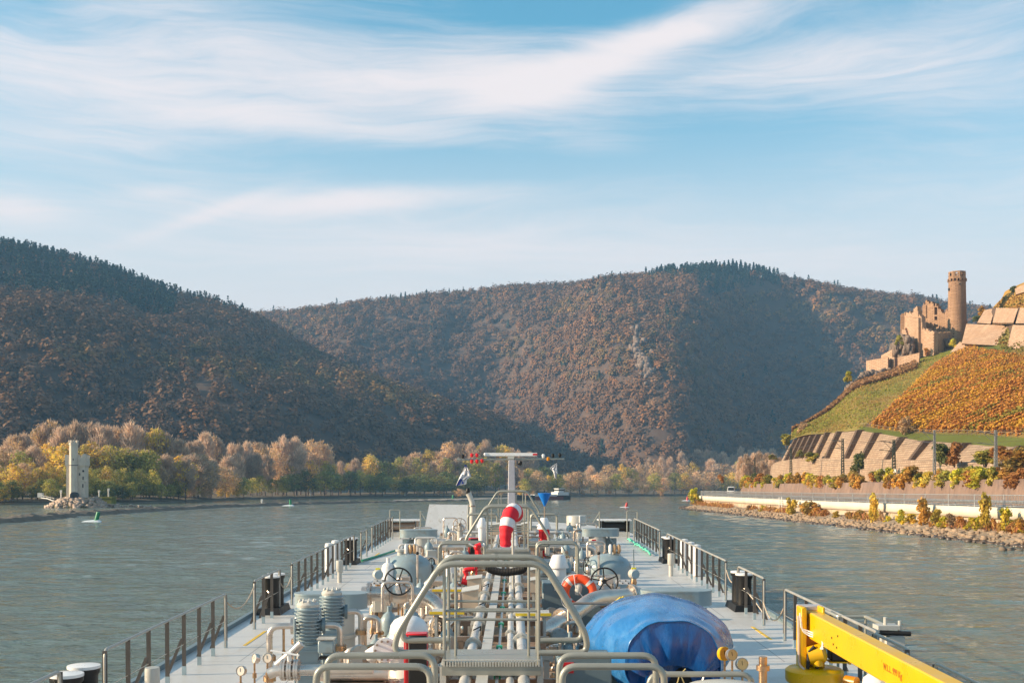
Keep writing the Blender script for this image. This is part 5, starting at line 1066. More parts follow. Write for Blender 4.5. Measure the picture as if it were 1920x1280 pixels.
fr = thing('bow_gate', 'tall square pipe frame at the bow end of the left railing', 'gate', (-6.05, 56.6, 0)); mb = MB(); mb.tube(fillet([(-.02, 0, 0), (-.02, 0, 1.42), (-.02 + .50, 0, 1.42), (.48, 0, 0)], .05), 0.03, 8); mb.build('tube', tube_m, fr)
fr = thing('bow_gate', 'tall square pipe frame at the bow end of the right railing', 'gate', (5.6, 55.4, 0)); mb = MB(); mb.tube(fillet([(0, 0, 0), (0, 0, 1.42), (.5, 0, 1.42), (.5, 0, 0)], .05), 0.03, 8); mb.build('tube', tube_m, fr)
for x0, y0, y1, sag, lab, a, b in ((-5.86, 23.35, 25.85, .28, 'short rope slung between two left railings beyond the first bollards', .95, .95), (5.84, 24.3, 26.45, .40, 'pale rope slung between the right railings near the crane', .8, .55), (5.86, 29.6, 31.1, .25, 'short rope loop between right railings over the bollards', .85, .85), (-5.86, 28.8, 30.2, .2, 'short rope loop between left railings over the bollards', .75, .75)):
    mb = MB(); mb.tube([(x0, y0 + (y1 - y0) * t, a + (b - a) * t - sag * 4 * t * (1 - t)) for t in [k / 10 for k in range(11)]], 0.017, 6); one(mb, 'slung_rope', mat('rope', (0.45, 0.36, 0.27), 0.9), lab, 'rope', group='ropes closing the railing gaps')
mb = MB(); mb.tube([(5.95, 29.0, 0.55), (5.95, 27.9, 0.40), (5.95, 26.9, 0.22)], 0.014, 6); one(mb, 'mooring_line', mat('rope_pale', (0.55, 0.47, 0.38), 0.9), 'thin mooring line across the right bollards', 'rope')

# ---- twin bollards on base boxes
def bollards(x, y, label, h=0.95, r=0.19, gap=0.62, m=black, first=[None]):
    b = thing('twin_bollard', label, 'bollard', (x, y, 0), 0, 'twin bollards along the deck')
    mb = MB(); mb.hexa([(-.30, -.35, 0), (.30, -.35, 0), (.30, gap + .35, 0), (-.30, gap + .35, 0), (-.26, -.30, .16), (.26, -.30, .16), (.26, gap + .30, .16), (-.26, gap + .30, .16)]); mb.build('base', m, b, smooth=False)
    for k in (0, gap):
        mb = MB(); mb.lathe([(r, .1), (r, h - .14), (r + .03, h - .1), (r + .03, h - .03)], (0, k, 0), n=18); d = mb.build('drum', m, b)
        mb = MB(); mb.lathe([(r + .035, h - .04), (r + .035, h), (r * .5, h + .015), (0.01, h + .02)], (0, k, 0), n=18); mb.build('cap', white_gloss, d)
    mb = MB(); mb.tube([(-.05, -r - .02, h * .62), (0, -r - .08, h * .58), (.05, -r - .02, h * .62)], 0.014, 6); mb.build('ring', steel, b)
    return b
bollards(-6.02, 15.4, 'black white-capped twin bollard on the left deck edge, nearest to us')
bollards(-6.05, 28.6, 'black white-capped twin bollard on the left, second from us')
bollards(-6.05, 42.4, 'black white-capped twin bollard on the left, third from us')
bollards(5.95, 29.2, 'black white-capped twin bollard on the right by the slung rope')
bollards(5.95, 43.0, 'black white-capped twin bollard on the right beside the pale vents')
for x, y, lab in ((-5.55, 58.2, 'brown winch drum on the left of the bow'), (5.25, 58.4, 'black winch drum on the right of the bow')):
    w = thing('bow_winch', lab, 'winch', (x, y, 0), 0, 'winches at the bow'); md = dark_steel if x < 0 else rubber
    mb = MB(); mb.box((0, 0, .12), (1.5, .9, .24)); mb.build('bed', pale_paint, w); mb = MB(); mb.lathe([(.3, -.62), (.3, -.55), (.24, -.53), (.24, .53), (.3, .55), (.3, .62)], (0, 0, .5), (1, 0, 0), 20); mb.build('drum', md, w)
    mb = MB(); mb.box((0, .1, .84), (1.7, 1.1, .05)); mb.build('top_plate', white_gloss, w)
    for s in (-.72, .72): mb = MB(); mb.box((s, 0, .41), (.06, .7, .82)); mb.build('side_plate', md, w)
for x, y in ((-4.6, 57.2), (4.35, 56.6)):
    mb = MB(); mb.cyl((0, 0, 0), (0, 0, 1.35), .03); mb.tube([(0, 0, 1.3), (.35 if x < 0 else -.35, 0, .75)], .025, 6); one(mb, 'bow_stanchion', tube_m, 'thin braced stanchion at the %s of the bow' % ('left' if x < 0 else 'right'), 'stanchion', (x, y, 0), group='bow stanchions')

# ---- pipes running along the middle of the deck on a rack
rack = thing('pipe_rack', 'brown steel pipe rack carrying the long pipes down the middle', 'pipe rack')
mb = MB(); mb.box((-.1, 29, .30), (2.9, 48, .05)); mb.build('shade_sheet', brown_shade, rack)  # added sheet; brown shading and warm reflections under the pipes are in its colour
for k in range(26):
    y = 6 + k * 1.85; mb = MB(); mb.box((-.16, y, .86), (1.55, .08, .09))
    for x in (-.85, .52): mb.box((x, y, .58), (.08, .08, .52))
    mb.build('cross_frame', dark_steel if k % 3 else pale_paint, rack, smooth=False)
def long_pipe(xa, xb, r, z, m, label, fl, clamp=None, y0=5.5, y1=53):
    o = thing('cargo_pipe', label, 'pipe', (0, 0, 0), 0, 'long pipes on the rack'); mb = MB(); mb.tube([(xa, y0, z), (xb, y1, z)], r, 14); mb.build('body', m, o)
    for y in fl:
        x = xa + (xb - xa) * (y - y0) / (y1 - y0); mb = MB()
        if clamp: mb.box((x, y, z), (r * 4.2, .11, r * 3.4))
        else: mb.cyl((x, y - .05, z), (x, y - .012, z), r * 1.75, n=16); mb.cyl((x, y + .012, z), (x, y + .05, z), r * 1.75, n=16); [mb.cyl((x + math.cos(a) * r * 1.45, y - .075, z + math.sin(a) * r * 1.45), (x + math.cos(a) * r * 1.45, y + .075, z + math.sin(a) * r * 1.45), .012, n=6) for a in [k * math.pi / 4 for k in range(8)]]
        mb.build('clamp' if clamp else 'flange', clamp or pale_paint, o)
    return o
pipe_p = mat('pipe_paint', (0.55, 0.54, 0.52), 0.35, 0.2, var=0.1, scale=2, col2=(0.42, 0.38, 0.33), c2at=0.66)
long_pipe(-.615, -.50, .075, 1.03, pipe_p, 'stout grey pipe on the left side of the rack', [13, 17.2, 19.5, 21.0, 23.5, 26.0, 29, 33, 38, 44])
long_pipe(-.205, -.14, .022, 1.03, pipe_p, 'thin grey pipe with green clamps on the rack', [12.5, 14.8, 17.0, 19.4, 21.6, 24, 26.6, 29, 32, 36, 41], green_p)
long_pipe(-.03, .0, .052, 1.03, pipe_p, 'slim grey pipe in the middle of the rack', [13.2, 18.3, 20.6, 22.8, 25.5, 28, 31, 35, 40])
long_pipe(.155, .12, .078, 1.03, pipe_p, 'stout grey pipe on the right side of the rack', [13.2, 17.6, 20.4, 22.0, 25, 27.8, 31, 36, 42])
tray = thing('cable_tray', 'flat pale grey cable tray lying between the pipes', 'cable tray'); mb = MB(); mb.hexa([(-.475, 5.5, 1.04), (-.325, 5.5, 1.04), (-.205, 53, 1.04), (-.335, 53, 1.04), (-.475, 5.5, 1.10), (-.325, 5.5, 1.10), (-.205, 53, 1.10), (-.335, 53, 1.10)]); mb.build('lid', pale_paint, tray, smooth=False)
for k in range(22): y = 7 + k * 2.1; x = -.40 + .135 * (y - 5.5) / 47.5; mb = MB(); mb.box((x, y, 1.07), (.16, .03, .075)); mb.build('strap', blue_grey, tray)
for y in (18.2, 21.4, 24.6):
    mb = MB(); mb.tube([(-.615, y, 1.12), (-.5, y + .15, 1.16), (-.52, y + .35, 1.05), (-.66, y + .5, 1.0), (-.6, y + .7, 1.1)], .012, 5); one(mb, 'earth_strap', rubber, f'black earth cable looped round the left stout pipe, {["nearest", "middle", "farthest"][int((y - 18.2) / 3.1)]}', 'cable', group='black cables on the left pipe')
mb = MB(); mb.tube(fillet([Q(912, 1062, 24), Q(925, 1070, 24), Q(950, 1073, 24), Q(980, 1069, 24), Q(986, 1058, 24)], .15), .075, 10)
for k in range(24):
    t = k / 23; c = Q(915 + 66 * t, 1065 + 7 * math.sin(t * math.pi), 24); mb.torus(c, (1, 0, .2 - .4 * t), .075, .016, 12, 5)
one(mb, 'black_hose', rubber, 'thick black corrugated hose slung across the pipes', 'hose')

# ---- walkways crossing the pipes, with their bent tube handrails
def crossing(y0, xc, label):
    c = thing('pipe_crossing', label, 'walkway', (xc, y0, 0), 0, 'walkways crossing the pipes')
    mb = MB(); mb.box((0, .5, 1.24), (1.24, 1.0, .04)); mb.build('platform', tube_m, c, smooth=False)
    mb = MB(); mb.box((0, -.02, 1.16), (1.26, .03, .13)); mb.build('front_beam', tube_m, c, smooth=False)
    mb = MB(); n = 34
    for k in range(n): mb.box((-.60 + 1.2 * k / (n - 1), -.045, 1.25), (.018, .02, .075))
    mb.box((0, -.05, 1.295), (1.24, .02, .015)); mb.build('grating_edge', pale_paint, c, smooth=False)
    for sx in (-.62, .62):
        mb = MB(); mb.hexa([(sx - .04, 0, 0), (sx + .04, 0, 0), (sx + .04, 1, 0), (sx - .04, 1, 0), (sx - .04, 0, 1.2), (sx + .04, 0, 1.2), (sx + .04, 1, 1.2), (sx - .04, 1, 1.2)]); mb.build('leg_plate', pale_paint, c, smooth=False)
    for dy in (0.0, 1.0):
        mb = MB(); mb.tube(fillet([(-.60, dy, 1.38), (-1.24, dy, 1.38), (-1.20, dy, 1.62), (-.64, dy, 2.51), (.66, dy, 2.51), (1.20, dy, 1.62), (1.22, dy, 1.38), (.60, dy, 1.38)], .18, 6), .041, 10); mb.build('handrail_hoop', tube_m, c)
        for sx in (-.60, .60):
            mb = MB(); mb.cyl((sx, dy, 1.2), (sx, dy, 2.5), .021, n=8); mb.build('upright', tube_m, c)
            if dy: mb = MB(); mb.cyl((sx - .06 * (1 if sx > 0 else -1) * 2, dy - .5, 1.2), (sx - .06 * (1 if sx > 0 else -1) * 2, dy - .5, 2.47), .018, n=8); mb.build('upright', tube_m, c)
        for z in (1.80, 1.91): mb = MB(); mb.cyl((-.60, dy + .02, z), (.60, dy + .02, z), .017, n=8); mb.build('mid_rail', tube_m, c)
    for sx in (-1, 1):
        for dy in (-1.5, -2.2):
            a, b = (.62, 1.85) if sx < 0 else (.80, 1.90); mb = MB(); mb.tube(fillet([(sx * a, dy, .9), (sx * a, dy, 1.60), (sx * b, dy, 1.60), (sx * b, dy, .05)], .16, 6), .039, 10); mb.build('stair_rail', tube_m, c)
        for k in range(3): mb = MB(); mb.box((sx * 1.2, -1.85 + .0, .28 + k * .30), (.9 - k * .16, .62, .03)); mb.build('step', pale_paint, c, smooth=False)
    return c
crossing(14.5, -.26, 'walkway crossing the pipes nearest to us with tall bent handrails')
crossing(33.0, -.12, 'walkway crossing the pipes behind the windsock')
crossing(50.0, 0.0, 'farthest walkway crossing the pipes near the mast')

# ---- mast with radar, lights and flags
mast = thing('signal_mast', 'pale grey mast with a long yard and radar bar at the bow', 'mast', (0, 62, 0)); MS = 62 / F
def mz(py): return EYE - (py - VPY) * MS
def mx(px): return (px - 960) * MS
mb = MB(); mb.hexa([(mx(951), -.2, 0), (mx(967), -.2, 0), (mx(967), .2, 0), (mx(951), .2, 0), (mx(953.5), -.2, mz(862)), (mx(965), -.2, mz(862)), (mx(965), .2, mz(862)), (mx(953.5), .2, mz(862))]); mb.build('post', mat('mast_paint', (0.42, 0.41, 0.44), 0.45), mast, smooth=False, bevel=.03)
mb = MB(); mb.tube([(mx(862), 0, mz(861.5)), (mx(1058), 0, mz(859.5))], .05, 8); mb.cyl((mx(857), 0, mz(861.6)), (mx(864), 0, mz(861.6)), .08); mb.build('yard', tube_m, mast)
mb = MB(); mb.hexa([(mx(908), -.1, mz(854.5)), (mx(1007), -.1, mz(854.5)), (mx(1007), .1, mz(854.5)), (mx(908), .1, mz(854.5)), (mx(910), -.08, mz(848.5)), (mx(1007), -.08, mz(848.5)), (mx(1007), .08, mz(848.5)), (mx(910), .08, mz(848.5))]); rb = mb.build('radar_bar', white_gloss, mast, smooth=False); mb = MB(); mb.box((mx(958), 0, mz(857)), (.35, .3, .2)); mb.build('radar_motor', pale_paint, rb)
mb = MB(); mb.box((mx(1003), -.115, mz(851.6)), (.24, .01, .1)); mb.build('red_mark', red, rb)
mb = MB(); mb.sphere((mx(910), -.06, mz(851.5)), .09); mb.build('end_cap', white_gloss, rb)
for px, py, m_ in ((885, 853, red), (894.5, 853, red), (885, 864.5, ochre_p), (894.5, 864.5, ochre_p), (904, 863.5, red), (1027.5, 859.5, ochre_p), (1018.5, 854.5, white_gloss), (1036.5, 853.5, black), (1049.5, 853, black), (868, 855, black)):
    mb = MB(); c = (mx(px), -.05, mz(py)); mb.lathe([(.04, -.12), (.07, -.1), (.09, -.02), (.09, .06), (.05, .1), (.01, .11)], c, (0, 0, 1), 10); mb.build('signal_lamp', red if (m_ is ochre_p and px < 900) else m_, mast)
for px, w in ((923, .30), (996, .26)): mb = MB(); mb.tube([(mx(px) - w / 2, 0, mz(862)), (mx(px) - w / 2, 0, mz(867)), (mx(px) + w / 2, 0, mz(867)), (mx(px) + w / 2, 0, mz(862))], .02, 5); mb.build('bracket', dark_steel, mast)
mb = MB(); mb.lathe([(.02, .12), (.1, .1), (.13, -.02), (.1, -.12)], (mx(975), -.1, mz(867.5)), (.4, -.3, 1), 10); mb.build('floodlight', black, mast)
flag_w = mat('flag_white', (0.74, 0.73, 0.75), 0.8, var=0.03); flag_b = mat('flag_blue', (0.03, 0.07, 0.36), 0.8, var=0.05)
def flag(name, label, outline, blues, y):
    """a limp flag: a rippled sheet hanging in folds from its line"""
    r = thing(name, label, 'flag', (0, y, 0)); s = y / F
    def sheet(poly, off, nm, m_, par):
        rows = []; n = 9; k = len(poly) // 2
        L = poly[:k]; Rr = poly[k:][::-1]
        for (xa, ya), (xb, yb) in zip(L, Rr): rows.append([((xa + (xb - xa) * i / n - 960) * s, math.sin(i * 1.5 + ya * .2) * .09 + off, EYE - (ya + (yb - ya) * i / n - VPY) * s) for i in range(n + 1)])
        mb = MB(); mb.grid(rows); o = mb.build(nm, m_, par); so_ = o.modifiers.new('cloth', 'SOLIDIFY'); so_.thickness = .012; return o
    sheet(outline, 0, 'cloth', flag_w, r)
    for q in blues: sheet(q, -.03, 'blue_field', flag_b, r)
    (xa, ya) = outline[0]; mb = MB(); mb.tube([((xa - 960) * s, 0, EYE - (858 - VPY) * s), ((xa + 2 - 960) * s, 0, EYE - (915 - VPY) * s)], .01, 4); mb.build('halyard', rubber, r)
flag('hanging_flag', 'limp white and blue flag hanging at the left end of the yard', [(872, 873), (869, 880), (865, 888), (860, 898), (855, 910), (874, 908), (876, 898), (884, 893), (880, 884), (875, 873)], [[(871.5, 871), (871, 874.5), (875.5, 875), (875, 871)], [(862, 897), (855.5, 910.5), (870, 906), (866, 898)]], 62)
flag('hanging_flag', 'limp plain white pennant hanging at the right end of the yard', [(1043, 868), (1037, 872), (1031, 877), (1037, 884), (1041, 897), (1044, 897), (1045, 886), (1044, 880), (1044, 874), (1044.5, 868)], [], 62)
# ------------------------------------------------------------------ gear on the tanker's deck
def wheel(mb_m, parent, c, axis, Rw, spokes=5, rim=.011, name='handwheel', phase=0.3):
    c = Vector(c); w = Vector(axis).normalized(); u = Vector((0, 0, 1)); u = (u - w * u.dot(w)).normalized(); t = w.cross(u)
    mb = MB(); mb.torus(c, axis, Rw, rim, 32, 8); h = mb.build(name, mb_m, parent)
    mb = MB(); mb.cyl(c - w * .03, c + w * .03, Rw * .17, n=12); mb.build('hub', mb_m, h)
    for k in range(spokes):
        a = phase + 2 * math.pi * k / spokes; d = u * math.cos(a) + t * math.sin(a); mb = MB(); mb.cyl(c + d * Rw * .12, c + d * Rw, rim * .8, n=6); mb.build('spoke', mb_m, h)
    return h
def flange(mb, c, axis, r, th=.035, n=18, bolts=8, bm=None):
    c = Vector(c); w = Vector(axis).normalized(); mb.cyl(c - w * th, c + w * th, r * .93, n=n); mb.cyl(c - w * th * 1.02, c - w * .004, r, n=n); mb.cyl(c + w * .004, c + w * th * 1.02, r, n=n); u = w.orthogonal().normalized(); t = w.cross(u)
    for k in range(bolts):
        a = 2 * math.pi * k / bolts; d = (u * math.cos(a) + t * math.sin(a)) * r * .82; mb.cyl(c + d - w * th * 1.6, c + d + w * th * 1.6, r * .075, n=6)

# big valves with black handwheels on the cross pipes
for sx, wx, lab in ((-1, -2.32, 'big black handwheel valve on the cross pipe left of the rack'), (1, 1.885, 'big black handwheel valve on the cross pipe beside the lifebuoy')):
    v = thing('gate_valve', lab, 'valve', (wx, 23.5, 0), 0, 'big handwheel valves'); wheel(black, v, (0, -.25, 1.37), (0, 1, 0), .275, 5, .0175, phase=.35 if sx < 0 else -.1)
    mb = MB(); mb.cyl((0, -.25, 1.37), (0, .3, 1.37), .02, n=8); mb.build('spindle', steel, v)
    mb = MB(); mb.lathe([(.16, -.16), (.2, -.08), (.2, .08), (.16, .16)], (0, .05, 1.08), (1, 0, 0), 18); mb.lathe([(.12, 0), (.1, .18), (.06, .26)], (0, .1, 1.15), (0, 0, 1), 12); mb.box((.12, .1, 1.36), (.16, .16, .14)); mb.build('body', steel, v)
    for x in (-.24, .24): mb = MB(); flange(mb, (x, .05, 1.08), (1, 0, 0), .24, bolts=10); mb.build('flange', steel, v)
    mb = MB(); mb.box((sx * .1 + (.3 if sx > 0 else -.3), .02, 1.33), (.3, .02, .1)); plate = mb.build('bolted_plate', white_gloss, v)
    for k in range(5): mb = MB(); mb.cyl(((.3 if sx > 0 else -.3) + sx * .1 - .12 + k * .06, .0, 1.33 + (.025 if k % 2 else -.025)), ((.3 if sx > 0 else -.3) + sx * .1 - .12 + k * .06, .02, 1.33 + (.025 if k % 2 else -.025)), .014, n=8); mb.build('bolt', black, plate)
cp_ = thing('cross_pipe', 'fat steel cross pipe bending down toward the rack on the left', 'pipe', (0, 0, 0), 0, 'fat cross pipes'); mb = MB(); mb.tube(fillet([(-3.1, 23.55, 1.08), (-1.72, 23.55, 1.08), (-1.25, 23.2, .50), (-.9, 23.0, .42)], .42, 8), .155, 16); mb.build('body', steel, cp_)
for c, ax in (((-2.95, 23.55, 1.08), (1, 0, 0)), ((-1.22, 23.18, .50), (.6, -.2, -.5))): mb = MB(); flange(mb, c, ax, .24); mb.build('flange', steel, cp_)
cp_ = thing('cross_pipe', 'fat steel cross pipe sloping down in front of the lifebuoy', 'pipe', (0, 0, 0), 0, 'fat cross pipes'); mb = MB(); mb.tube(fillet([(2.6, 23.3, 1.08), (1.62, 22.6, 1.10), (1.30, 22.2, .92), (.62, 21.4, .62), (.35, 21.2, .62)], .3, 8), .16, 16); mb.build('body', steel, cp_)
for c, ax in (((2.45, 23.2, 1.08), (1, .5, 0)), ((.98, 21.85, .78), (.7, .8, .32)), ((.52, 21.3, .62), (1, 0.4, .2))): mb = MB(); flange(mb, c, ax, .235); mb.build('flange', steel, cp_)

# stadium lidded hatch towers
def hatch(x, y, side, label, w=1.40, d=.62, top=1.28):
    h = thing('tank_hatch', label, 'hatch', (x, y, 0), 0, 'tank hatches with long rounded lids'); n = 12; st = []
    for k in range(n + 1): a = -math.pi / 2 + math.pi * k / n; st.append((w / 2 - d / 2 + math.cos(a) * d / 2, math.sin(a) * d / 2))
    for k in range(n + 1): a = math.pi / 2 + math.pi * k / n; st.append((-w / 2 + d / 2 + math.cos(a) * d / 2, math.sin(a) * d / 2))
    mb = MB(); mb.prism(st, top - .29, top); mb.prism([(q[0] * 1.012, q[1] * 1.02) for q in st], top - .03, top + .006); mb.build('lid', blue_grey, h)
    mb = MB(); mb.lathe([(.34, 0), (.34, .42), (.37, .43), (.37, .5), (.33, .5), (.33, top - .3)], (side * .12, 0, 0), n=24); mb.build('trunk', pale_paint, h)
    mb = MB(); mb.box((-side * .36, .05, .46), (.5, .04, .92)); mb.build('side_plate', blue_grey, h, smooth=False)
    mb = MB(); mb.hexa([(-side * .66 - .03, -.3, .45), (-side * .66 + .03, -.3, .45), (-side * .66 + .03, .3, .45), (-side * .66 - .03, .3, .45), (-side * .3 - .03, -.3, top - .31), (-side * .3 + .03, -.3, top - .31), (-side * .3 + .03, .3, top - .31), (-side * .3 - .03, .3, top - .31)]); mb.build('brace', dull_blue, h, smooth=False)
    mb = MB(); mb.box((side * .02, 0, .05), (1.3, 1.0, .1)); mb.build('coaming', blue_grey, h, bevel=.02)
    return h
hatch(-3.49, 22.0, 1, 'near left tank hatch with a long rounded blue-grey lid')
hatch(3.24, 22.5, -1, 'near right tank hatch with a long rounded lid behind the blue cover')
hatch(-3.49, 42.6, 1, 'far left tank hatch with rounded lid before the white panel')
h4 = hatch(3.36, 43.2, -1, 'far right tank hatch with rounded lid and a red notice')
mb = MB(); mb.box((-.28, -.36, .86), (.16, .012, .07)); mb.build('red_notice', red, h4)
for z in (.70, .62, .50, .40): mb = MB(); mb.box((-.27, -.36, z), (.2, .01, .02)); mb.build('text_line', dark_steel, h4)

# round blue-grey domed tanks, port and starboard
def dome_tank(x, y, r, label, sx):
    t = thing('dome_tank', label, 'tank', (x, y, 0), 0, 'domed deck tanks'); H = 1.1
    mb = MB(); mb.lathe([(r, 0), (r, H - .04), (r * .97, H + .03), (r * .82, H + .15), (r * .55, H + .24), (r * .25, H + .285), (.01, H + .29)], n=36); mb.build('shell', blue_grey, t)
    mb = MB(); mb.torus((0, 0, .12), (0, 0, 1), r + .02, .03, 32, 6); mb.build('foot_ring', blue_grey, t)
    mb = MB(); mb.lathe([(.09, H + .2), (.09, H + .36), (.14, H + .36), (.14, H + .41), (.01, H + .42)], (-sx * r * .35, 0, 0), n=14); mb.build('nozzle', pale_paint, t)
    for k in range(3): mb = MB(); mb.lathe([(.035, H + .3), (.05, H + .36), (.05, H + .5), (.02, H + .55)], (-sx * r * .1 + k * .11, -.1, 0), n=8); mb.build('fitting', brass if k else white_gloss, t)
    mb = MB(); mb.cyl((sx * r * .45, -r * .95, 0), (sx * r * .45, -r * .9, H + .55), .03, n=8); mb.build('side_pipe', steel, t); mb = MB(); mb.sphere((sx * r * .45, -r * .92, H + .35), .045); mb.build('knob', black, t)
    mb = MB(); mb.box((-sx * r * .2, -r - .01, .8), (.3, .02, .22)); mb.build('bracket_plate', pale_paint, t)
    return t
dome_tank(-2.72, 30.0, .60, 'blue-grey domed tank on the left behind the handwheel', 1)
dome_tank(2.52, 30.0, .62, 'blue-grey domed tank on the right behind the handwheel', -1)
tl = thing('slim_tank', 'slim white upright tank beside the left domed tank', 'tank', (-3.22, 29.6, 0)); mb = MB(); mb.lathe([(.17, 0), (.17, 1.05), (.13, 1.15), (.05, 1.2), (.05, 1.32)], n=18); mb.build('shell', white_gloss, tl)
for x, y, z, lab, ph in ((-2.14, 30.2, 1.05, 'small black handwheel seen edge-on right of the left domed tank', 0), (1.93, 29.6, 1.12, 'small black handwheel left of the right domed tank', .5)):
    v = thing('gate_valve', lab, 'valve', (x, y, 0), 0, 'small handwheel valves'); wheel(black, v, (0, 0, z), (1, -.45, 0), .21, 5, .013, phase=ph); mb = MB(); mb.lathe([(.07, -.1), (.1, 0), (.1, .1), (.06, .2)], (.08, .1, z - .2), (0, 0, 1), 12); mb.cyl((0, 0, z), (.2, .15, z), .02, n=8); mb.cyl((.1, .1, 0), (.1, .1, z - .2), .06, n=10); mb.build('body', steel, v)
v = thing('gate_valve', 'grey handwheel valve before the white slanted panel', 'valve', Q(862, 983, 45) - Vector((0, 0, 1.33)), 0, 'small handwheel valves'); wheel(dark_steel, v, (0, 0, 1.33), (0, 1, 0.1), .255, 6, .014); mb = MB(); mb.cyl((0, 0, 1.33), (0, .25, 1.33), .025); mb.lathe([(.12, .0), (.12, 1.0), (.07, 1.25), (.07, 1.4)], (0, .25, 0), n=12); mb.build('body', pale_paint, v)

# two upright finned motors with their pipework
def motor(x, y, top, label, k):
    m = thing('pump_motor', label, 'motor', (x, y, 0), R(8), 'finned pump motors'); w = .17
    mb = MB(); mb.lathe([(w, top - .62), (w, top - .05), (w * .92, top - .02)], n=20); mb.build('casing', blue_grey, m)
    for q in range(10): z = top - .58 + q * .055; mb = MB(); mb.lathe([(w, z), (w + .045, z), (w + .045, z + .018), (w, z + .018)], n=20); mb.build('fin', blue_grey, m)
    mb = MB(); mb.lathe([(w * 1.02, top - .04), (w * 1.05, top), (w * .8, top + .05), (.06, top + .07), (.01, top + .07)], n=20)
    for q in range(9): a = q * .7; mb.sphere((math.cos(a) * w * .75, math.sin(a) * w * .75, top + .05), .03, 6)
    mb.build('cap', pale_paint, m)
    mb = MB(); mb.box((0, 0, top - .95), (.34, .34, .66)); mb.build('gearbox', blue_grey, m, bevel=.02)
    for zz in (top - .72, top - .92, top - 1.12): mb = MB(); mb.box((0, 0, zz), (.38, .38, .025)); mb.build('collar', blue_grey, m)
    mb = MB(); mb.cyl((-.2, -.19, top - 1.3), (-.2, -.19, top - .2), .018, n=8); mb.build('conduit', blue_grey, m)
    mb = MB(); mb.lathe([(.30, 0), (.30, .05), (.2, .06), (.2, top - 1.25)], n=16); mb.build('foot', blue_grey, m)
    for sx in (-1, 1):
        mb = MB(); z = top - .34; mb.lathe([(.09, 0), (.09, .08), (.13, .08), (.13, .13)], (sx * .14, 0, z), (sx, 0, 0), 14); mb.build('side_flange', steel if sx < 0 else dull_blue, m)
        mb = MB(); mb.tube(fillet([(sx * .26, 0, z), (sx * .60, 0, z), (sx * .60, 0, z - .55)] if sx < 0 else [(sx * .26, 0, z), (sx * .50, 0, z), (sx * .50, 0, z - .35)], .18, 7), .048, 12); pp = mb.build('elbow_pipe', steel, m)
        zz = z - (.5 if sx < 0 else .36); xx = sx * (.60 if sx < 0 else .50); mb = MB(); flange(mb, (xx, 0, zz), (0, 0, 1), .10); mb.build('flange', brass, pp); mb = MB(); flange(mb, (xx, 0, zz - .32), (0, 0, 1), .10); mb.build('flange', brass, pp); mb = MB(); mb.lathe([(.055, zz - .3), (.045, zz - .16), (.055, zz - .02)], (xx, 0, 0), n=12); mb.cyl((xx, 0, 0), (xx, 0, zz - .32), .05, n=12); mb.build('spool', steel, pp)
    mb = MB(); mb.cyl((-.38, 0, top - .72), (-.38, 0, top - .36), .02, n=8); mb.cyl((-.38, 0, top - .95), (-.38, 0, top - .72), .028, n=8); mb.build('small_pipe', brass, m)
    return m
motor(-3.22, 18.0, 1.56, 'nearer upright blue-grey finned pump motor on the left', 0)
motor(-3.13, 19.8, 1.54, 'farther upright blue-grey finned pump motor before the hatch', 1)
bx = thing('terminal_box', 'blue-grey terminal box between the pump motors', 'box', Q(613, 1222, 17.6)); mb = MB(); mb.box((0, 0, .1), (.24, .2, .2)); mb.build('case', blue_grey, bx, bevel=.015); mb = MB(); mb.box((0, 0, .22), (.27, .24, .02)); mb.build('lid', pale_paint, bx)
mb = MB()
for k in range(9): mb.box((-.1 + k * .025, -.05, -.07), (.012, .16, .05), ry=.5)
mb.build('vent_fins', rubber, bx)
# pressure gauges
gl = mat('gauge_glass', (0.66, 0.60, 0.52), 0.25, var=0.03)
def gauge(px, py, y, rpx, az_, label, mcase=steel, face=gl, grp='round pressure gauges', stem=.35):
    c = Q(px, py, y); r = rpx * y / F; g = thing('pressure_gauge', label, 'gauge', c, 0, grp); ax = Vector((math.sin(az_), -math.cos(az_), .15)).normalized()
    mb = MB(); mb.lathe([(r * .75, -.07), (r, -.05), (r, 0), (r * 1.04, .005), (r * .93, .012), (r * .93, .0)], (0, 0, 0), ax, 24); mb.build('case', mcase, g)
    mb = MB(); mb.lathe([(r * .92, .001), (r * .92, .004)], (0, 0, 0), ax, 24); mb.build('dial', face, g)
    n_ = ax * .008; t = ax.cross(Vector((0, 0, 1))).normalized(); u = t.cross(ax); mb = MB(); mb.cyl(n_ - u * r * .2, n_ + u * r * .5 + t * r * .1, r * .04, n=5); mb.build('needle', black, g)
    mb = MB(); mb.cyl((0, 0, -r - stem), (0, 0, -r * .9), .014, n=8); mb.lathe([(.03, 0), (.03, .07)], (0, 0, -r - stem * .6), n=8); mb.build('stem', brass, g)
gauge(452, 1256, 15.6, 9.5, -.35, 'cream faced gauge at the lower left corner of the pipework'); gauge(478, 1233, 16.2, 9, -.9, 'gauge turned edge-on above the lower left one', steel); gauge(502, 1232, 16.4, 9.5, -.2, 'cream faced gauge left of the near pump motor')
gauge(1358, 1224, 15.5, 13, .5, 'orange sided gauge at the right end of the blue cover, upper left of three', mcase=yellow, face=ochre_p); gauge(1372, 1226, 15.2, 11, .35, 'round gauge with orange dial at the right end of the blue cover', face=mat('dial_orange', (0.72, 0.42, 0.16), 0.3)); gauge(1391, 1243, 14.8, 11.5, .2, 'lowest round gauge with orange dial beside the blue cover', face=mat('dial_cream', (0.75, 0.50, 0.22), 0.3))
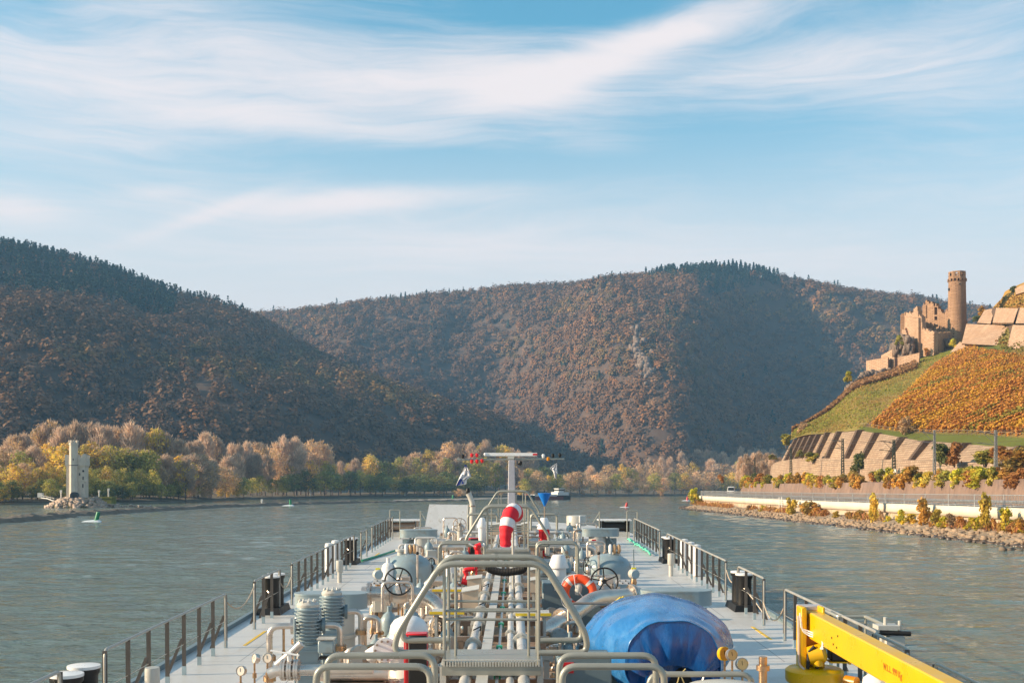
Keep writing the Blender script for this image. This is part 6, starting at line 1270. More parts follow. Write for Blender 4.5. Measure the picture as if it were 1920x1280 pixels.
# level transmitters: grey round heads with yellow caps
for px, py, y, lab, ant in ((709, 1076, 25.5, 'grey transmitter head with yellow cap left of the big handwheel', 0), (1188, 1075, 25.5, 'grey transmitter head with yellow cap and thin aerial on the right', 1)):
    c = Q(px, py, y); t = thing('level_transmitter', lab, 'transmitter', c, 0, 'grey transmitter heads'); mb = MB(); mb.lathe([(.10, -.09), (.115, -.07), (.115, .07), (.09, .1)], (0, 0, 0), (.25, -1, 0), 18); mb.build('head', pale_paint, t); mb = MB(); mb.lathe([(.095, .1), (.09, .112)], (0, 0, 0), (.25, -1, 0), 18); mb.build('cover', socket, t)
    mb = MB(); mb.box((0, 0, .125), (.10, .09, .035)); mb.build('yellow_cap', mat('cap_yellow', (0.75, 0.68, 0.02), 0.5), t); mb = MB(); mb.lathe([(.05, -.1), (.07, -.2), (.05, -.3), (.08, -.34), (.08, -.40), (.05, -.45), (.05, -c.z)], n=12); mb.build('neck', brass, t)
    if ant: mb = MB(); mb.cyl((.0, 0, .14), (-.005, 0, .55), .012, n=6); mb.build('aerial', dull_blue, t)
# white domed vessel, red and black cabinets
vs_ = thing('white_vessel', 'white domed vessel behind the red cabinet', 'vessel', P(767, 1153, 1.5) * 1.0 - Vector((0, 0, 1.5))); mb = MB(); mb.lathe([(.29, 0), (.29, 1.28), (.275, 1.36), (.22, 1.44), (.12, 1.49), (.01, 1.5)], n=28); mb.build('shell', white_gloss, vs_); mb = MB(); mb.torus((0, 0, 1.25), (0, 0, 1), .292, .008, 28, 6); mb.torus((0, 0, .6), (0, 0, 1), .292, .008, 28, 6); mb.build('seam', pale_paint, vs_)
for px0, px1, pt, y, lab in ((760, 801, 1187, 16.0, 'tall red cabinet with a black front before the white vessel'), (879, 897, 1008, 36.0, 'small red cabinet with a black front left of the windsock')):
    a = Q(px0, pt, y); b = Q(px1, pt, y); w = b.x - a.x; cb = thing('red_cabinet', lab, 'cabinet', ((a.x + b.x) / 2, y, 0), 0, 'red cabinets'); mb = MB(); mb.box((0, .12, a.z / 2 + .1), (w, .22, a.z - .2)); mb.build('case', red, cb, bevel=.012)
    mb = MB(); mb.box((w * .07, 0, a.z / 2 + .1), (w * .84, .03, a.z - .24)); mb.build('front', black, cb, bevel=.01)
    mb = MB(); mb.cyl((-w / 2 - .005, 0, .3), (-w / 2 - .005, 0, a.z - .05), .012, n=8); mb.build('hinge', red, cb)
# big blank flange standing beside the near cabinet
bf = thing('blank_flange', 'large pale bolted blank flange beside the red cabinet', 'flange', Q(722, 1218, 16.2)); mb = MB(); mb.cyl((0, 0, 0), (0, .05, 0), .17, n=24); mb.cyl((0, .06, 0), (0, .11, 0), .17, n=24); mb.tube(fillet([(0, .1, 0), (0, .5, 0), (-.3, .7, -.2)], .2), .11, 12); mb.build('disc', white_gloss, bf)
for k in range(10): a = k * .628; mb = MB(); mb.cyl((math.cos(a) * .135, -.03, math.sin(a) * .135), (math.cos(a) * .135, .12, math.sin(a) * .135), .017, n=6); mb.build('bolt', dark_steel, bf)
# low valve and long suction pipe at the lower left
sv = thing('suction_line', 'steel suction pipe with bolted valve along the lower left', 'pipe'); mb = MB(); mb.tube(fillet([Q(505, 1262, 15.6), Q(520, 1256, 15.6), Q(700, 1252, 15.6)], .1), .075, 14); mb.build('body', steel, sv); mb = MB(); c = Q(545, 1254, 15.6)
for dx in (-.09, 0, .09): flange(mb, c + Vector((dx, 0, 0)), (1, 0, 0), .15, .03)
mb.build('valve_body', steel, sv); mb = MB(); mb.tube([c + Vector((-.25, -.1, .28)), c + Vector((.15, -.14, .22))], .014, 6); mb.cyl(c, c + Vector((0, -.1, .26)), .03); mb.build('lever', white_gloss, sv)
mb = MB(); mb.tube(fillet([Q(520, 1246, 15.9), Q(545, 1225, 15.9), Q(566, 1205, 15.9)], .1), .06, 12); mb.build('branch', steel, sv)
# cone vents with white skirts
def cone_vent(px, pt, pb, y, wt, wb, label, redp=False):
    t_, b_ = Q(px, pt, y), Q(px, pb, y); s = y / F; h = t_.z - b_.z; c = thing('cone_vent', label, 'vent', (b_.x, y, b_.z), 0, 'white cone vents'); mb = MB(); mb.lathe([(wb * s / 2, -.02), (wb * s / 2 * 1.02, .0), (wt * s / 2, h * .92), (wt * s / 2 * .8, h), (.01, h)], n=24); mb.build('hood', white_gloss, c)
    mb = MB(); mb.lathe([(wb * s * .38, -b_.z), (wb * s * .38, -.02)], n=18); mb.build('stub', white_gloss if not redp else red, c)
    if redp:
        for q in (-1, 1): mb = MB(); mb.box((q * wb * s * .28, -wb * s * .38, -.22), (wb * s * .22, .02, .3)); mb.build('red_panel', red, c)
cone_vent(1047, 1039, 1062, 27, 24, 38, 'white cone shaped vent above the grey locker'); cone_vent(904, 970, 987, 44, 10, 19, 'small white cone vent left of the windsock'); cone_vent(1020, 970, 990, 42, 14, 26, 'white cone vent with red panels right of the windsock', True); cone_vent(846, 1040, 1052, 29, 20, 30, 'low white domed vent behind the near handrail')
# grey locker with the lifebuoy
lk = thing('deck_locker', 'blue-grey steel locker behind the lifebuoy', 'locker', (1.32, 24.2, 0)); mb = MB(); mb.box((0, .3, .62), (1.35, .7, 1.24)); mb.build('case', dull_blue, lk, bevel=.02); mb = MB(); mb.box((-.4, -.06, 1.16), (.05, .04, .16)); mb.build('hinge', pale_paint, lk); mb = MB(); mb.box((0, -.06, .3), (1.3, .02, .03)); mb.box((0, -.06, .22), (1.3, .02, .03)); mb.build('rib', dark_steel, lk)
lbc = Q(1085, 1110, 23.3); lb = thing('lifebuoy', 'orange lifebuoy with grey bands hung on the locker', 'lifebuoy', lbc); ax = Vector((-.12, -1, .12)).normalized(); u = Vector((0, 0, 1)); u = (u - ax * u.dot(ax)).normalized(); t_ = ax.cross(u)
mb = MB(); mb.torus((0, 0, 0), ax, .285, .092, 40, 14); mb.build('ring', orange, lb)
for k in range(4):
    a = .75 + k * math.pi / 2; mb = MB(); pts = [(u * math.cos(a + d) + t_ * math.sin(a + d)) * .285 for d in (-.11, -.04, .04, .11)]; mb.tube(pts, .0955, 14); mb.build('band', mat('reflective_grey', (0.55, 0.56, 0.56), 0.4), lb)
mb = MB(); mb.tube([(u * math.cos(a) + t_ * math.sin(a)) * (.385 + .02 * math.cos(4 * (a - .75))) for a in [k * math.pi / 24 for k in range(48)]], .009, 5, closed=True); mb.tube([u * .36 + t_ * .1 + ax * .1, u * .1 + t_ * .06 + ax * .12, u * -.1 + t_ * -.1 + ax * .1], .008, 5); mb.build('grab_line', white_gloss, lb)
lh = thing('buoy_light', 'small grey lamp hanging inside the lifebuoy', 'lamp', lbc + Vector((-.02, -.05, 0))); mb = MB(); mb.lathe([(.05, -.06), (.07, 0), (.07, .12), (.03, .16)], (0, 0, .02), (.2, 0, 1), 12); mb.build('body', pale_paint, lh)
# blue cone signal on a thin pole
bc = thing('blue_cone_signal', 'bright blue downward pointing cone signal on a thin pole', 'day signal', (Q(1021, 960, 46).x, 46, 0)); s = 46 / F; mb = MB(); zt = Q(0, 924, 46).z; zb = Q(0, 950, 46).z; mb.lathe([(.01, zb), (13 * s, zt), (.01, zt + .002)], n=24); mb.build('cone', mat('signal_blue', (0.0, 0.17, 0.62), 0.5, var=0.04), bc); mb = MB(); mb.cyl((0, 0, .3), (0, 0, zb + .1), .025, n=8); mb.build('pole', dark_steel, bc)
# curved goose-neck vent with a black mouth
gn = thing('goose_neck_vent', 'tall beige gooseneck vent with a black mouth', 'vent', (0, 0, 0)); y = 50; mb = MB(); mb.tube(fillet([Q(886, 1000, y), Q(886, 945, y), Q(882, 930, y), Q(877, 921, y)], .3, 6), [.15] * 2 + [.13] * 7 + [.12] * 7, 14) if False else mb.tube([Q(886, 1010, y), Q(886, 962, y), Q(886.5, 950, y), Q(885, 940, y), Q(881, 930, y), Q(878, 924, y)], [.14, .14, .125, .12, .12, .13], 14); mb.build('pipe', pale_paint, gn); mb = MB(); mb.torus(Q(886, 948, y), (0, 0, 1), .13, .03, 18, 6); mb.build('collar', dark_steel, gn); mb = MB(); mb.sphere(Q(877.5, 921, y) + Vector((0, -.04, 0)), .15, 14, (.62, .5, 1.15)); mb.build('mouth', black, gn)
# white slanted panel near the bow
wp = thing('wind_shield', 'large white slanted panel standing near the bow', 'screen', (0, 0, 0)); y = 57; mb = MB(); a = [Q(795, 996, y), Q(875, 996, y), Q(878, 946, y), Q(805, 945, y)]; d = Vector((0, .12, 0)); mb.hexa([a[0], a[1], a[1] + d, a[0] + d, a[3], a[2], a[2] + d, a[3] + d]); mb.build('sheet', white_gloss, wp, smooth=False); mb = MB(); mb.tube([Q(876.5, 1000, y), Q(878.5, 944, y)], .035, 8); mb.build('edge_tube', tube_m, wp)
# windsock
ws = thing('windsock', 'red and white striped windsock drooping from its pole over the pipes', 'windsock', (0, 0, 0)); y = 24.0
pth = [(966, 968, 16.5, .95), (966, 961, 17.5, .6), (963, 958, 18, .3), (957.5, 964, 18, .08), (953, 976, 17, -.06), (949.5, 990, 15.5, -.14), (948, 1006, 12.8, -.18), (948.5, 1022, 12, -.2)]
pp = catmull(np.array([[(*Q(a, b, y + e), r * .84 * (y + e) / F)] for a, b, r, e in pth]), 41)[:, 0, :]
wr_, ww_ = mat('sock_red', (0.72, 0.015, 0.03), 0.75, var=0.04), mat('sock_white', (0.80, 0.74, 0.73), 0.75, var=0.03)
rg = random.Random(3); cuts = [0, 3, 11, 16, 23, 28, 40]
for i in range(6):
    mb = MB(); seg = pp[cuts[i]:cuts[i + 1] + 1]; mb.tube([tuple(q[:3]) for q in seg], [q[3] * (1 + .05 * math.sin(j * 1.3)) for j, q in enumerate(seg)], 18, cap=(i == 0)); mb.build('band', wr_ if i % 2 == 1 else ww_, ws)
mb = MB(); e = pp[-1]; mb.lathe([(e[3], 0), (e[3] * .9, .03)], tuple(e[:3]), (0, -.25, 1), 18); mb.build('tail_inside', mat('sock_inside', (0.62, 0.02, 0.06), 0.8), ws)
mb = MB(); mb.cyl((Q(962, 1000, y).x, y + .5, .9), (Q(962, 1000, y).x, y + .5, Q(0, 962, y).z), .028, n=8); mb.build('pole', pale_paint, ws)
# red hydrant pipes
hy = thing('fire_hydrant', 'red bent fire pipe with a white nozzle left of the rack', 'hydrant', (0, 0, 0)); y = 26.5
mb = MB(); mb.tube(fillet([Q(870, 1090, y), Q(876, 1076, y), Q(870, 1068, y), Q(890, 1065, y)], .06), .055, 12); mb.cyl(Q(866, 1088, y), Q(878, 1091, y), .08, n=12); mb.build('lower_bend', red, hy)
mb = MB(); mb.tube(fillet([Q(899, 1044, y), Q(897, 1030, y), Q(893, 1024, y), Q(902, 1020, y)], .05), .06, 12); mb.sphere(Q(895, 1025, y), .085); mb.cyl(Q(897, 1042, y), Q(904, 1041, y), .07, n=10); mb.build('upper_bend', red, hy); mb = MB(); mb.cyl(Q(890, 1024, y), Q(879, 1018, y), .018, n=8); mb.cyl(Q(903, 1023, y), Q(909, 1019, y), .035, n=8); mb.build('nozzle', white_gloss, hy); mb = MB(); mb.cyl(Q(893, 1120, y), Q(893, 1020, y), .03, n=8); mb.build('riser', red, hy)
# beige instrument boxes on the rack sides
for px0, px1, pt, pb, y, lab in ((867, 896, 1104, 1146, 21.5, 'beige sloped-top instrument box left of the rack, nearest'), (876, 902, 1082, 1108, 23.5, 'beige sloped-top instrument box left of the rack, behind the first'), (991, 1010, 1085, 1110, 23.0, 'beige sloped-top instrument box right of the rack, nearest'), (990, 1009, 1066, 1086, 25.5, 'beige sloped-top instrument box right of the rack, behind the first'), (919, 936, 982, 1002, 40, 'beige instrument box left of the windsock pole far ahead'), (978, 992, 980, 1001, 40, 'beige instrument box right of the windsock pole far ahead')):
    a, b = Q(px0, pt, y), Q(px1, pb, y); w = b.x - a.x; h = a.z - b.z; o = thing('instrument_box', lab, 'box', ((a.x + b.x) / 2, y, b.z), 0, 'beige instrument boxes'); mb = MB(); mb.hexa([(-w / 2, 0, 0), (w / 2, 0, 0), (w / 2, .3, 0), (-w / 2, .3, 0), (-w / 2, 0, h * .86), (w / 2, 0, h), (w / 2, .3, h * 1.1), (-w / 2, .3, h * .96)]); mb.build('case', mat('box_beige', (0.52, 0.40, 0.29), 0.5), o, smooth=False); mb = MB(); mb.hexa([(-w / 2 - .02, -.03, h * .86), (w / 2 + .02, -.03, h), (w / 2 + .02, .33, h * 1.1), (-w / 2 - .02, .33, h * .96), (-w / 2 - .02, -.03, h * .9), (w / 2 + .02, -.03, h * 1.04), (w / 2 + .02, .33, h * 1.14), (-w / 2 - .02, .33, h)]); mb.build('hood', pale_paint, o, smooth=False); mb = MB(); mb.box((0, .15, -b.z / 2), (.05, .05, b.z)); mb.build('leg', pale_paint, o)
# mushroom vents along the deck
for px, pt, pb, z0, lab in ((637, 1050, 1091, 0, 'beige mushroom vent by the left longest railing'), (1258, 1037, 1079, 0, 'beige mushroom vent by the right longest railing'), (286, 1250, 1330, 0, 'beige mushroom vent at the left by the long railing'), (1081, 966, 1004, .4, 'broad pale drum topped vent on a stalk right of the mast')):
    y = F * (EYE - z0) / (pb - VPY); s = y / F; H = (pb - pt) * s; big = 'drum' in lab; w = (19 if big else 6.6 if y > 30 else 14) * s; c = thing('mushroom_vent', lab, 'vent', ((px - 960) * s, y, z0), 0, 'pale mushroom vents'); mb = MB(); k = .5 if not big else .5; mb.lathe([(w * .66 if not big else w * .45, -z0), (w * .66 if not big else w * .45, H * k)], n=16); mb.build('stalk', pale_paint, c)
    mb = MB(); mb.lathe([(w * .9, H * k), (w, H * k + .02), (w, H - .03), (w * .95, H), (.01, H + .005)], n=20); mb.build('head', pale_paint, c)
    if big: mb = MB(); mb.cyl((.12, -w - .02, -.2), (.12, -w - .02, H + .02), .035, n=8); mb.build('side_pipe', white_gloss, c)
for k, (x, y) in enumerate(((6.15, 40.6), (6.15, 39.2), (6.15, 37.9), (-6.2, 38.6), (-6.2, 40.0))):
    mb = MB(); mb.lathe([(.02, 0), (.14, .02), (.15, .1), (.15, .95), (.13, 1.05), (.02, 1.07)], n=16); one(mb, 'fender_barrel', white_gloss, ['first pale fender behind the right longest railing, farthest ahead', 'second pale fender behind the right longest railing', 'third pale fender behind the right longest railing, nearest', 'pale fender behind the left longest railing, nearer', 'pale fender behind the left longest railing, farther'][k], 'fender', (x, y, 0), group='pale fenders at the railings')
mb = MB(); mb.tube([(-5.72, 43.4, .05), (-5.45, 45.2, .04), (-5.2, 46.6, .05), (-4.95, 48.2, .06)], .045, 8); one(mb, 'green_hose', green_p, 'bright green hose lying on the deck by the left railing gap', 'hose')
mb = MB(); pts = [(5.6 - .05 * math.sin(k * 1.9), 46.0 + k * .32, .06 + .10 * abs(math.sin(k * 1.3))) for k in range(28)]; mb.tube(pts, .04, 7); one(mb, 'green_rope', mat('green_rope', (0.12, 0.55, 0.38), 0.8), 'pale green rope coiled along the foot of the right bow railing', 'rope')

for i in range(34):
    rgp = random.Random(500 + i); side = -1 if i % 2 else 1; x = side * rgp.uniform(.75, 2.9) - (.2 if side < 0 else 0); y = 17.5 + 34 * (i / 34) ** 1.2 + rgp.uniform(-.4, .4); h = rgp.uniform(.7, 1.45); dx = rgp.uniform(.3, .9) * rgp.choice((-1, 1)); r = rgp.choice((.022, .03, .04))
    o = thing('riser_pipe', f'{ORD[i // 2]} thin bent riser pipe from us, {"left" if side < 0 else "right"} of the rack', 'pipe', (x, y, 0), 0, f'thin riser pipes {"left" if side < 0 else "right"} of the rack'); mb = MB(); mb.tube(fillet([(0, 0, 0), (0, 0, h), (dx, 0, h), (dx, rgp.uniform(-.2, .2), h - rgp.uniform(.2, .6))], .12, 5), r, 9); mb.build('body', rgp.choice((steel, steel, brass, pipe_p, dark_steel)), o)
    for z in (h * .35, h * .75): mb = MB(); mb.cyl((0, 0, z - .02), (0, 0, z + .02), r * 2.1, n=12); mb.build('coupling', rgp.choice((steel, dark_steel)), o)
# ------------------------------------------------------------------ boat under a blue cover
tarp = mat('blue_tarpaulin', (0.006, 0.075, 0.27), 0.26, var=0.14, scale=2.5, bump=0.5, bscale=2.0, coat=0.2, stretch=(2.6, 0.8, 1.0))  # front copy, deeper: shade on the near end is put into the colour
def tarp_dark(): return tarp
tarp_top = mat('sheen_tarpaulin', (0.020, 0.150, 0.40), 0.28, var=0.16, scale=1.6, bump=0.45, bscale=2.4, coat=0.25, col2=(0.045, 0.20, 0.46), c2at=0.56, stretch=(2.2, 0.7, 1.0))  # top copy, paler: the sky's sheen is put into the colour
bt = thing('covered_boat', 'boat under a glossy bright blue tarpaulin on the right of the deck', 'boat', (2.40, 0, 0))
secs = [(16.72, .70, 1.475, .80), (16.95, .80, 1.50, .84), (17.5, 1.00, 1.575, .90), (18.2, 1.14, 1.635, .94), (18.9, 1.13, 1.62, .95), (19.6, 1.02, 1.54, .93), (20.2, .78, 1.36, .88), (20.6, .35, 1.12, .84)]
S_ = catmull(np.array([[list(q)] for q in secs]), 44)[:, 0, :]; rows = []; n = 48
def fold(y, th, seed=0.0):
    e = abs(math.cos(th)) ** 1.5
    return .026 * e * math.sin(y * 9.5 + 2.2 * math.cos(th) + 1.3 * math.sin(y * 4.1)) + .012 * math.sin(y * 17 + th * 5 + seed) * e + .016 * math.sin(th * 9 + y * 2.0) * (1 - e * .6) + .018 * math.exp(-((th - 1.5 + (y - 18) * .25) / .12) ** 2)
for y, hw, zt, ze in S_:
    r_ = []
    xo = -.04 + .0 * y
    for k in range(-6, n + 7):
        if 0 <= k <= n:
            th = math.pi * k / n; c, s = math.cos(th), math.sin(th); rr = 1 + fold(y, th)
            r_.append((xo + hw * math.copysign(abs(c) ** (.88 + .22 * min(1, (y - 16.72) / 1.2)), c) * rr, y, ze + (zt - ze) * (s ** (.82 + .30 * min(1, (y - 16.72) / 1.2))) * rr))
        else:
            j = -k if k < 0 else k - n; sg = 1 if k < 0 else -1; d = j / 6
            r_.append((xo + sg * hw * (1 + .02 * math.sin(y * 11) - .20 * d * d), y + .03 * math.sin(y * 6) * d, ze - d * (.36 + .10 * math.sin(y * 5.3 + sg)) + .0))
    rows.append(r_[::-1])
mb = MB(); mb.grid(rows); cv = mb.build('cover', tarp_top, bt, angle=70); sd = cv.modifiers.new('cloth', 'SOLIDIFY'); sd.thickness = .012; sd.offset = -1
rows = []; y0, hw, zt, ze = secs[0]; m_ = 15
for i in range(m_):
    t = i / (m_ - 1); r_ = []
    for k in range(n + 1):
        th = math.pi * k / n; c, s = math.cos(th), math.sin(th); ex = -.04 + hw * math.copysign(abs(c) ** .88, c); ez = ze + (zt - ze) * s ** .82
        gx = -.04 + c * .40; gz = .66 - .02 * abs(c) + .16 * s; f = t ** .8; ripple = (.030 * math.sin(th * 7.3 + 1.6 * math.sin(th * 3.1) + .9) + .016 * math.sin(th * 17 + 2.0 * math.sin(th * 5))) * math.sin(math.pi * min(1, t * 1.05)) ** .8 * (.35 + .8 * abs(math.sin(th * 2.2 + .5)))
        r_.append((ex + (gx - ex) * f, y0 + .02 - .07 * math.sin(math.pi * min(1, t * .9)) + ripple * .7, ez + (gz - ez) * f))
    rows.append(r_)
mb = MB(); mb.grid(rows); mb.build('front_panel', tarp, bt, angle=80)
rows = []
for i in range(8):
    t = i / 7; r_ = []
    for k in range(25):
        u = k / 24; x = -.74 + 1.42 * u; hole = math.exp(-((u - .62) / .17) ** 2)
        r_.append((x * (1 - .12 * t), y0 + .06 + .10 * math.sin(u * 17) * t + .12 * hole, .80 + .06 * math.sin(u * math.pi) - t * (.52 - .40 * hole + .05 * math.sin(u * 9))))
    rows.append(r_)
mb = MB(); mb.grid(rows); fl_ = mb.build('front_flap', tarp, bt, angle=80); sd = fl_.modifiers.new('cloth', 'SOLIDIFY'); sd.thickness = .012
mb = MB(); mb.lathe([(.02, 0), (.62, .1), (.70, .5), (.70, 2.6), (.5, 3.2), (.05, 3.3)], (-.04, 17.05, .66), (0, 1, 0), 22); mb.build('hull', mat('boat_dark', (0.02, 0.022, 0.026), 0.6), bt)
for y in (17.4, 19.6): mb = MB(); mb.box((-.04, y, .18), (1.5, .12, .36)); mb.build('cradle', pale_paint, bt)
rp = mat('tie_rope', (0.62, 0.50, 0.22), 0.9); mb = MB(); y = y0 - .02; mb.tube([(-.20, y, .76), (-.05, y - .03, .70), (.06, y - .04, .70), (.14, y - .02, .78)], .009, 5); mb.tube([(.05, y - .04, .70), (.03, y - .03, .60), (.0, y - .02, .52)], .009, 5); mb.tube([(.06, y - .04, .70), (.13, y - .03, .55), (.16, y, .45)], .009, 5); mb.build('tie_rope', rp, bt)
mb = MB(); mb.tube([(-1.12, 17.7, .78), (-.98, 17.1, .52), (-.80, 16.8, .36), (-.62, 16.75, .24)], .010, 5); mb.tube([(.34, y, .50), (.40, y, .62), (.44, y + .02, .72)], .012, 5); mb.build('lashing', white_gloss, bt)
hs = thing('yellow_hose', 'yellow hose looped behind the left shoulder of the blue cover', 'hose'); mb = MB()
for d in (0, .10): mb.tube([Q(1140, 1146, 21.0) + Vector((d * .6, d, 0)), Q(1152, 1128, 21.0) + Vector((d * .6, d, 0)), Q(1163, 1119, 21.0) + Vector((d * .6, d, 0)), Q(1170, 1122, 21.0) + Vector((d * .6, d, 0)), Q(1168, 1135, 21.0) + Vector((d * .6, d, -.1))], .018, 7)
mb.build('loops', mat('hose_yellow', (0.75, 0.52, 0.02), 0.5), hs)

# ------------------------------------------------------------------ yellow deck crane, boom stowed aft along the deck
cr = thing('deck_crane', 'bright yellow deck crane with its boom stowed along the right side', 'crane', (4.66, 17.55, 0))
mb = MB(); mb.lathe([(.33, 0), (.30, .05), (.27, .10), (.27, .42)], n=24); mb.build('pedestal', white_gloss, cr)
mb = MB(); mb.lathe([(.30, .40), (.42, .42), (.44, .46), (.44, .60), (.40, .635), (.12, .66), (.01, .66)], n=32); tt = mb.build('turntable', yellow, cr)
mb = MB(); mb.cyl((.38, -.36, .5), (.50, -.50, .5), .09, n=14); mb.build('slew_motor', ochre_p, tt)
mb = MB(); mb.box((-.19, .05, 1.10), (.09, .30, .96)); mb.box((.11, .05, 1.10), (.05, .30, .96)); mb.build('column', yellow, cr, bevel=.015)
mb = MB(); mb.box((-.04, .10, .98), (.24, .18, .62)); mb.build('column_web', ochre_p, cr)  # recess between the yellow plates, its shade put into the orange
mb = MB(); mb.hexa([(-.10, -7.6, 1.09), (.13, -7.6, 1.09), (.13, .42, 1.09), (-.10, .42, 1.09), (-.10, -7.6, 1.46), (.13, -7.6, 1.46), (.13, .42, 1.50), (-.10, .42, 1.50)]); boom = mb.build('boom', yellow, cr, smooth=False, bevel=.018)
mb = MB(); mb.box((.0, .30, 1.53), (.36, .26, .07)); mb.box((-.15, .30, 1.42), (.06, .26, .2)); mb.build('head_cap', mat('cap_grey', (0.42, 0.40, 0.42), 0.5), boom, bevel=.01)
mb = MB(); mb.cyl((-.11, .2, 1.3), (.15, .2, 1.3), .06, n=14); mb.build('pivot_pin', dull_blue, boom)
mb = MB(); mb.lathe([(.05, -.17), (.14, -.15), (.15, .06), (.12, .1), (.05, .12)], (.02, -.16, .88), (.9, -.2, .25), 18); mb.lathe([(.08, 0), (.08, .22)], (.0, -.2, .70), (0, 0, 1), 12); mb.build('winch', yellow, cr)
mb = MB(); mb.box((.34, -.06, .92), (.26, .26, .30)); mb.build('hydraulic_box', black, cr, bevel=.015); mb = MB(); mb.box((.49, -.06, .90), (.03, .3, .36)); mb.box((.34, -.06, .75), (.3, .28, .02)); mb.build('bracket', yellow, cr)
mb = MB(); mb.tube([(-.16, -.22, .66), (-.14, -.22, .92), (-.08, -.24, 1.0), (-.02, -.22, .92), (-.01, -.2, .66)], .028, 8); mb.build('hose_loop', rubber, cr)
for d in (0, .035, .07):
    mb = MB(); mb.tube(fillet([(-.26 + d * .2, -.12, 1.50 - d), (-.24 + d * .3, -.12, 1.26 - d * .6), (-.12, -.14, 1.22 - d), (-.05, -.5, 1.20 - d * .6), (-.115, -.9, 1.14 - d), (-.06, -.55, 1.02)], .04, 4), .010, 6); mb.build('hydraulic_line', white_gloss, cr)
mb = MB(); mb.tube(fillet([(-.27, -.08, 1.45), (-.26, -.08, .70), (-.20, -.2, .64)], .06), .020, 7); mb.build('side_hose', mat('hose_beige', (0.5, 0.40, 0.34), 0.6), cr)
for (dx, z) in ((-1.30, 1.30), (-1.38, 1.22), (-1.55, 1.20), (-1.60, 1.37)): mb = MB(); mb.cyl((-.108, dx, z), (-.098, dx, z), .016, n=8); mb.build('bolt', black, boom)
def words(txt, size, loc, rot, m, par, name='lettering', ext=.002):
    cu = bpy.data.curves.new(name, 'FONT'); cu.body = txt; cu.size = size; cu.extrude = ext; cu.align_x = 'LEFT'; o = bpy.data.objects.new(name, cu); COL.objects.link(o); cu.materials.append(m); bpy.context.view_layer.update(); me = bpy.data.meshes.new_from_object(o.evaluated_get(bpy.context.evaluated_depsgraph_get())); bpy.data.objects.remove(o); o = bpy.data.objects.new(name, me); COL.objects.link(o); o.parent = par; o.location = loc; o.rotation_euler = rot; return o
tM = Matrix(((0, 0, -1), (-1, 0, 0), (0, 1, 0))).to_euler()
words('W.L.L. 999 Kg', .115, (-.104, -3.55, 1.265), tM, mat('lettering_orange', (0.40, 0.12, 0.01), 0.6), boom)
st = thing('boom_rest', 'grey A shaped rest standing under the yellow boom', 'stand', (4.66, 13.9, 0)); mb = MB(); mb.hexa([(-.42, -.12, 0), (-.30, -.12, 0), (-.30, .12, 0), (-.42, .12, 0), (-.12, -.12, 1.12), (.0, -.12, 1.12), (.0, .12, 1.12), (-.12, .12, 1.12)]); mb.hexa([(.42, -.12, 0), (.54, -.12, 0), (.54, .12, 0), (.42, .12, 0), (.04, -.12, 1.12), (.16, -.12, 1.12), (.16, .12, 1.12), (.04, .12, 1.12)]); mb.build('legs', tube_m, st, smooth=False); mb = MB(); mb.box((.02, 0, .55), (.62, .08, .09)); mb.build('cross_bar', pale_paint, st)
wd = thing('white_dome', 'white rounded float behind the crane winch', 'float', (5.45, 17.0, 0)); mb = MB(); mb.lathe([(.24, .0), (.24, .42), (.2, .58), (.1, .66), (.01, .68)], n=20); mb.build('shell', white_gloss, wd)
ob = thing('fairlead_frame', 'outboard fairlead bracket with a black rubber roller right of the boom', 'fairlead', Q(1672, 1185, 18.9)); mb = MB(); mb.box((-.1, .0, .10), (.36, .3, .07)); mb.box((.02, 0, -.12), (.3, .25, .14)); mb.cyl((-.12, 0, .1), (-.12, 0, .26), .03, n=8); mb.cyl((.12, 0, .0), (.12, 0, .20), .03, n=8); mb.build('bracket', pale_paint, ob); mb = MB(); mb.cyl((-.24, -.12, .02), (.26, -.12, .0), .04, n=12); mb.build('roller', rubber, ob); mb = MB(); mb.box((-.12, .05, -.45), (.12, .12, .9)); mb.build('post', pale_paint, ob)
gw = thing('gangway_rail', 'bent outboard gangway rail right of the crane top', 'rail'); mb = MB(); mb.tube(fillet([Q(1536, 1138, 20.6), Q(1571, 1155, 20.0), Q(1622, 1155, 20.0), Q(1664, 1174, 18.9), Q(1664, 1198, 18.9)], .06), .03, 8)
for q in (Q(1571, 1155, 20.0), Q(1622, 1155, 20.0)): mb.cyl(q, (q.x, q.y, 0.0), .025, n=8)
mb.build('tube', tube_m, gw)

# ------------------------------------------------------------------ pipes crossing the deck and the small fittings between them
for i, (y, z, xa, xb, r, m_) in enumerate(((20.6, .40, -3.0, 2.2, .07, steel), (21.2, .30, -2.8, 1.9, .05, dark_steel), (26.2, .55, -3.2, 3.2, .10, steel), (27.0, .42, -3.0, 3.0, .06, pipe_p), (31.4, .60, -3.2, 3.1, .10, steel), (36.4, .60, -3.3, 3.3, .11, steel), (37.2, .45, -3.0, 3.0, .06, pipe_p), (40.2, .8, -2.9, 2.9, .11, steel), (45.8, .62, -3.2, 3.2, .11, steel), (47.0, .9, -2.4, 2.4, .07, pipe_p), (51.0, .7, -3.0, 3.0, .10, steel))):
    o = thing('transverse_pipe', f'{ORD[i]} thinner pipe running across the deck, counted from us', 'pipe', (0, y, 0), 0, 'pipes running across the deck'); mb = MB(); mb.tube(fillet([(xa, .1, .1), (xa, 0, z), (xb, 0, z), (xb, .1, .1)], .2), r, 12); mb.build('body', m_, o)
    for x in (xa + .6, xa + 1.5, xb - 1.4, xb - .55): mb = MB(); flange(mb, (x, 0, z), (1, 0, 0), r * 1.6, .03, 14, 6); mb.build('flange', steel if m_ != steel else pale_paint, o)
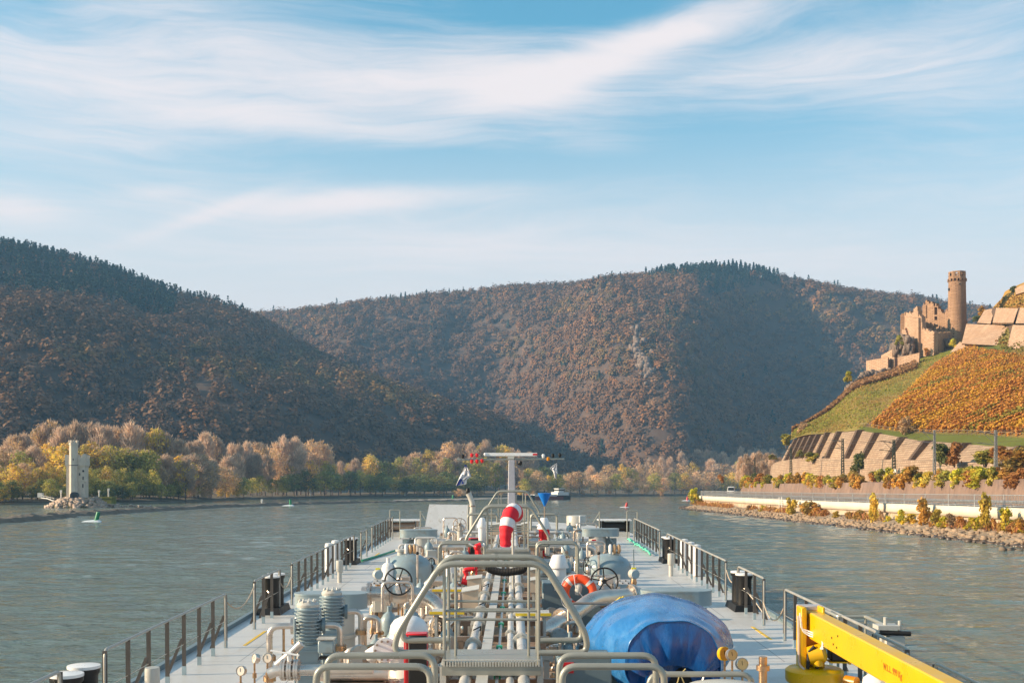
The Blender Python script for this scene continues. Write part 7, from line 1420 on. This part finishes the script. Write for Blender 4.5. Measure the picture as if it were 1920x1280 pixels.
for i, (x, z, r, m_, lab) in enumerate(((-1.25, .45, .055, steel, 'low steel pipe just left of the rack'), (-1.55, .32, .04, pipe_p, 'low pale pipe second left of the rack'), (-2.05, .25, .03, dark_steel, 'thin dark pipe third left of the rack'), (.85, .42, .06, steel, 'low steel pipe just right of the rack'), (1.12, .30, .035, pipe_p, 'low pale pipe second right of the rack'))):
    o = thing('deck_pipe', lab, 'pipe', (0, 0, 0), 0, 'low pipes beside the rack'); mb = MB(); mb.tube([(x, 16, z), (x + .08, 53, z)], r, 10); mb.build('body', m_, o)
    for y in range(18, 53, 5): mb = MB(); mb.box((x + .02, y + .4 * i, z / 2), (.05, .05, z)); mb.build('support', dark_steel, o)
def fit_ball():
    o = thing('ball_valve', 'x y z w', 'valve'); mb = MB(); mb.cyl((0, 0, 0), (0, 0, .62), .05, n=12); mb.sphere((0, 0, .42), .095, 14); flange(mb, (0, 0, .28), (0, 0, 1), .11, .022, 14, 6); flange(mb, (0, 0, .58), (0, 0, 1), .11, .022, 14, 6); mb.build('body', steel, o); mb = MB(); mb.cyl((0, -.08, .42), (0, -.15, .42), .022, n=8); mb.box((.12, -.155, .43), (.30, .015, .03), ry=-.25); mb.build('lever', pale_paint, o); return o
def fit_goose():
    o = thing('goose_pipe', 'x y z w', 'pipe'); mb = MB(); mb.tube(fillet([(0, 0, 0), (0, 0, .85), (.22, 0, .85), (.22, 0, .60)], .1), .042, 10); mb.build('body', steel, o); mb = MB(); flange(mb, (0, 0, .35), (0, 0, 1), .09, .02, 12, 6); mb.build('flange', brass, o); mb = MB(); flange(mb, (.22, 0, .62), (0, 0, 1), .08, .02, 12, 6); mb.build('flange', brass, o); return o
def fit_blank():
    o = thing('blanked_stub', 'x y z w', 'pipe'); mb = MB(); mb.tube(fillet([(0, .3, .1), (0, .3, .6), (0, -.1, .6)], .16), .085, 12); mb.build('body', steel, o); mb = MB(); flange(mb, (0, -.12, .6), (0, 1, 0), .15, .035, 18, 8); mb.build('blank', pale_paint, o); return o
def fit_box():
    o = thing('junction_box', 'x y z w', 'box'); mb = MB(); mb.box((0, 0, .72), (.26, .14, .32)); mb.build('case', pale_paint, o, bevel=.015); mb = MB(); mb.box((0, 0, .28), (.05, .05, .56)); mb.build('post', dark_steel, o); mb = MB(); mb.tube([(.06, 0, .56), (.08, .02, .3), (.2, .05, .05)], .014, 6); mb.build('cable', rubber, o); return o
def fit_act():
    o = thing('valve_actuator', 'x y z w', 'actuator'); mb = MB(); mb.lathe([(.07, 0), (.07, .40), (.11, .42), (.11, .50), (.07, .52)], n=14); mb.build('stem', steel, o); mb = MB(); mb.lathe([(.12, .52), (.13, .56), (.13, .74), (.08, .82), (.03, .86), (.03, .94)], n=16); mb.build('head', blue_grey, o); mb = MB(); mb.cyl((-.24, 0, .62), (.24, 0, .62), .055, n=12); mb.build('cylinder', dark_steel, o); return o
def fit_tee():
    o = thing('brass_tee', 'x y z w', 'fitting'); mb = MB(); mb.cyl((0, 0, 0), (0, 0, .48), .028, n=10); mb.cyl((-.12, 0, .36), (.12, 0, .36), .028, n=10); mb.sphere((0, 0, .36), .05, 10); mb.lathe([(.045, .46), (.05, .5), (.02, .56)], n=8); mb.build('body', brass, o); mb = MB(); mb.box((.0, -.05, .50), (.16, .012, .022)); mb.build('handle', white_gloss, o); return o
def fit_pin():
    o = thing('sounding_pipe', 'x y z w', 'pipe'); mb = MB(); mb.lathe([(.05, 0), (.06, .06), (.02, .16), (.018, .48), (.01, .5)], n=10); mb.build('body', brass, o); return o
WORD = {'ball_valve': 'steel ball valve', 'goose_pipe': 'small gooseneck pipe', 'blanked_stub': 'blanked pipe stub', 'junction_box': 'grey junction box', 'valve_actuator': 'blue-grey valve actuator', 'brass_tee': 'brass tee fitting', 'sounding_pipe': 'thin brass sounding pipe'}
protos = [fit_ball(), fit_goose(), fit_blank(), fit_box(), fit_act(), fit_tee(), fit_pin()]; fresh = set(); got = {}
def fitting(k, x, y, rz, z=0, sc=1.0):
    o = protos[k]
    if k in fresh: o = dup(o)
    fresh.add(k); put(o, (x, y, z), rz); o.scale = (sc, sc, sc); got.setdefault((k, 'left' if x < -.2 else 'right'), []).append((y, x, o))
rg = random.Random(17)
for y in [24.3, 25.0, 25.8, 26.6, 27.6, 28.3, 31.0, 32.0, 34.2, 35.2, 36.2, 37.4, 38.5, 39.6, 40.8, 41.6, 44.6, 46.2, 47.6, 48.8, 50.4, 52.0]:
    for side in (-1, 1):
        for j in range(rg.choice((2, 3, 3, 4))):
            x = side * rg.uniform(1.0, 2.9) - (.25 if side < 0 else 0); fitting(rg.choice((0, 0, 1, 2, 2, 3, 4, 4, 5, 5)), x, y + rg.uniform(-.3, .3), rg.choice((0, .3, 1.57, -1.57, 3.14)), 0, rg.uniform(.85, 1.25))
for x, y, k, s in ((-2.55, 19.0, 5, 1.2), (-2.4, 18.6, 5, 1.1), (-2.3, 19.4, 0, 1.2), (-2.1, 18.8, 0, 1.3), (-2.65, 20.4, 1, 1.2), (-2.0, 19.9, 4, 1.2), (-1.75, 19.0, 2, 1.1), (-2.2, 21.4, 0, 1.2), (-1.9, 21.9, 4, 1.1), (-1.6, 20.9, 5, 1.3), (-1.25, 18.2, 0, 1.2), (-1.1, 19.2, 2, 1.2), (-1.15, 20.3, 4, 1.0), (-1.3, 21.6, 0, 1.1), (-1.05, 17.3, 0, 1.2), (-3.72, 15.6, 5, 1.4), (-3.62, 15.3, 5, 1.3), (-3.80, 15.2, 5, 1.2), (-3.5, 15.5, 0, 1.0), (3.05, 14.6, 5, 1.4), (3.18, 14.3, 5, 1.3), (3.28, 14.7, 0, 1.0), (2.92, 14.2, 1, 1.0), (3.35, 14.1, 5, 1.5),
        (.75, 19.5, 0, 1.1), (.80, 20.6, 2, 1.1), (.95, 18.6, 4, 1.1), (.75, 22.5, 0, 1.2), (.78, 24.1, 2, 1.0), (-3.1, 25.2, 6, 1), (-2.95, 26.0, 6, 1), (3.0, 27.2, 6, 1.1), (3.35, 27.0, 6, 1.1), (3.2, 25.2, 0, 1), (-3.75, 33.8, 6, 1.2), (3.6, 36, 6, 1.2), (1.55, 27.4, 0, 1.3), (1.8, 28.3, 2, 1.3), (-1.7, 28.4, 2, 1.4), (-1.5, 26.6, 4, 1.2), *[(rg.uniform(-2.5, -1.0), rg.uniform(16.6, 21.5), rg.choice((0, 0, 1, 5, 5, 4, 2)), rg.uniform(.9, 1.3)) for _ in range(26)], *[(rg.uniform(.62, 1.3), rg.uniform(16.4, 22.0), rg.choice((0, 0, 1, 5, 2)), rg.uniform(.8, 1.1)) for _ in range(12)]):
    fitting(k, x, y, rg.choice((0, .4, 1.57, 3.14)), 0, s)
for (k, side), lst in got.items():
    for i, (y, x, o) in enumerate(sorted(lst, key=lambda q: q[0])):
        tag(o, f'{ORD[i]} {WORD[o.name.split(".")[0]]} from us, {side} of the pipe rack', None, f'small fittings {side} of the pipe rack')
for i, (px, py, y) in enumerate(((838, 1147, 20.5), (838, 1105, 24.5), (1000, 1150, 20.0))):
    c = Q(px, py, y); s = thing('deck_step', ['pale step with yellow edge left of the rack, nearer', 'pale step with yellow edge left of the rack, farther', 'pale step with yellow edge right of the rack'][i], 'step', (c.x, y, 0), 0, 'yellow edged steps'); mb = MB(); mb.box((0, .3, c.z - .03), (.58, .6, .05)); [mb.box((q, .3, c.z / 2 - .03), (.05, .5, c.z - .06)) for q in (-.2, .2)]; mb.build('block', pale_paint, s, smooth=False); mb = MB(); mb.box((0, .0, c.z - .01), (.63, .02, .05)); mb.build('yellow_edge', mat('step_yellow', (0.75, 0.52, 0.03), 0.5), s)
# near right corner: rounded tank top and the third bent rail
nt = thing('near_tank', 'pale blue-grey rounded tank top at the very bottom by the gauges', 'tank', (2.55, 13.6, 0)); mb = MB(); mb.lathe([(.62, 0), (.62, .98), (.58, 1.06), (.45, 1.13), (.25, 1.17), (.01, 1.18)], n=36); mb.build('shell', pale_paint, nt); mb = MB(); mb.torus((0, 0, 1.06), (0, 0, 1), .57, .014, 32, 6); mb.build('rim', dull_blue, nt); mb = MB(); mb.lathe([(.05, 1.1), (.05, 1.34), (.08, 1.34), (.08, 1.40), (.05, 1.40), (.05, 1.50)], (.42, -.1, 0), n=12); mb.build('nozzle', brass, nt)
r3 = thing('guard_rail', 'bent grey tube rail in front of the blue cover at the bottom edge', 'rail', (0, 14.0, 0)); mb = MB(); mb.tube(fillet([(1.68, 0, 0), (1.68, 0, 1.20), (2.95, 0, 1.20), (2.95, 0, 0)], .16, 6), .036, 10); mb.build('tube', tube_m, r3)
lkd = thing('deck_cabinet', 'dark blue-grey cabinet with sloping front behind the right bent rails', 'cabinet', (.95, 15.3, 0)); mb = MB(); mb.box((0, 0, .62), (.72, .6, 1.24)); mb.build('case', dull_blue, lkd, bevel=.02); mb = MB(); mb.box((-.22, -.31, 1.1), (.16, .02, .14)); mb.build('red_plate', red, lkd)
b2 = thing('engine_block', 'dark blue-grey machinery block standing behind the near left rails', 'machinery', (-2.3, 16.9, 0)); mb = MB(); mb.box((0, 0, .3), (.9, .8, .6)); mb.build('case', dark_steel, b2, bevel=.02); mb = MB(); mb.cyl((-.5, -.25, .72), (.5, -.25, .72), .12, n=16); mb.build('cylinder', steel, b2)
# ------------------------------------------------------------------ the air: one box of thin haze
def haze_box(density):
    m = bpy.data.materials.new('valley_haze'); m.use_nodes = True; t = m.node_tree; t.nodes.clear()
    pv = t.nodes.new('ShaderNodeVolumePrincipled'); pv.inputs['Color'].default_value = (0.30, 0.62, 1.0, 1); pv.inputs['Density'].default_value = density
    pv.inputs['Anisotropy'].default_value = 0.0
    out = t.nodes.new('ShaderNodeOutputMaterial'); t.links.new(pv.outputs[0], out.inputs['Volume'])
    mb = MB(); mb.box((0, 4300, 310), (12400, 9600, 626))
    o = mb.build('haze', m, smooth=False); tag(o, 'thin blue autumn haze filling the valley', 'haze', kind='stuff')
haze_box(HAZE)
